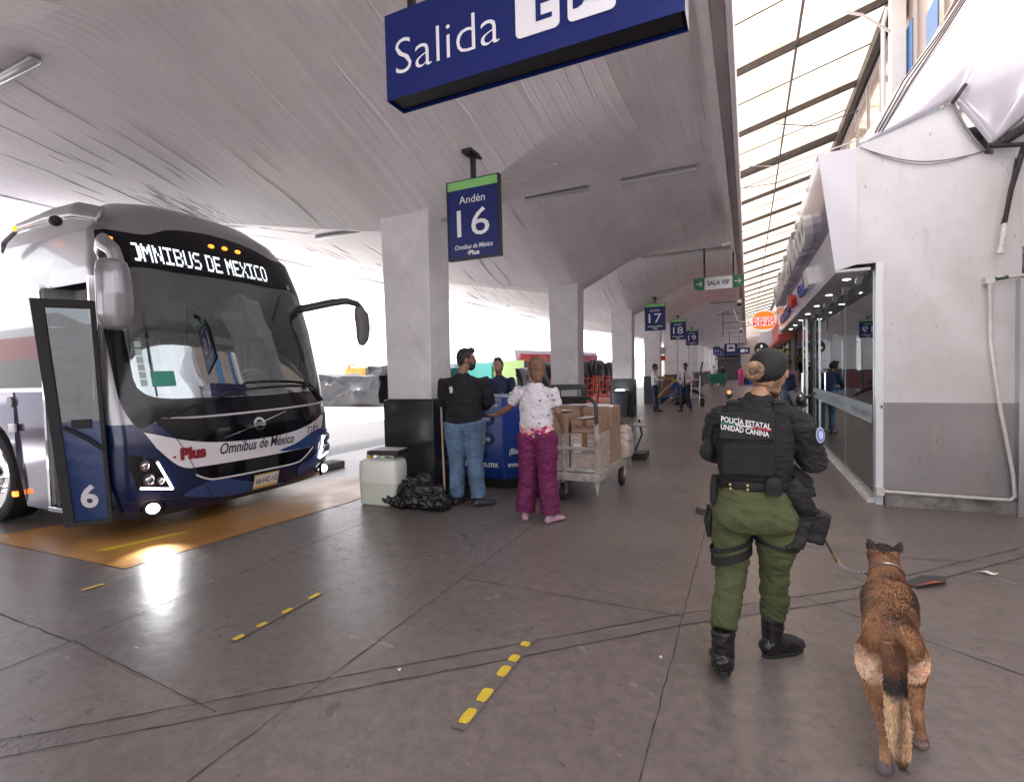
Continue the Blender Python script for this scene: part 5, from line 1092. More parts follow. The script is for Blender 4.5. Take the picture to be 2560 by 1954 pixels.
    # hair
    if hstyle:
        b = MB()
        if hstyle == 'short': b.ball((0,-.020,.034), (.080,.092,.098), 18, 12, M=M @ Matrix.Diagonal((hs,hs,hs,1))); b.ball((0,-.055,-.01), (.070,.052,.062), 12, 8, M=M @ Matrix.Diagonal((hs,hs,hs,1))); b.ball((0,.045,.088), (.058,.040,.030), 12, 8, M=M @ Matrix.Diagonal((hs,hs,hs,1)))
        if hstyle == 'quiff': b.ball((0,-.022,.036), (.084,.094,.098), 18, 12, M=M); b.ball((0,-.06,-.01), (.074,.05,.07), 12, 8, M=M); b.ball((0,.050,.105), (.062,.045,.036), 12, 8, M=M)
        if hstyle == 'long': b.ball((0,-.022,.030), (.092,.105,.105), 18, 12, M=M); b.tube([(0,-.06,.0),(0,-.075,-.07),(.015,-.085,-.12)], [(.08,.06),(.066,.05),(.03,.025)], n=12, M=M, side=(1,0,0))
        put('hair', organic(b, .008 if face else .014, 2, .006, 40), hair, t)
    if face:
        b = MB()
        for s in (-1, 1): b.ball((s*.030,.079,.014), (.0125,.008,.0075), 10, 6, M=M)
        e = b.build('eyes', EYEW, t, smooth=180); b = MB()
        for s in (-1, 1): b.ball((s*.030,.0845,.014), (.0062,.004,.0062), 8, 6, M=M); b.tube([(s*.046,.080,.034),(s*.030,.088,.040),(s*.014,.089,.036)], .0035, n=6, M=M)
        b.build('pupils', EYED, e, smooth=180); b = MB(); b.tube([(-.022,.088,-.052),(0,.0985,-.050),(.022,.088,-.052)], [(.001,.004),(.004,.006),(.001,.004)], n=8, M=M, side=(0,1,0)); b.build('lips', LIPM, t, smooth=180)
    if parts: parts(t, j, M, k)
    return t
DEN = mk((.10,.17,.27), .8, var=.45, scale=5, bump=.5); BLKC = mk((.008,.008,.010), .8); SHW = mk((.62,.62,.66), .6, var=.06); NAVC = mk((.012,.022,.07), .7); SHOB = mat('black_leather', (.012,.011,.012), .3, bump=.3, bscale=40)
def glassesf(t, j, M, k):
    b = MB()
    for s in (-1, 1):
        b.tube([(s*.031+.020*math.cos(a), .094, .012+.015*math.sin(a)) for a in [2*math.pi*i/14 for i in range(15)]], .0018, n=5, M=M); b.tube([(s*.051,.092,.016),(s*.078,.04,.016),(s*.080,-.01,.014)], .0018, n=5, M=M)
    b.tube([(-.011,.095,.014),(0,.099,.017),(.011,.095,.014)], .0018, n=5, M=M); b.build('spectacles', BLACK, t)
def beard(t, j, M, k):
    glassesf(t, j, M, k); b = MB(); b.ball((0,.046,-.070), (.062,.058,.050), 14, 10, M=M); b.ball((0,.03,-.045), (.068,.045,.055), 14, 10, M=M); b.tube([(-.03,.088,-.040),(0,.098,-.036),(.03,.088,-.040)], .008, n=6, M=M)
    put('beard', organic(b, .007, 1, .004, 60), HAIRB, t)
    b = MB(); P = [(-.125,-.155,1.36),(-.09,-.158,1.375),(-.075,-.16,1.34),(-.08,-.162,1.30),(-.11,-.162,1.295),(-.115,-.16,1.33)]; b.add([Vector(p)+V(.0,.012,0) for p in P], [tuple(range(6))]); b.build('shirt_print', mat('print_grey', (.5,.5,.5), .7), t)
# large man in black shirt and jeans, seen from behind, head turned right
person('large bearded man in a black long-sleeved shirt beside the nearest column', (-2.93, 5.02, 0), R(12), 1.80,
       J=dict(hea=(.03,.035,1.572), shR=(.205,-.0,1.375), shL=(-.205,0,1.375), elR=(.27,.06,1.12), elL=(-.26,.05,1.12), wrR=(.12,.24,1.04), wrL=(-.10,.24,1.02), hiR=(.10,0,.88), hiL=(-.10,0,.88), anR=(.14,-.01,.085), anL=(-.12,.03,.085), toR=(.32,.10,.03), toL=(-.10,.2,.03)),
       skin=SKIN2, shirt=mk((.006,.006,.008), .85, bump=.2), trou=DEN, shoe=mat('dark_trainer', (.03,.03,.04), .5), hstyle='quiff', slim=1.26, belly=1.28, leg=(.115,.088,.078), hem=.90, look=(R(-62),R(2),0), hands=dict(R=dict(curl=.7), L=dict(curl=.7)), parts=beard, vox=.011, sl_r=1.08)
# white soles
def sole(t, pts):
    pass
# woman with auburn hair, patterned blouse and plum trousers
def blouse_mat():
    m = mk((.66,.63,.67), .7, var=.05, bump=.25); nt = m.node_tree; L = nt.links; b = nt.nodes['Principled BSDF']; base = b.inputs['Base Color'].links[0].from_socket
    tc = nt.nodes.new('ShaderNodeTexCoord'); v = nt.nodes.new('ShaderNodeTexVoronoi'); v.inputs['Scale'].default_value = 15; v.inputs['Randomness'].default_value = .55; L.new(tc.outputs['Object'], v.inputs['Vector'])
    lt = nt.nodes.new('ShaderNodeMapRange'); lt.inputs[1].default_value = .22; lt.inputs[2].default_value = .16; L.new(v.outputs['Distance'], lt.inputs[0])
    rp = nt.nodes.new('ShaderNodeValToRGB'); rp.color_ramp.elements[0].color = (.10,.03,.06,1); rp.color_ramp.elements[1].color = (.3,.22,.3,1); L.new(v.outputs['Color'], rp.inputs[0])
    m1 = nt.nodes.new('ShaderNodeMix'); m1.data_type = 'RGBA'; L.new(lt.outputs[0], m1.inputs['Factor']); L.new(base, m1.inputs['A']); L.new(rp.outputs[0], m1.inputs['B'])
    v2 = nt.nodes.new('ShaderNodeTexVoronoi'); v2.inputs['Scale'].default_value = 30; L.new(tc.outputs['Object'], v2.inputs['Vector']); r2 = nt.nodes.new('ShaderNodeValToRGB'); e = r2.color_ramp.elements
    e[0].color = (.55,.03,.05,1); e[1].color = (.30,.03,.20,1); e[1].position = .45
    for p, c in ((.6,(.75,.70,.70,1)),(.75,(.75,.25,.12,1)),(.9,(.75,.45,.45,1))): q = r2.color_ramp.elements.new(p); q.color = c
    L.new(v2.outputs['Color'], r2.inputs[0]); sp = nt.nodes.new('ShaderNodeSeparateXYZ'); L.new(tc.outputs['Object'], sp.inputs[0]); n = nt.nodes.new('ShaderNodeTexNoise'); n.inputs['Scale'].default_value = 18; L.new(tc.outputs['Object'], n.inputs['Vector'])
    ad = nt.nodes.new('ShaderNodeMath'); ad.operation = 'MULTIPLY_ADD'; ad.inputs[1].default_value = .16; L.new(n.outputs['Fac'], ad.inputs[0]); L.new(sp.outputs['Z'], ad.inputs[2])
    zr = nt.nodes.new('ShaderNodeMapRange'); zr.inputs[1].default_value = 1.06; zr.inputs[2].default_value = 1.04; L.new(ad.outputs[0], zr.inputs[0])
    m2 = nt.nodes.new('ShaderNodeMix'); m2.data_type = 'RGBA'; L.new(zr.outputs[0], m2.inputs['Factor']); L.new(m1.outputs['Result'], m2.inputs['A']); L.new(r2.outputs[0], m2.inputs['B']); L.new(m2.outputs['Result'], b.inputs['Base Color']); return m
def lady(t, j, M, k):
    glassesf(t, j, M, k); b = MB(); b.tube([(-.05,.05,-.02),(-.01,.088,-.035),(.05,.05,-.02)], [(.01,.02),(.014,.032),(.01,.02)], n=8, M=M, side=(0,0,1)); b.build('face_mask', mat('mask_white', (.7,.7,.72), .8), t, smooth=60)
HAIRA = mat('hair_auburn', (.27,.14,.075), .5, c2=(.11,.052,.028), scale=30, bump=.8, bscale=80, stretch=(1,1,.3))
person('woman in a white patterned blouse and plum trousers reaching out her left arm', (-1.93, 4.74, 0), R(-4), 1.66,
       J=dict(hea=(.0,.03,1.565), shR=(.17,0,1.375), shL=(-.17,0,1.375), elR=(.235,.02,1.13), wrR=(.22,.16,.98), elL=(-.34,.03,1.17), wrL=(-.56,.12,1.075), hiR=(.10,0,.88), hiL=(-.10,0,.88), knR=(.11,.0,.48), knL=(-.11,.0,.48), anR=(.14,-.02,.085), anL=(-.15,-.02,.085), toR=(.20,.12,.03), toL=(-.22,.12,.03)),
       skin=SKIN2, shirt=blouse_mat(), trou=mk((.135,.008,.07), .7, var=.2), shoe=mat('pink_shoe', (.5,.3,.38), .5), hair=HAIRA, hstyle='long', sleeve='short', slim=1.16, belly=1.12, leg=(.108,.098,.098), hem=.86, look=(R(28),R(2),0), hands=dict(L=dict(d=(-1,.12,.05), n=(0,.3,1), s=-1, curl=.12)), parts=lady, vox=.011, sl_r=1.0)
# attendant behind the counter
person('young man in a dark navy shirt looking down behind the blue counter', (-3.46, 7.0, 0), R(200), 1.74, J=dict(hea=(.0,.07,1.575), elR=(.24,.12,1.14), elL=(-.24,.12,1.14), wrR=(.16,.34,1.14), wrL=(-.12,.34,1.14)), shirt=NAVC, trou=BLKC, shoe=SHOB, hstyle='short', sleeve='short', look=(0,R(-28),0))
# two men in white shirts and dark trousers
def tie(t, j, M, k):
    b = MB(); b.box(-.02,.02,.118,.126,1.36,1.40); b.add([(-.016,.124,1.36),(.016,.124,1.36),(.034,.135,1.02),(0,.137,.98),(-.034,.135,1.02)], [(0,1,2,3,4)]); b.build('tie', mat('maroon_tie', (.06,.015,.04), .5), t)
    b = MB(); b.tube([(.155*k*math.cos(a), .115*k*math.sin(a), 1.0*k) for a in [2*math.pi*i/24 for i in range(25)]], .016, n=6); b.build('belt', BLACK, t)
person('man in a white shirt holding papers, seen from the side beside the fourth column', (-3.03, 18.75, 0), R(-78), 1.70, J=dict(elL=(-.22,.10,1.14), wrL=(-.14,.32,1.12), elR=(.22,.10,1.14), wrR=(.12,.32,1.10), anR=(.09,.08,.085), toR=(.09,.26,.03)), skin=SKIN2, shirt=SHW, trou=NAVC, shoe=SHOB, look=(0,R(4),0), leg=(.09,.065,.06), vox=.014)
person('man in a white shirt with a dark tie, hands together, facing us', (-2.0, 18.9, 0), R(172), 1.70, J=dict(elR=(.27,.02,1.13), wrR=(.06,.16,.98), elL=(-.27,.02,1.13), wrL=(-.06,.16,1.0), anL=(-.17,0,.085), anR=(.15,0,.085), toL=(-.25,.15,.03), toR=(.2,.15,.03)), skin=SKIN2, shirt=SHW, trou=NAVC, shoe=SHOB, parts=tie, leg=(.09,.065,.06), vox=.014)
SITJ = dict(pel=(0,0,.42), wai=(0,-.04,.56), che=(0,.0,.80), nek=(0,.05,.96), hea=(0,.12,1.09), shR=(.17,.03,.93), shL=(-.17,.03,.93), elR=(.22,.16,.70), elL=(-.22,.16,.70), wrR=(.12,.36,.62), wrL=(-.12,.36,.62), hiR=(.09,.02,.42), hiL=(-.09,.02,.42), knR=(.12,.40,.36), knL=(-.12,.42,.34), anR=(.14,.80,.12), anL=(-.10,.84,.11), toR=(.15,.93,.2), toL=(-.10,.97,.19))
person('man in blue seated on a hand cart with his leg stretched to the left', (-2.75, 22.8, 0), R(68), 1.7, J=SITJ, skin=SKIN2, shirt=mk((.03,.08,.3)), trou=mk((.03,.05,.12)), shoe=SHOB, hem=.42, vox=.014, face=False)
person('man in a blue top hunched on a low cart, legs stretched right', (-3.0, 28.6, 0), R(-62), 1.7, J=SITJ, skin=SKIN2, shirt=mk((.03,.09,.32)), trou=mk((.09,.09,.09)), shoe=SHOB, hem=.42, vox=.016, face=False, look=(0,R(-35),0))
person('far person in a white hooded top resting against the green cart', (-2.55, 45.3, 0), R(170), 1.7, shirt=mk((.6,.58,.6)), trou=BLKC, shoe=SHOB, vox=.03, face=False, noise_=0)
person('far person in black beside the one in a white hooded top', (-1.95, 46.2, 0), R(150), 1.74, shirt=BLKC, trou=BLKC, shoe=SHOB, vox=.03, face=False, noise_=0)
person('far woman in bright pink from head to foot', (-.55, 47.5, 0), R(-40), 1.65, skin=SKIN2, shirt=mk((.75,.02,.22)), trou=mk((.7,.02,.2)), shoe=SHOB, hstyle='long', leg=(.12,.11,.11), vox=.03, face=False, noise_=0)
def pack(t, j, M, k): b = MB(); b.box(-.16,.16,-.32,-.12,1.0,1.42); b.build('backpack', mk((.06,.06,.09)), t, bevel=.05)
person('far person with a grey backpack and blue jeans walking away', (.85, 46.5, 0), R(5), 1.68, skin=SKIN2, shirt=mk((.5,.5,.55)), trou=mk((.03,.05,.14)), shoe=SHOB, vox=.03, face=False, parts=pack, noise_=0, J=dict(anR=(.11,.15,.085), toR=(.11,.33,.03)))
person('far person in a pinkish top behind the one with the backpack', (1.05, 52, 0), R(160), 1.7, skin=SKIN2, shirt=mk((.4,.18,.2)), trou=BLKC, shoe=SHOB, vox=.03, face=False, noise_=0)
# at the shop door
CAPM = mk((.010,.010,.011), .75, bump=.15)
def cap(t, j, M, k):
    b = MB(); b.ball((0,-.008,.045), (.088,.104,.082), 20, 12, M=M); c = put('cap', organic(b, .008, 1), CAPM, t)
    b = MB(); b.loft([[M @ V((.075)*math.cos(a)*(1 if r else .96), .05+(.04+.085*r)*max(0, math.sin(a)), .038+.004*q-.012*r) for a in [math.pi*i/12 for i in range(13)]] for r, q in ((0,0),(1,0),(1,1),(0,1))], closed=False); b.build('peak', CAPM, c, fix=False)
def bluebag(t, j, M, k):
    cap(t, j, M, k); b = MB(); b.box(-.04,.04,.34,.52,.92,1.0); b.build('blue_folder', mat('blue_bag', (.05,.25,.7), .4), t)
person('man in a blue jacket and dark cap bending towards the shop door', (.86, 13.15, 0), R(38), 1.70, J=dict(che=(0,.08,1.22), nek=(0,.17,1.36), hea=(0,.27,1.47), shR=(.17,.12,1.32), shL=(-.17,.12,1.32), elR=(.23,.20,1.08), elL=(-.23,.18,1.08), wrR=(.12,.40,1.0), wrL=(-.12,.38,1.0)), skin=SKIN2, shirt=mk((.012,.035,.11)), trou=DEN, shoe=SHOB, look=(0,R(-35),0), parts=bluebag, vox=.013)
person('person in a pale pink shirt behind the man in the blue jacket', (.93, 14.7, 0), R(180), 1.68, shirt=mk((.62,.36,.40)), trou=mk((.05,.09,.08)), shoe=SHOB, parts=cap, vox=.014)
# ---------------------------------------------------------------- police officer walking away, world coordinates shifted to a root between the feet
RX, RY = .02, 2.76
def o(x, y, z): return Vector((x-RX, y-RY, z))
t = thing('person', 'police officer in black vest and cap and green trousers walking the dog', 'person', (RX, RY, 0))
OFB = mk((.0075,.007,.009), .75, var=.25, scale=8, bump=.45, bscale=90); VST = mk((.0105,.0095,.013), .8, var=.3, scale=5, bump=.6, bscale=130); NYL = mk((.006,.006,.0065), .6, bump=.4, bscale=150); GRT = mk((.080,.092,.036), .85, var=.22, scale=4, bump=.5, bscale=150)
BOOT = mat('boot_leather', (.011,.010,.011), .26, rvar=.1, scale=14, bump=.4, bscale=24); GOLD = mat('brass', (.6,.42,.15), .3, metal=1); SKO = mat('skin_officer', (.46,.245,.155), .48, var=.1, scale=10)
HC = o(.10, 2.875, 1.472); HM = headm(HC, R(-14), R(-28), R(-3)) @ Matrix.Diagonal((1.03,1.0,.98,1))
sh = {'L': o(-.120,2.79,1.280), 'R': o(.198,2.80,1.275)}; el = {'L': o(-.165,2.84,1.07), 'R': o(.272,2.82,1.045)}; wr = {'L': o(-.06,3.02,1.06), 'R': o(.25,3.01,1.10)}
hi = {'L': o(-.075,2.79,.80), 'R': o(.115,2.80,.80)}; kn = {'L': o(-.085,2.76,.48), 'R': o(.115,2.86,.48)}; an = {'L': o(-.118,2.62,.13), 'R': o(.115,2.93,.085)}
b = MB(); skull(b, HM)
b.tube([o(.04,2.80,1.30), o(.055,2.82,1.36), o(.085,2.865,1.42)], [.062,.050,.052], n=16)
b.tube([o(.02,2.78,.78), o(.02,2.79,.94), o(.03,2.80,1.15), o(.04,2.80,1.30)], [(.14,.1),(.11,.09),(.13,.09),(.06,.05)], n=16, side=(1,0,0))
for s in 'LR':
    b.tube([sh[s].lerp(el[s], .08), sh[s].lerp(el[s], .4), el[s], wr[s]], [.036,.042,.036,.024], n=12); b.ball(sh[s].lerp(o(.04,2.8,1.25), .4), .045); b.tube([hi[s], kn[s], an[s]], [.07,.045,.034], n=12)
    b.tube([an[s]-V(0,.03,.02), an[s]+V(0,.10,-.06)], [.03,.03], n=8)
hand(b, wr['L'], (.5,.8,0), (.3,0,-1), 1, .5); hand(b, wr['R'], (-.15,.3,.95), (-.9,.3,0), 1, .55)
put('body', organic(b, .0065, 3), SKO, t)
b = MB(); hand(b, wr['R'], (-.15,.3,.95), (-.9,.3,0), 1, .55, 1.13); put('glove', organic(b, .006, 1), NYL, t)
# shirt with sleeves
b = MB(); b.tube([o(.02,2.79,.90), o(.02,2.79,1.0), o(.03,2.80,1.15), o(.04,2.80,1.27), o(.045,2.805,1.325), o(.055,2.82,1.352)], [(.160,.115),(.155,.115),(.170,.118),(.155,.095),(.090,.07),(.055,.052)], n=28, side=(1,0,0))
for s in 'LR':
    for f_ in (0,.25,.5,.75,1): b.ball(o(.045,2.805,1.32).lerp(sh[s], f_)-V(0,0,.02+.012*f_), (.056,.058,.050+.010*f_), 16, 10)
    b.tube([sh[s].lerp(el[s], .04), sh[s].lerp(el[s], .22), sh[s].lerp(el[s], .5), el[s]+V((.008 if s == 'R' else -.004),0,0), el[s].lerp(wr[s], .5), el[s].lerp(wr[s], .92)], [.058,.068,.068,.066,.056,.042], n=18)
put('shirt', organic(b, .0075, 4, .012, 11), OFB, t)
# armoured vest
b = MB()
def slab(P, w, d, fy): pass
b.loft([[o(.03+cx+w*math.copysign(abs(math.cos(a))**.6, math.cos(a)), 2.795+dy+d*math.copysign(abs(math.sin(a))**.75, math.sin(a)), z) for a in [2*math.pi*i/40 for i in range(40)]] for z, cx, w, d, dy in ((.955,-.005,.158,.128,.0),(1.0,-.005,.165,.138,0),(1.08,-.003,.170,.142,0),(1.16,0,.172,.142,0),(1.22,.003,.160,.134,.0),(1.26,.007,.136,.112,.0),(1.285,.010,.10,.085,.0))])
for s, x in (('L', -.062), ('R', .135)):
    b.tube([o(x,2.70,1.21), o(x+.0,2.718,1.275), o(x*1.02,2.785,1.325), o(x,2.87,1.30), o(x,2.91,1.23)], [(.036,.013)]*5, n=12, side=(1,0,0))
vest = put('vest', organic(b, .007, 2, .007, 12), VST, t)
vb = lambda x, z, y=2.640: o(x, y, z)
b = MB(); b.box(vb(-.125,0).x, vb(.112,0).x, vb(0,0).y+.006, vb(0,0).y+.03, 1.155, 1.285); put('name_panel', organic(b, .006, 2), NYL, vest)
def vtext(s, x0, x1, zl, zr_, h, m, **k):
    vs, fs = text_geo(s, 0., k.get('bold', 0), 0.); b = MB()
    q = []
    for a, c, _ in vs:
        x = x0+(x1-x0)*a; u = (x-.03)/.172; y = 2.795-.142*(1-abs(u)**3.2)**.62 if abs(u) < 1 else 2.795
        y = 2.6405
        q.append(o(x, y, zl+(zr_-zl)*a+c*h))
    b.add(q, fs); b.build('lettering', m, vest, fix=False)
TX = mat('embroidery_white', (.78,.78,.8), .6)
vtext('POLICÍA ESTATAL', -.118, .095, 1.243, 1.208, .034, TX, bold=.02); vtext('UNIDAD CANINA', -.120, .088, 1.206, 1.173, .026, TX, bold=.02)
for x0, x1, c in ((-.118,-.055,(.01,.22,.08)),(-.055,.02,(.78,.78,.8)),(.02,.097,(.6,.01,.02))):
    b = MB(); n = 6
    pts = []
    for i in range(n+1):
        x = x0+(x1-x0)*i/n; a = (x+.118)/.215; u = (x-.03)/.172; y = 2.795-.142*(1-abs(u)**3.2)**.62; y = 2.6405; z = 1.238-.034*a; pts += [o(x,y,z-.003), o(x,y,z+.003)]
    b.add(pts, [(2*i, 2*i+2, 2*i+3, 2*i+1) for i in range(n)]); b.build('flag_stripe', mat('stripe', c, .6), vest, fix=False)
# pouch flap lines on the lower back, side buckles
b = MB(); b.box(vb(-.115,0).x, vb(.11,0).x, o(0,2.642,0).y, o(0,2.67,0).y, .985, 1.135); put('back_pouch', organic(b, .007, 5), VST, vest)
for x in (-.062, .135): b = MB(); b.box(o(x-.028,0,0).x, o(x+.028,0,0).x, o(0,2.745,0).y, o(0,2.80,0).y, 1.318, 1.336); b.build('shoulder_strap', NYL, vest, bevel=.006)
b = MB(); b.cyl(o(-.098,2.80,1.352), o(-.078,2.795,1.370), .014, n=14); lt = b.build('shoulder_lamp', BLACK, t); b = MB(); b.cyl(o(-.085,2.783,1.378), o(-.086,2.778,1.378), .010, n=12); b.build('amber_lens', mat('amber_lens', (.8,.3,.05), .2, emit=.3), lt)
b = MB(); b.box(-.032,.032,-.02,.02,-.045,.05, M=Matrix.Translation(o(.228,2.95,1.33)) @ Matrix.Rotation(R(-20),4,'Y')); b.ball(o(.243,2.94,1.330), (.024,.022,.028)); rd = put('radio', organic(b, .005, 2), mat('radio_black', (.012,.012,.013), .3), t)
b = MB(); b.cyl(o(.255,2.95,1.335), o(.305,2.93,1.365), .009, .006, n=10); b.cyl(o(.222,2.93,1.37), o(.222,2.93,1.39), .009, n=10); b.build('antenna', BLACK, rd); b = MB(); b.ball(o(.236,2.902,1.35), (.008,.006,.008)); b.build('button', STEEL, rd)
b = MB(); b.ball(o(-.185,2.78,1.085), (.036,.05,.062)); b.tube([o(-.18,2.76,1.14), o(-.165,2.74,1.22)], .012); b.tube([o(-.205,2.75,1.02), o(-.21,2.75,.975), o(-.213,2.75,.955)], .003); put('arm_pouch', organic(b, .006, 2), NYL, t)
# sleeve patch
c = o(.300,2.735,1.185); nr = V(.62,-.78,.05).normalized(); e1 = nr.cross(V(0,0,1)).normalized(); e2 = e1.cross(nr)
def disc(r0x, r0y, off, m, nm, par): b = MB(); b.add([c+nr*off+e1*(r0x*math.cos(a))-e2*(r0y*math.sin(a)) for a in [2*math.pi*i/28 for i in range(28)]], [tuple(range(28))]); return b.build(nm, m, par, fix=False)
c = o(.298,2.765,1.175)
pt = disc(.024,.036,.012,TX,'sleeve_patch',t); disc(.021,.032,.0135,mat('patch_blue', (.10,.14,.42), .6),'patch_ring',pt); disc(.013,.021,.015,mat('patch_light', (.45,.55,.75), .6),'patch_centre',pt)
# belt and its gear
b = MB(); b.loft([[o(.025+w*math.cos(a), 2.785+d*math.sin(a), z) for a in [2*math.pi*i/36 for i in range(36)]] for z, w, d in ((.905,.168,.122),(.93,.172,.126),(.955,.168,.122))]); put('belt', organic(b, .007, 1), NYL, t)
b = MB()
for x, z in ((-.082,.938),(-.080,.918),(-.005,.938),(-.005,.918)): b.cyl(o(x,2.664,z), o(x,2.654,z), .0055, n=12)
b.build('belt_stud', GOLD, t)
b = MB(); b.box(-.033,.033,-.018,.018,-.045,.032, M=Matrix.Translation(o(.105,2.652,.945))); b.ball(o(.105,2.645,.955), (.034,.018,.036)); put('belt_pouch', organic(b, .006, 3), NYL, t)
b = MB(); b.tube([o(-.155,2.755,.965), o(-.160,2.745,.90), o(-.160,2.74,.83), o(-.158,2.74,.80)], [.016,.021,.020,.012], n=12); put('baton_holder', organic(b, .006, 1), NYL, t)
# holster low on the left thigh
b = MB(); b.tube([o(-.175,2.77,.78), o(-.19,2.77,.72), o(-.182,2.775,.64)], [(.020,.038),(.024,.04),(.016,.03)], n=12, side=(1,0,0)); hol = put('holster', organic(b, .006, 1), NYL, t)
b = MB(); b.box(-.045,.01,-.014,.014,-.018,.018, M=Matrix.Translation(o(-.205,2.76,.765)) @ Matrix.Rotation(R(12),4,'Y')); b.cyl(o(-.19,2.77,.76), o(-.19,2.77,.805), .010, n=8); b.build('pistol_grip', mat('pistol_black', (.01,.01,.011), .35), hol, bevel=.005)
# bag on the right thigh
b = MB(); b.box(-.048,.050,-.05,.05,-.075,.072, M=Matrix.Translation(o(.285,2.80,.735)) @ Matrix.Rotation(R(14),4,'Y')); put('thigh_bag', organic(b, .007, 8, .006, 20), NYL, t)
b = MB(); b.tube([o(.17,2.74,.955), o(.20,2.72,.90), o(.245,2.74,.83), o(.285,2.76,.79)], [(.045,.012),(.05,.014),(.045,.016),(.03,.012)], n=10, side=(.5,0,1)); b.tube([o(.19,2.85,1.0), o(.25,2.85,.93), o(.27,2.83,.86)], [(.03,.02),(.045,.03),(.03,.02)], n=10); b.tube([o(.205,2.75,.86), o(.235,2.755,.76), o(.20,2.73,.655), o(.15,2.71,.645)], [(.025,.01),(.045,.015),(.04,.014),(.02,.01)], n=10, side=(1,0,0)); put('hanging_flap', organic(b, .007, 3, .006, 18), NYL, t)
# trousers
b = MB(); b.tube([o(.022,2.79,.915), o(.022,2.785,.86), o(.022,2.775,.78), o(.022,2.78,.72)], [(.158,.115),(.178,.135),(.192,.150),(.18,.14)], n=28, side=(1,0,0))
for s, x in (('L', -.072), ('R', .116)): b.ball(o(x,2.70,.775), (.088,.075,.085), 18, 12)
b.tube([o(-.082,2.78,.80), o(-.082,2.77,.65), o(-.083,2.755,.57), kn['L'], o(-.10,2.70,.36), o(-.115,2.645,.255), o(-.117,2.63,.235)], [.098,.094,.088,.074,.066,.063,.055], n=20)
b.tube([o(.122,2.79,.80), o(.122,2.80,.66), o(.120,2.825,.58), kn['R'], o(.115,2.89,.33), o(.113,2.92,.215), o(.113,2.92,.195)], [.098,.096,.090,.070,.066,.062,.052], n=20)
put('trousers', organic(b, .0075, 4, .010, 7), GRT, t)
b = MB()
for s, zz, r, cx, cy in (('L',.615,.099,-.083,2.765),('L',.565,.094,-.083,2.755),('R',.635,.101,.121,2.81)):
    w_ = .022 if zz < .6 else .012
    b.loft([[o(cx+rr*math.cos(a), cy+rr*1.0*math.sin(a), zz+dz-.10*(-math.cos(a))*.35*(1 if s == 'L' else -.6)) for a in [2*math.pi*i/32 for i in range(32)]] for rr, dz in ((r,-w_),(r+.003,-w_),(r+.003,w_),(r,w_))], caps=False)
b.build('thigh_strap', NYL, t, smooth=40)
b = MB()   # hip pocket seams
for x0, x1 in ((-.115,-.03),(.045,.14)):
    P = [(x0,.885),(x0+.004,.80),((x0+x1)/2,.785),(x1-.004,.80),(x1,.885)]
    b.tube([o(x, 2.78-.175*math.sqrt(max(.05, 1-((x-.022)/.21)**2))+.028+(.0 if z > .84 else -.02), z) for x, z in P], .0018, n=5)
# boots
def boot(a, f, lift, lab):
    f = Vector(f).normalized(); sd = f.cross(V(0,0,1)); b = MB(); q = lambda u, z: Vector((a.x, a.y, 0))+f*u+V(0,0,z+lift*max(0, 1-(u+.07)/.24))
    b.tube([q(-.005,.235-lift*.6), q(-.008,.17), q(-.01,.12), q(-.012,.075)], [.056,.054,.050,.048], n=18)
    b.tube([q(-.068,.045), q(-.05,.052), q(0,.062), q(.06,.055), q(.13,.042), q(.175,.034)], [(.036,.034),(.044,.044),(.046,.058),(.047,.05),(.05,.036),(.034,.024)], n=16, side=sd); bt = put('boot', organic(b, .0065, 3, .004, 22), BOOT, t)
    b = MB()
    for z0, z1 in ((.0,.022),):
        P = []
        for k in range(28):
            an_ = 2*math.pi*k/28; u = .055+.125*math.cos(an_); w_ = (.046 if u > .03 else .038)*math.copysign(abs(math.sin(an_))**.7, math.sin(an_)); P.append((u, w_))
        b.loft([[q(u, z)+sd*w_ for u, w_ in P] for z in (z0, z1)])
    b.build('boot_sole', RUB, bt, bevel=.003)
boot(o(-.120,2.615,0), (-.18,1,0), .045, 'L'); boot(o(.112,2.925,0), (.85,.75,0), .0, 'R')
# cap, bun of hair, tinted strands
b = MB(); b.ball((0,-.010,.046), (.087,.108,.084), 24, 16, M=HM); b.ball((0,-.040,.032), (.082,.076,.058), 20, 12, M=HM); cp = put('cap', organic(b, .006, 2), CAPM, t)
b = MB(); b.loft([[HM @ V(.078*math.cos(a), .055+(.03+.085*r)*max(0, math.sin(a)), .034+.004*q-.014*r) for a in [math.pi*i/14 for i in range(15)]] for r, q in ((0,0),(1,0),(1,1),(0,1))], closed=False); b.build('peak', CAPM, cp, fix=False)
HRS = mat('streaked_hair', (.46,.27,.15), .4, c2=(.035,.02,.014), scale=26, bump=.6, bscale=70)
b = MB(); b.ball((0,-.054,-.022), (.063,.048,.050), 18, 12, M=HM)
for x in (-.038,-.013,.014,.036): b.tube([(x,-.085,.0),(x*.95,-.094,-.050),(x*.7,-.072,-.105)], [.022,.027,.009], M=HM)
hr = put('hair', organic(b, .006, 2, .004, 50), HRS, t)
BC = HM @ V(-.034, -.124, .080); b = MB(); random.seed(5)
for i in range(16):
    ax = Vector((random.uniform(-.5,.5), -1, random.uniform(-.4,.4))).normalized(); u = ax.orthogonal().normalized(); w_ = ax.cross(u); r0 = random.uniform(.016,.038); a0 = random.random()*6.28
    b.tube([BC+ax*(.012*math.sin(j*.5))+u*(r0*math.cos(a0+j*.42))*1.05+w_*(r0*math.sin(a0+j*.42)) for j in range(12)], [.004]+[.009]*10+[.004], n=7, )
b.ball(BC, (.034,.022,.034)); b.build('hair_bun', HRS, hr, smooth=60)
random.seed(11)
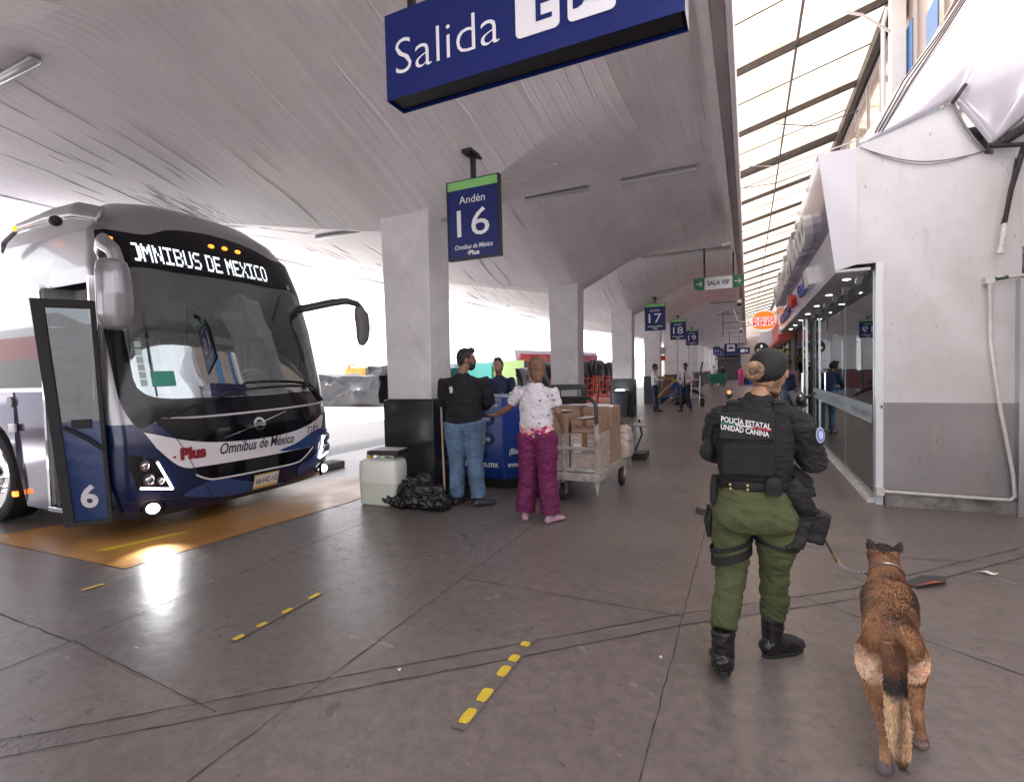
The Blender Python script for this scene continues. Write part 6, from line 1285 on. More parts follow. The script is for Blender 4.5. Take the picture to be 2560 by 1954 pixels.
# ---------------------------------------------------------------- the leash: strap, brass clip, chain
t = thing('leash', 'black strap leash with a brass clip and steel chain running to the dog', 'leash', (.35, 2.78, .6))
b = MB(); b.tube([(.26,2.80,.80),(.315,2.77,.70),(.335,2.76,.655),(.352,2.76,.622)], [(.012,.004)]*4, n=8, side=(0,1,0)); b.build('strap', NYL, t, W=True)
b = MB(); b.tube([(.352+.009*math.cos(a),2.76,.617+.008*math.sin(a)) for a in [2*math.pi*i/16 for i in range(17)]], .0025, n=6); b.tube([(.356,2.765,.608),(.366,2.77,.592),(.370,2.775,.580),(.377,2.78,.573),(.382,2.785,.580),(.377,2.785,.59)], [.004,.0055,.004,.0028,.0028,.0024], n=7); b.build('clip', GOLD, t, W=True, smooth=60)
b = MB(); P0, P1 = V(.378,2.785,.573), V(.510,2.86,.515)
for i in range(15):
    f = (i+.5)/15; c_ = P0.lerp(P1, f)-V(0,0,.018*math.sin(math.pi*f)); d = (P1-P0).normalized(); u = d.orthogonal().normalized(); u = u if i % 2 else d.cross(u)
    b.tube([c_+d*(.0085*math.cos(a))+u*(.005*math.sin(a)) for a in [2*math.pi*k/10 for k in range(11)]], .0019, n=5)
b.build('chain', STEEL, t, W=True, smooth=60)
# ---------------------------------------------------------------- the dog, seen from behind
dog = thing('dog', 'brown Malinois dog with a pale rump and hanging bushy tail, seen from behind', 'dog', (.50, 2.45, 0))
DX, DY = .50, 2.45
def g_(x, y, z): return V(x-DX, y-DY, z)
b = MB()
b.tube([g_(.475,2.24,.44), g_(.485,2.30,.455), g_(.505,2.42,.450), g_(.535,2.58,.440), g_(.56,2.72,.445), g_(.575,2.82,.465)], [(.070,.075),(.096,.090),(.082,.085),(.098,.100),(.104,.112),(.080,.09)], n=24, side=(1,-.1,0))
b.tube([g_(.57,2.78,.47), g_(.58,2.87,.51), g_(.588,2.94,.55)], [(.078,.088),(.066,.075),(.058,.065)], n=18, side=(1,0,0))
b.ball(g_(.592,2.99,.56), (.064,.070,.058), 20, 14); b.tube([g_(.592,3.03,.548), g_(.595,3.10,.53), g_(.596,3.15,.515)], [(.036,.034),(.028,.027),(.022,.020)], n=14, side=(1,0,0))
for s, x in ((-1,.543),(1,.643)): b.tube([g_(x,2.975,.595), g_(x+s*.010,2.968,.625), g_(x+s*.018,2.972,.650)], [(.022,.012),(.016,.007),(.004,.003)], n=10, side=(1,0,0))
# near hind leg (left, stretched back) and far hind leg (right)
for x, P, rr in ((0, [g_(.435,2.30,.42), g_(.430,2.345,.34), g_(.437,2.36,.27), g_(.446,2.27,.175), g_(.450,2.235,.15), g_(.448,2.225,.09), g_(.447,2.215,.045)], [.062,.060,.040,.022,.021,.017,.018]),
                 (1, [g_(.535,2.32,.42), g_(.555,2.37,.34), g_(.570,2.40,.27), g_(.578,2.385,.175), g_(.580,2.38,.15), g_(.592,2.40,.09), g_(.600,2.405,.045)], [.062,.060,.040,.022,.021,.017,.018])):
    b.tube(P, rr, n=14)
# front legs
b.tube([g_(.52,2.74,.42), g_(.50,2.74,.30), g_(.50,2.76,.20), g_(.50,2.75,.10), g_(.50,2.76,.035)], [.05,.036,.024,.020,.022], n=12); b.tube([g_(.62,2.76,.42), g_(.635,2.80,.30), g_(.635,2.84,.20), g_(.635,2.83,.10), g_(.635,2.84,.035)], [.05,.036,.024,.020,.022], n=12)
for x, y in ((.50,2.78),(.635,2.86),(.603,2.425)): b.ball(g_(x,y,.022), (.026,.036,.020), 12, 8)
for x, y in ((.50,2.78),(.635,2.86),(.603,2.425)):
    for q in (-.015,-.005,.005,.015): b.ball(g_(x+q,y+.03,.014), (.008,.014,.012), 8, 6)
# the trailing left paw on its toes, pads showing
b.ball(g_(.447,2.205,.030), (.025,.022,.030), 12, 8)
for q in (-.018,-.006,.006,.018): b.ball(g_(.447+q,2.225,.012), (.0085,.018,.011), 8, 6)
me = organic(b, .0065, 5)
def paint(me, fn):
    ca = me.color_attributes.new('fur', 'FLOAT_COLOR', 'POINT'); n = len(me.vertices); arr = np.empty((n, 4)); 
    for i, v in enumerate(me.vertices): arr[i] = (*fn(v.co+V(DX,DY,0)), 1)
    arr[:, :3] *= 1.5; ca.data.foreach_set('color', arr.ravel())
def mixc(a, c, f): f = max(0, min(1, f)); return tuple(x*(1-f)+y*f for x, y in zip(a, c))
def furcol(p):
    n = mnoise.noise(p*9)*.5+mnoise.noise(p*28)*.35; c = mixc((.25,.118,.052), (.115,.052,.026), .38+n*1.3)
    cx = np.interp(p.y, [2.24,2.42,2.72,2.95], [.480,.505,.56,.59]); u = p.x-cx
    if p.y > 2.55: c = mixc(c, (.060,.028,.016), (abs(u)-.055)/.035+n*.5) if p.z > .36 else c
    c = mixc(c, (.075,.036,.02), .8*max(0, 1-abs(u)/(.052+.03*n))*max(0, min(1, (2.46-p.y)/.14)))
    # pale buttocks
    if p.y < 2.335 and .27 < p.z < .43 and abs(u) > .018: c = mixc(c, (.62,.47,.36), min(1, (.43-p.z)/.05)*min(1, (p.z-.26)/.04)*(.95+n*.5)*(1 if u < .06 else 1.2))
    if p.y < 2.5 and p.z < .27: c = mixc((.33,.18,.095), (.18,.085,.042), .5+n)
    if p.y < 2.6 and p.z < .055: c = mixc(c, (.14,.11,.10), .8)
    if p.y < 2.25 and p.z < .05: c = (.10,.085,.085)
    if p.y > 2.93 and p.z > .60: c = (.03,.018,.014)
    return c
def fur_mat(nm, rough=.75):
    m = bpy.data.materials.new(nm); m.use_nodes = True; nt = m.node_tree; b = nt.nodes['Principled BSDF']; a = nt.nodes.new('ShaderNodeVertexColor'); a.layer_name = 'fur'; nt.links.new(a.outputs[0], b.inputs['Base Color']); b.inputs['Roughness'].default_value = rough
    b.inputs['Sheen Weight'].default_value = .15; return m
FURM = fur_mat('fur_skin'); FURS = fur_mat('fur_strand', .6)
paint(me, furcol); body = put('body', me, FURM, dog)
def strands(src, N, L, fdir, fn, name, parent, lean=.32, wid=.0011):
    me = src; me.calc_loop_triangles(); co = np.array([v.co for v in me.vertices]); tr = np.array([t_.vertices for t_ in me.loop_triangles]); nr = np.array([v.normal for v in me.vertices])
    A, B, C = co[tr[:,0]], co[tr[:,1]], co[tr[:,2]]; ar = np.linalg.norm(np.cross(B-A, C-A), axis=1); pick = RNG.choice(len(tr), N, p=ar/ar.sum()); r1, r2 = RNG.random(N), RNG.random(N); s1 = np.sqrt(r1)[:,None]; r2 = r2[:,None]
    P = A[pick]*(1-s1)+B[pick]*s1*(1-r2)+C[pick]*s1*r2; Nn = nr[tr[pick,0]]; vs = []; fs = []; cols_ = []
    for i in range(N):
        p = Vector(P[i]); n = Vector(Nn[i]); w = p+V(DX,DY,0); d = fdir(w); d = (d-n*d.dot(n)); d = d.normalized() if d.length > 1e-4 else n.orthogonal(); q = n*lean+d+Vector(RNG.normal(0, .16, 3)); q.normalize(); l = L(w)*RNG.uniform(.6, 1.25); sd = q.cross(n).normalized()*wid
        k = len(vs); vs += [p-sd, p+sd, p+q*l*.55+sd*.7+n*.0006, p+(q-n*.18)*l]; fs += [(k, k+1, k+2), (k, k+2, k+3)]; c = fn(w); f = 1.62*RNG.uniform(.62, 1.45); cols_ += [(c[0]*f, c[1]*f, c[2]*f, 1)]*4
    m2 = bpy.data.meshes.new(name); m2.from_pydata([tuple(v) for v in vs], [], fs); ca = m2.color_attributes.new('fur', 'FLOAT_COLOR', 'POINT'); ca.data.foreach_set('color', np.array(cols_).ravel()); o_ = put(name, m2, FURS, parent); return o_
def bdir(w):
    if w.z < .33: return V(0, -.25, -1)
    return V(-.05, -1, -.25 if w.y < 2.4 else -.12)
fb_ = strands(me, 46000, lambda w: .010 if w.z < .2 else (.020 if w.y < 2.34 and w.z < .45 else .015), bdir, furcol, 'coat', body); fb_['kind'] = 'stuff'
# tail
b = MB(); TP = [g_(.470,2.225,.475), g_(.464,2.165,.452), g_(.457,2.125,.40), g_(.457,2.115,.32), g_(.464,2.125,.24), g_(.474,2.14,.155), g_(.482,2.15,.085)]
b.tube(TP, [.028,.032,.028,.026,.028,.023,.007], n=14); tm = organic(b, .007, 3)
def tailcol(p):
    n = mnoise.noise(p*22)*.6
    z = p.z+.03*n
    if z > .37: return mixc(mixc((.016,.012,.010), (.05,.026,.016), .3+n), mixc((.15,.066,.03), (.08,.034,.018), .5+n), (z-.415)/.03)
    if z > .355: return mixc((.40,.27,.17), (.016,.012,.010), (z-.355)/.015)
    if z < .135: return mixc((.20,.10,.05), (.03,.02,.016), (.135-z)/.03)
    return mixc((.46,.32,.20), (.15,.09,.055), max(0, 1-abs(p.x-.464)/.014)*.8+n*.5)
paint(tm, tailcol); tl_ = put('tail', tm, FURM, body)
f2 = strands(tm, 13000, lambda w: .026 if w.z < .40 else .018, lambda w: V(.03,.03,-1), tailcol, 'tail_hair', tl_, .42, .0011); f2['kind'] = 'stuff'
b = MB(); b.tube([g_(.580,2.87,.510)+V(.071*math.cos(a), -.043*math.sin(a), .073*math.sin(a)) for a in [2*math.pi*i/28 for i in range(29)]], .0035, n=6); b.build('collar', STEEL, dog, smooth=60)
# ---------------------------------------------------------------- things on the platform
CBL = mat('booth_blue', (.010,.045,.26), .3, coat=.4, var=.12, scale=2); CBT = mat('booth_top', (.35,.42,.55), .4); BSH = mat('booth_print', (.35,.42,.6), .5); BDK = mat('booth_dark_print', (.008,.015,.06), .3)
t = thing('counter', 'blue printed promotional counter between the man in black and the woman', 'counter', (-3.1, 6.2, 0))
PL = [(-3.72,5.92),(-2.90,5.95),(-2.42,6.38),(-2.45,6.62),(-3.72,6.62)]
b = MB(); b.prism(PL, .12, 1.19); b.build('body', CBL, t, W=True, bevel=.01)
b = MB(); b.prism([(x*.97-.09, y*.99+.06) for x, y in PL], 0, .12); b.build('base', BLACK, t, W=True)
b = MB(); b.prism([(-3.74,5.90),(-2.89,5.93),(-2.40,6.37),(-2.43,6.64),(-3.74,6.64)], 1.19, 1.205); b.build('rim', CBT, t, W=True)
fr = Vector((.82,.03,0)).normalized(); fr2 = Vector((.48,.43,0)).normalized()
b = MB(); text(b, 'odm.com.mx', (-3.55,5.918,.27), fr, (0,0,1), .58, .085, bold=.03); text(b, '¡Bienvenido!', Vector((-2.84,5.999,.42)), fr2, (0,0,1), .46, .10, bold=.03); text(b, 'www.odm.com.mx', Vector((-2.86,5.982,.27)), fr2, (0,0,1), .56, .075, bold=.03); text(b, 'de México', (-3.18,5.93,1.07), fr, (0,0,1), .22, .05, shear=.3)
b.build('lettering', TXW, t, W=True)
b = MB()
pass
for x, z, r in ((-3.12,.90,.09),(-3.12,.64,.085),(-3.45,.80,.08),(-3.45,.55,.08),(-3.2,.44,.06)): b = MB(); b.cyl((x,5.943,z),(x,5.914,z),r,n=24); b.build('photo_print', BDK, t, W=True)
b = MB()
for x, z in ((-3.12,.88),(-3.12,.62),(-3.45,.78),(-3.45,.53)): b.box(x-.06,x+.05,5.908,5.912,z,z+.05)
b.build('picture', BSH, t, W=True)
b = MB(); b.ball((-2.75,6.4,1.25), (.12,.08,.06)); b.ball((-2.66,6.42,1.30), (.05,.05,.05)); tag(put('plastic_bag', organic(b, .01, 2, .02, 16), mat('bag_white', (.75,.75,.78), .35)), 'crumpled white plastic bag on top of the blue counter', 'bag')
b = MB(); b.cyl((-3.245,5.03,1.35),(-3.195,4.98,.02),.012,n=10); tag(b.build('broom_stick', mat('pale_wood', (.45,.32,.22), .6)), 'thin wooden broom stick leaning beside the nearest column', 'stick')
# jug
t = thing('water_jug', 'large translucent white plastic jug at the foot of the nearest column', 'jug', (-3.93, 4.80, 0), R(4))
def sq(w, d, z, p=.35, n=32): return [(w*math.copysign(abs(math.cos(a))**p, math.cos(a)), d*math.copysign(abs(math.sin(a))**p, math.sin(a)), z) for a in [2*math.pi*i/n for i in range(n)]]
JW = mat('jug_plastic', (.66,.68,.63), .3, coat=.3); JL = mat('jug_filled', (.58,.61,.52), .25, coat=.3)
b = MB(); b.loft([sq(.235,.13,0),sq(.255,.15,.02),sq(.262,.155,.27)]); b.build('lower_body', JL, t, smooth=40)
b = MB(); b.loft([sq(.262,.155,.27),sq(.262,.155,.46),sq(.25,.14,.52),sq(.21,.10,.545)]); b.build('upper_body', JW, t, smooth=40)
b = MB(); b.cyl((-.16,-.03,.53),(-.16,-.03,.575),.04,n=18); b.build('cap', mat('cap_yellow', (.6,.4,.02), .4), t); b = MB(); b.tube([(-.08,0,.54),(-.02,0,.575),(.10,0,.575),(.16,0,.54)], .018, n=8); b.build('handle', JW, t)
t = thing('clipboard_box', 'black document box with papers lying on the white jug', 'box', (-3.88, 4.83, .585), R(8)); b = MB(); b.box(-.20,.21,-.13,.14,0,.05); b.build('box', BLACK, t, bevel=.008); b = MB(); b.add([(-.18,-.12,.056),(.19,-.12,.056),(.20,.13,.06),(-.17,.13,.06)], [(0,1,2,3)]); b.build('papers', mat('paper', (.55,.53,.58), .6), t)
# black rubbish bag
random.seed(3); b = MB(); b.ball((0,0,.14), (.30,.20,.15)); b.ball((-.02,.05,.24), (.16,.13,.13)); b.ball((.2,-.02,.08), (.22,.16,.09)); b.ball((-.32,-.04,.07), (.18,.12,.07)); b.tube([(-.15,.05,.3),(-.26,.03,.28)], [.05,.03]); 
o_ = put('rubbish_bag', organic(b, .011, 1, .045, 7), mat('black_plastic', (.012,.011,.012), .22, bump=1, bscale=22)); o_.location = (-3.40, 4.78, .0); tag(o_, 'crumpled black rubbish bag on the floor beside the white jug', 'rubbish bag')
for v in o_.data.vertices: v.co.z = max(v.co.z, .003)
t = thing('bucket', 'small black bucket between the rubbish bag and the man in jeans', 'bucket', (-3.06, 5.35, 0)); b = MB(); b.cyl((0,0,0),(0,0,.30),.12,.16,n=24,caps=False); b.cyl((0,0,0),(0,0,.01),.12,n=24); b.build('bucket_body', RUB, t, smooth=30); b = MB(); b.tube([(.165*math.cos(a), .165*math.sin(a), .30) for a in [2*math.pi*i/24 for i in range(25)]], .009, n=6); b.build('rim', RUB, t)
# luggage cart
CW_ = mat('chipped_cart_paint', (.50,.49,.47), .5, c2=(.22,.17,.13), scale=9, bump=.5, bscale=40); WD = mat('worn_boards', (.30,.26,.23), .7, c2=(.15,.12,.10), scale=9, stretch=(1,8,1))
t = thing('luggage_cart', 'white flat luggage cart with a bent handle frame behind the woman', 'cart', (-1.92, 6.2, 0), R(-1))
def wl(x, y): return (x+1.92, y-6.2)
b = MB(); b.box(-.40,.42,-.72,.75,.33,.36); b.build('deck', WD, t)
b = MB()
for y in (-.74,.75): b.box(-.42,.44,y-.02,y+.02,.28,.37)
for x in (-.41,.43): b.box(x-.02,x+.02,-.72,.73,.28,.37)
b.box(.40,.45,.74,.79,.16,.37); b.prism([(.40,.30),(.46,.30),(.43,.12)], -.79, -.76, 'y'); b.build('frame', CW_, t)
b = MB(); b.box(.40,.44,-.76,-.72,.36,.92); b.box(.02,.06,-.76,-.72,.36,.92); b.box(-.40,-.36,-.76,-.72,.36,.92); b.box(-.40,.44,-.755,-.725,.62,.66); b.box(-.40,.44,-.755,-.725,.38,.42); b.build('end_frame', CW_, t, bevel=.004)
b = MB(); b.tube([(.42,-.74,.90),(.42,-.74,1.10),(.40,-.74,1.17),(.32,-.74,1.205),(-.30,-.74,1.205),(-.38,-.74,1.17),(-.40,-.74,.90)], .022, n=10); b.build('handle', mat('handle_black', (.02,.02,.022), .3), t, smooth=60)
for x, y, r in ((-.05,-.55,.10),(.40,.45,.13),(-.38,-.55,.10),(-.38,.45,.13)):
    b = MB(); b.cyl((x-.025,y,r),(x+.025,y,r),r,n=22); w = b.build('wheel', RUB, t, smooth=30, bevel=.01); b = MB(); b.cyl((x-.03,y,r),(x+.03,y,r),r*.55,n=16); b.build('hub', mat('hub_brown', (.16,.07,.05), .6), w); b = MB(); b.box(x-.045,x-.032,y-.03,y+.03,r-.02,.30); b.box(x+.032,x+.045,y-.03,y+.03,r-.02,.30); b.build('fork', CW_, w)
CRD = mat('cardboard', (.34,.215,.155), .6, var=.15, scale=3, coat=.25); WRP = mat('cling_film', (.58,.52,.49), .25, c2=(.40,.30,.25), scale=8, coat=.6, bump=1, bscale=14, stretch=(1,1,5)); PAP = mat('paper_pink', (.66,.60,.62), .6)
def carton(x0, x1, y0, y1, z0, z1, lab, m=CRD, wrap=None, paper=False):
    t = thing('cardboard_box', lab, 'box', ((x0+x1)/2, (y0+y1)/2, z0), 0, 'boxes loaded on the luggage cart'); w, d, h = (x1-x0)/2, (y1-y0)/2, z1-z0
    b = MB(); b.box(-w,w,-d,d,0,h); b.build('carton', m, t, bevel=.006)
    b = MB(); b.box(-.03,.03,-d-.002,d+.002,h,h+.003); b.box(-.03,.03,-d-.004,-d-.001,h*.6,h); b.build('tape', mat('brown_tape', (.22,.12,.07), .25), t)
    if paper: b = MB(); b.add([(-w*.8,-d*.7,h+.010),(w*.3,-d*.9,h+.012),(w*.5,d*.5,h+.02),(-w*.6,d*.7,h+.014)], [(0,1,2,3)]); b.add([(-w*.1,-d*.8,h+.018),(w*.8,-d*.5,h+.022),(w*.7,d*.6,h+.012),(0,d*.6,h+.02)], [(0,1,2,3)]); b.build('papers', PAP, t)
    return t
carton(-2.28,-1.86,5.52,6.1,.365,.80,'shrink-wrapped brown box at the left of the cart, beside the woman', WRP)
c3 = carton(-1.84,-1.50,5.52,6.0,.365,.80,'large shrink-wrapped box with a white label at the front of the cart', WRP)
b = MB(); b.box(-.13,-.04,-.262,-.245,.22,.32); lb = b.build('label_sheet', mat('label_white', (.7,.7,.72), .5), c3); b = MB(); b.box(-.115,-.055,-.264,-.2625,.255,.285); b.build('barcode', BLACK, lb)
c2_ = carton(-1.84,-1.53,5.56,5.98,.803,.95,'small brown box with handwriting standing on the large wrapped box', CRD, paper=True)
b = MB(); text(b, 'Para México', (-.11,-.214,.05), (1,0,0), (0,0,1), .22, .05, shear=.35); b.build('handwriting', mat('marker_ink', (.03,.01,.05), .6), c2_)
carton(-2.28,-1.5,6.12,6.55,.365,1.06,'tall brown box covered with papers at the back of the cart', CRD, paper=True)
carton(-2.27,-1.88,5.56,6.05,.803,1.02,'brown box with papers on top of the left wrapped box', CRD, paper=True)
b = MB(); b.loft([[(x*k, y*k, z) for x, y in rrect(-.21,.21,-.19,.19,.06,3)] for z, k in ((0,.98),(.05,1.03),(.25,1.0),(.36,.86),(.40,.62))]); o_ = put('wrapped_sack', organic(b, .012, 3, .014, 14), WRP); o_.location = (-1.62, 6.78, .365); tag(o_, 'bulging sack in pale wrapping at the far right end of the cart', 'sack')
# grey rubbish bin by the third column
t = thing('rubbish_bin', 'grey round plastic rubbish bin beside the third column', 'bin', (-3.86, 16.62, 0)); b = MB(); b.cyl((0,0,0),(0,0,.80),.26,.32,n=32); b.build('bin_body', mat('bin_grey', (.16,.18,.22), .5, var=.1), t, smooth=30); b = MB(); b.cyl((0,0,.78),(0,0,.84),.34,n=32); b.build('rim', mat('bin_dark', (.07,.075,.085), .5), t)
b = MB()
for s in (-1, 1): b.box(s*.34-.03,s*.34+.03,-.05,.05,.68,.75)
b.build('handle', bpy.data.materials['bin_dark'], t); b = MB(); b.ball((.05,.02,.85), (.16,.12,.035)); b.build('rubbish', LITM if 'LITM' in globals() else LIT, t)
# red hand truck with a cylinder, and a small box on a ledge by the second column
REDT2 = mat('trolley_red', (.45,.015,.015), .35)
t = thing('hand_truck', 'red hand truck with a red tank beside the second column', 'hand truck', (-3.1, 11.9, 0), R(10)); b = MB()
for x in (-.16, .16): b.tube([(x,0,.05),(x,.0,.9),(x*.8,-.05,1.15),(0,-.07,1.2)], .02, n=8)
for z in (.3,.6,.9): b.tube([(-.16,0,z),(.16,0,z)], .015, n=8)
b.build('frame', REDT2, t, smooth=60); b = MB(); b.cyl((.18,-.12,.28),(.18,-.12,.62),.14,n=20); b.ball((.18,-.12,.62), (.14,.14,.08)); b.build('tank', REDT2, t, smooth=40)
for s in (-1, 1): b = MB(); b.cyl((s*.22-.03,.02,.14),(s*.22+.03,.02,.14),.14,n=20); b.build('wheel', RUB, t)
t = thing('ledge_box', 'small pale machine on a dark stand in front of the second column', 'machine', (-3.55, 10.7, 0)); b = MB(); b.box(-.2,.3,-.2,.15,0,.92); b.build('stand', BLACK, t); b = MB(); b.box(-.15,.22,-.18,.12,.92,1.10); b.build('machine', mat('beige_plastic', (.5,.49,.47), .5), t, bevel=.01)
t = thing('trolley_handle', 'black folded trolley with a pale grip lying behind the cart', 'trolley', (-1.75, 8.6, 0)); b = MB(); b.tube([(0,0,.1),(-.05,.05,.5),(-.3,.1,.62)], .03, n=8); b.tube([(0,0,.1),(.1,.2,.4),(.05,.2,.66)], .02, n=8); b.box(-.1,.2,-.1,.3,.02,.12); b.build('frame', BLACK, t); b = MB(); b.cyl((.02,-.05,.60),(.22,-.1,.58),.03,n=10); b.build('grip', mat('grip_beige', (.5,.45,.38), .6), t)
# hand truck behind the man with the tie; strap, bag
t = thing('hand_truck', 'tall dark hand truck behind the man with the tie', 'hand truck', (-1.9, 21.4, 0), R(-12)); b = MB()
for x in (-.17,.17): b.tube([(x,0,.1),(x,.1,1.2),(x,.16,1.45)], .02, n=6)
for z in (.35,.7,1.05): b.box(-.17,.17,.03,.05,z,z+.04)
b.build('frame', STEEL, t); b = MB(); b.tube([(.17,.1,1.2),(.19,.15,1.5),(.24,.2,1.75)], .035, n=6); b.build('grip', BLACK, t)
for s in (-1,1): b = MB(); b.cyl((s*.27-.04,0,.17),(s*.27+.04,0,.17),.17,n=20); b.build('wheel', RUB, t)
b = MB(); b.ball((0,0,.22), (.34,.22,.22)); b.ball((-.1,.05,.36), (.2,.16,.12)); o_ = put('travel_bag', organic(b, .02, 2, .04, 5), mk((.03,.03,.03))); o_.location = (-2.55, 22.0, .01); tag(o_, 'dark travel bag on the floor left of the man with the tie', 'bag')
b = MB(); b.tube([(-3.4,21.8,.35),(-3.1,21.9,.72),(-2.7,22,1.05)], .022, n=6); b.tube([(-3.3,21.6,1.25),(-2.9,21.8,1.1),(-2.5,22,.98)], .018, n=6); tag(b.build('yellow_strap', YEL), 'yellow strap stretched behind the man seated in blue', 'strap')
# green wheeled carts far off
def gcart(x, y, lab):
    t = thing('green_cart', lab, 'cart', (x, y, 0), 0, 'green wheeled carts'); b = MB(); b.box(-.65,.65,-.5,.5,.3,1.05); b.build('bin', mat('cart_green', (.01,.16,.09), .45) if 'cart_green' not in bpy.data.materials else bpy.data.materials['cart_green'], t, bevel=.02)
    for s in (-1,1): b = MB(); b.cyl((s*.5-.04,-.4,.15),(s*.5+.04,-.4,.15),.15,n=16); b.build('wheel', RUB, t)
gcart(-2.2, 44.2, 'green wheeled cart with people leaning on it, left of the woman in pink'); gcart(1.0, 54, 'green wheeled cart at the far right beyond the suitcases')
for x, y, c, lab in ((-.1,46.8,(.01,.03,.12),'dark blue suitcase standing right of the woman in pink'), (.35,45.8,(.02,.10,.5),'bright blue bag beside the far backpacker'), (1.55,46.5,(.012,.012,.014),'black suitcase at the right of the far backpacker')):
    t = thing('suitcase', lab, 'suitcase', (x, y, 0)); b = MB(); b.box(-.24,.24,-.15,.15,.04,.68); b.build('shell', mat('suitcase', c, .5), t, bevel=.03); b = MB(); b.tube([(-.1,.1,.68),(-.1,.1,.9),(.1,.1,.9),(.1,.1,.68)], .012, n=6); b.build('handle', BLACK, t)
for x, y, rz, lab in ((-2.75,22.8,R(68),'low cart under the man seated in blue'), (-3.0,28.6,R(-62),'low cart under the hunched man in the blue top')):
    t = thing('low_cart', lab, 'cart', (x, y, 0), rz); b = MB(); b.box(-.2,.2,-.2,.25,.26,.31); b.build('deck', STEEL, t); b = MB(); b.tube([(-.2,-.2,.3),(-.2,-.28,.85),(.2,-.28,.85),(.2,-.2,.3)], .015, n=6); b.build('handle', STEEL, t)
    for s in (-1,1): b = MB(); b.cyl((s*.2-.03,.0,.13),(s*.2+.03,.0,.13),.13,n=16); b.build('wheel', RUB, t)
b = MB(); b.box(-3.50,-3.48,28.9,29.15,.75,1.05); b.box(-3.50,-3.48,28.95,29.05,1.05,1.2); tag(b.build('wet_floor_sign', YEL), 'small yellow folded sign on the far column', 'sign')
b = MB(); b.box(-3.46+.02,-3.44+.02,27.6,27.9,1.9,2.6); 
t = thing('notice_board', 'grey and red notice on the column behind the man with the tie', 'notice', (-3.3, 22.8, 1.9)); b = MB(); b.box(-3.45,-3.2,22.84,22.86,2.15,2.45); b.build('grey_part', mat('notice_grey', (.35,.34,.36), .5), t, W=True); b = MB(); b.box(-3.42,-3.23,22.84,22.86,1.88,2.10); b.build('red_part', REDT2, t, W=True)
# ---------------------------------------------------------------- the yard: tarpaulins, nets, barriers, far buildings and trees
TRP = mat('black_tarpaulin', (.011,.010,.015), .42, bump=.7, bscale=3.0); TRL = mat('tarp_crease', (.2,.19,.22), .35)
def tarp(name, lab, x0, x1, y, h, depth, seed, top=.85):
    random.seed(seed); sd = seed*3.7
    t = thing(name, lab, 'tarpaulin', ((x0+x1)/2, y, 0))
    def f(u, v):
        x = x0+(x1-x0)*u; s = min(1, v/.6); z = h*s*(top+.18*mnoise.noise(V(u*4+sd,0,3))); yy = y+(depth*(v-.6)/.4 if v > .6 else 0)
        rr = lambda a, c: 1-abs(mnoise.noise(V(u*a+sd, v*c, sd)))*2
        d = .16*max(0,rr(4,2))**4+.07*max(0,rr(9,4))**4+.30*mnoise.noise(V(u*2+sd, v*1.3, 1)); return (x, yy-d*(1 if v < .75 else .3)*min(1, v*6), max(.0, z+.25*d*(v > .5)))
    b = MB(); b.grid(f, 90, 40); b.build('sheet', TRP, t, W=True, smooth=50, fix=False)
    return t
tarp('tarpaulin', 'black plastic sheet over a mound, between the blue coach and the nearest column', -23.5, -16.4, 20.0, 1.55, 2.5, 1, 1.0)
tarp('tarpaulin', 'loose black plastic heap just left of the nearest column, behind the larger mound', -19.5, -14.0, 22.5, 2.4, 3, 2)
tarp('tarpaulin', 'long black plastic sheet sagging behind the counter', -15.5, -10.2, 20.5, 1.3, 1.5, 3)
tarp('tarpaulin', 'dark plastic-covered pile between the second and third columns', -8.6, -5.9, 19.0, 2.0, 1.5, 4)
tarp('tarpaulin', 'dark plastic heap between the third and fourth columns', -9.0, -6.6, 27.5, 2.3, 1.5, 5)
t = thing('site_screen', 'teal and yellow green site screen behind the counter', 'screen', (-13, 24, 0)); b = MB(); b.box(-15.2,-12.2,24,24.05,.2,2.1); b.build('teal_panel', mat('teal_mesh', (.10,.42,.38), .6), t, W=True); b = MB(); b.box(-12.2,-10.4,24,24.05,.2,2.15); b.build('lime_panel', mat('lime_mesh', (.45,.6,.25), .6), t, W=True); b = MB(); b.cyl((-12.2,23.95,0),(-12.2,23.95,1.9),.05,n=8); b.build('post', DKG, t, W=True)
NET = mat('orange_net', (.6,.07,.03), .5)
def net(x0, x1, y, lab):
    t = thing('safety_net', lab, 'safety net', ((x0+x1)/2, y, 0), 0, 'orange safety nets along the yard'); b = MB()
    for i in range(int((x1-x0)/.16)+1): b.cyl((x0+i*.16,y+.03*math.sin(i),.35),(x0+i*.16+.02*math.sin(i*2.1),y,1.25),.014,n=5)
    for z in (.38,.6,.82,1.04,1.24): b.tube([(x0+(x1-x0)*i/14, y+.02*math.sin(i*3), z+.03*math.sin(i*2+z*9)) for i in range(15)], .016, n=5)
    b.build('net', NET, t, W=True); b = MB(); b.prism([(y-.25,0),(y+.25,0),(y+.12,.34),(y-.12,.34)], x0, x1, 'x'); b.build('barrier_base', mat('salmon_barrier', (.5,.2,.15), .6) if 'salmon_barrier' not in bpy.data.materials else bpy.data.materials['salmon_barrier'], t, W=True, bevel=.03)
net(-6.8, -4.9, 18.2, 'orange net barrier seen between the second and third columns'); net(-6.9, -4.9, 24.5, 'orange net barrier seen between the third and fourth columns')
FBW = mat('far_white', (.70,.68,.66), .7); FBR = mat('far_roof', (.3,.28,.3), .7)
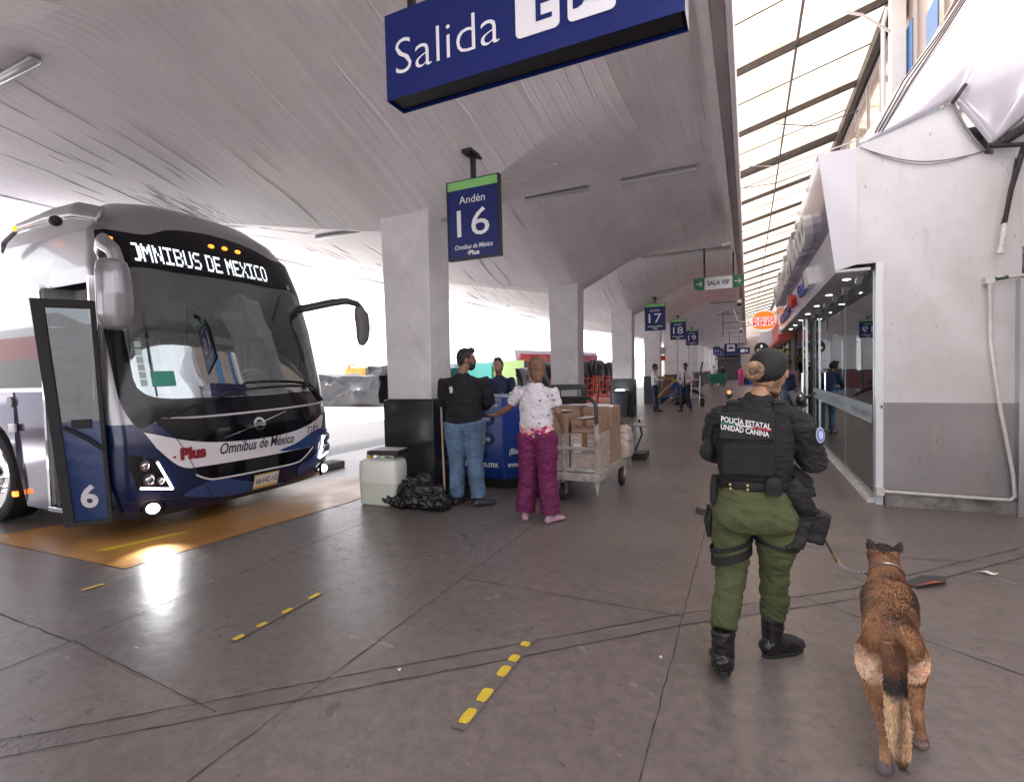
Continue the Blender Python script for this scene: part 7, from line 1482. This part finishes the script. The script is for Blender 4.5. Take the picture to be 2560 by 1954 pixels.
def farb(x0, x1, y, h, lab, win=0, m=FBW):
    t = thing('far_building', lab, 'building', ((x0+x1)/2, y, 0)); b = MB(); b.box(x0,x1,y,y+10,0,h); b.build('wall', m, t, W=True); b = MB(); b.prism([(x0-.5,h),(x1+.5,h),(x1+.5,h+.25),(x0-.5,h+.25)], y-1.5, y+10.5, 'y'); b.build('roof', FBR, t, W=True)
    for i in range(win): b = MB(); xx = x0+(x1-x0)*(i+.5)/win; b.box(xx-.9,xx+.9,y-.05,y,h-2.6,h-1.4); b.build('window', WGREY, t, W=True)
farb(-110,-62,72,3.2,'long low pale building far across the yard, left of the nearest column', 8); farb(-58,-30,90,3.0,'low far building seen between the nearest column and the second column', 5); farb(-60,-44,120,10.5,'faint white block with small windows beyond the counter', 4); farb(-28,-14,100,3.4,'low far building between the second and third columns', 3)
t = thing('scaffold_rig', 'orange machine arm above the black plastic mound', 'machine', (-21, 23.4, 0)); b = MB(); b.box(-21.6,-20.2,23.2,23.8,1.2,2.05); b.build('cab', mat('machine_orange', (.7,.33,.06), .5), t, W=True, bevel=.05); b = MB(); b.tube([(-21.2,23.1,2.0),(-21,23,2.25),(-20.6,22.9,2.2)], .07, n=6); b.build('arm', bpy.data.materials['machine_orange'], t, W=True)
def tree(x, y, h, w, lab, seed):
    random.seed(seed); t = thing('tree', lab, 'tree', (x, y, 0), 0, 'trees beyond the red coach'); b = MB(); b.tube([(0,0,0),(.1,0,h*.4),(-.1,.1,h*.8)], [.28,.2,.06], n=8)
    for i in range(7): a = random.random()*6.28; z = h*random.uniform(.35,.75); b.tube([(0,0,z),(w*.5*math.cos(a),w*.5*math.sin(a),z+h*.15)], [.08,.03], n=5)
    b.build('trunk', mat('bark', (.06,.045,.035), .9) if 'bark' not in bpy.data.materials else bpy.data.materials['bark'], t)
    b = MB(); cl = [(random.uniform(-w,w)*.6, random.uniform(-w,w)*.6, h*random.uniform(.45,.95), random.uniform(.5,1.1)) for _ in range(16)]
    for cx_, cy_, cz_, r in cl:
        for i in range(110):
            d = Vector((random.gauss(0,1), random.gauss(0,1), random.gauss(0,.8))).normalized()*r*random.random()**.4; c_ = V(cx_,cy_,cz_)+d; u = Vector((random.uniform(-1,1), random.uniform(-1,1), random.uniform(-.6,.6))).normalized()*.16; w_ = u.orthogonal().normalized()*.05
            b.add([c_, c_+u*.5+w_, c_+u, c_+u*.5-w_], [(0,1,2,3)])
    b.build('crown', mat('dark_leaves', (.035,.045,.025), .7, var=.4, scale=1) if 'dark_leaves' not in bpy.data.materials else bpy.data.materials['dark_leaves'], t, fix=False)
tree(-33, 10.5, 6.2, 3, 'dark tree above the red coach, at the left edge of the photo', 21); tree(-36.5, 13.5, 5.6, 2.6, 'dark tree above the red coach, right of the edge tree', 22); tree(-31, 12.2, 6.6, 1.3, 'narrow dark tree rising highest above the red coach', 23)
# small yard camera under the canopy edge
cctv(-8.0, 17.5, 4.1, 'small white camera hanging between the nearest and second columns')
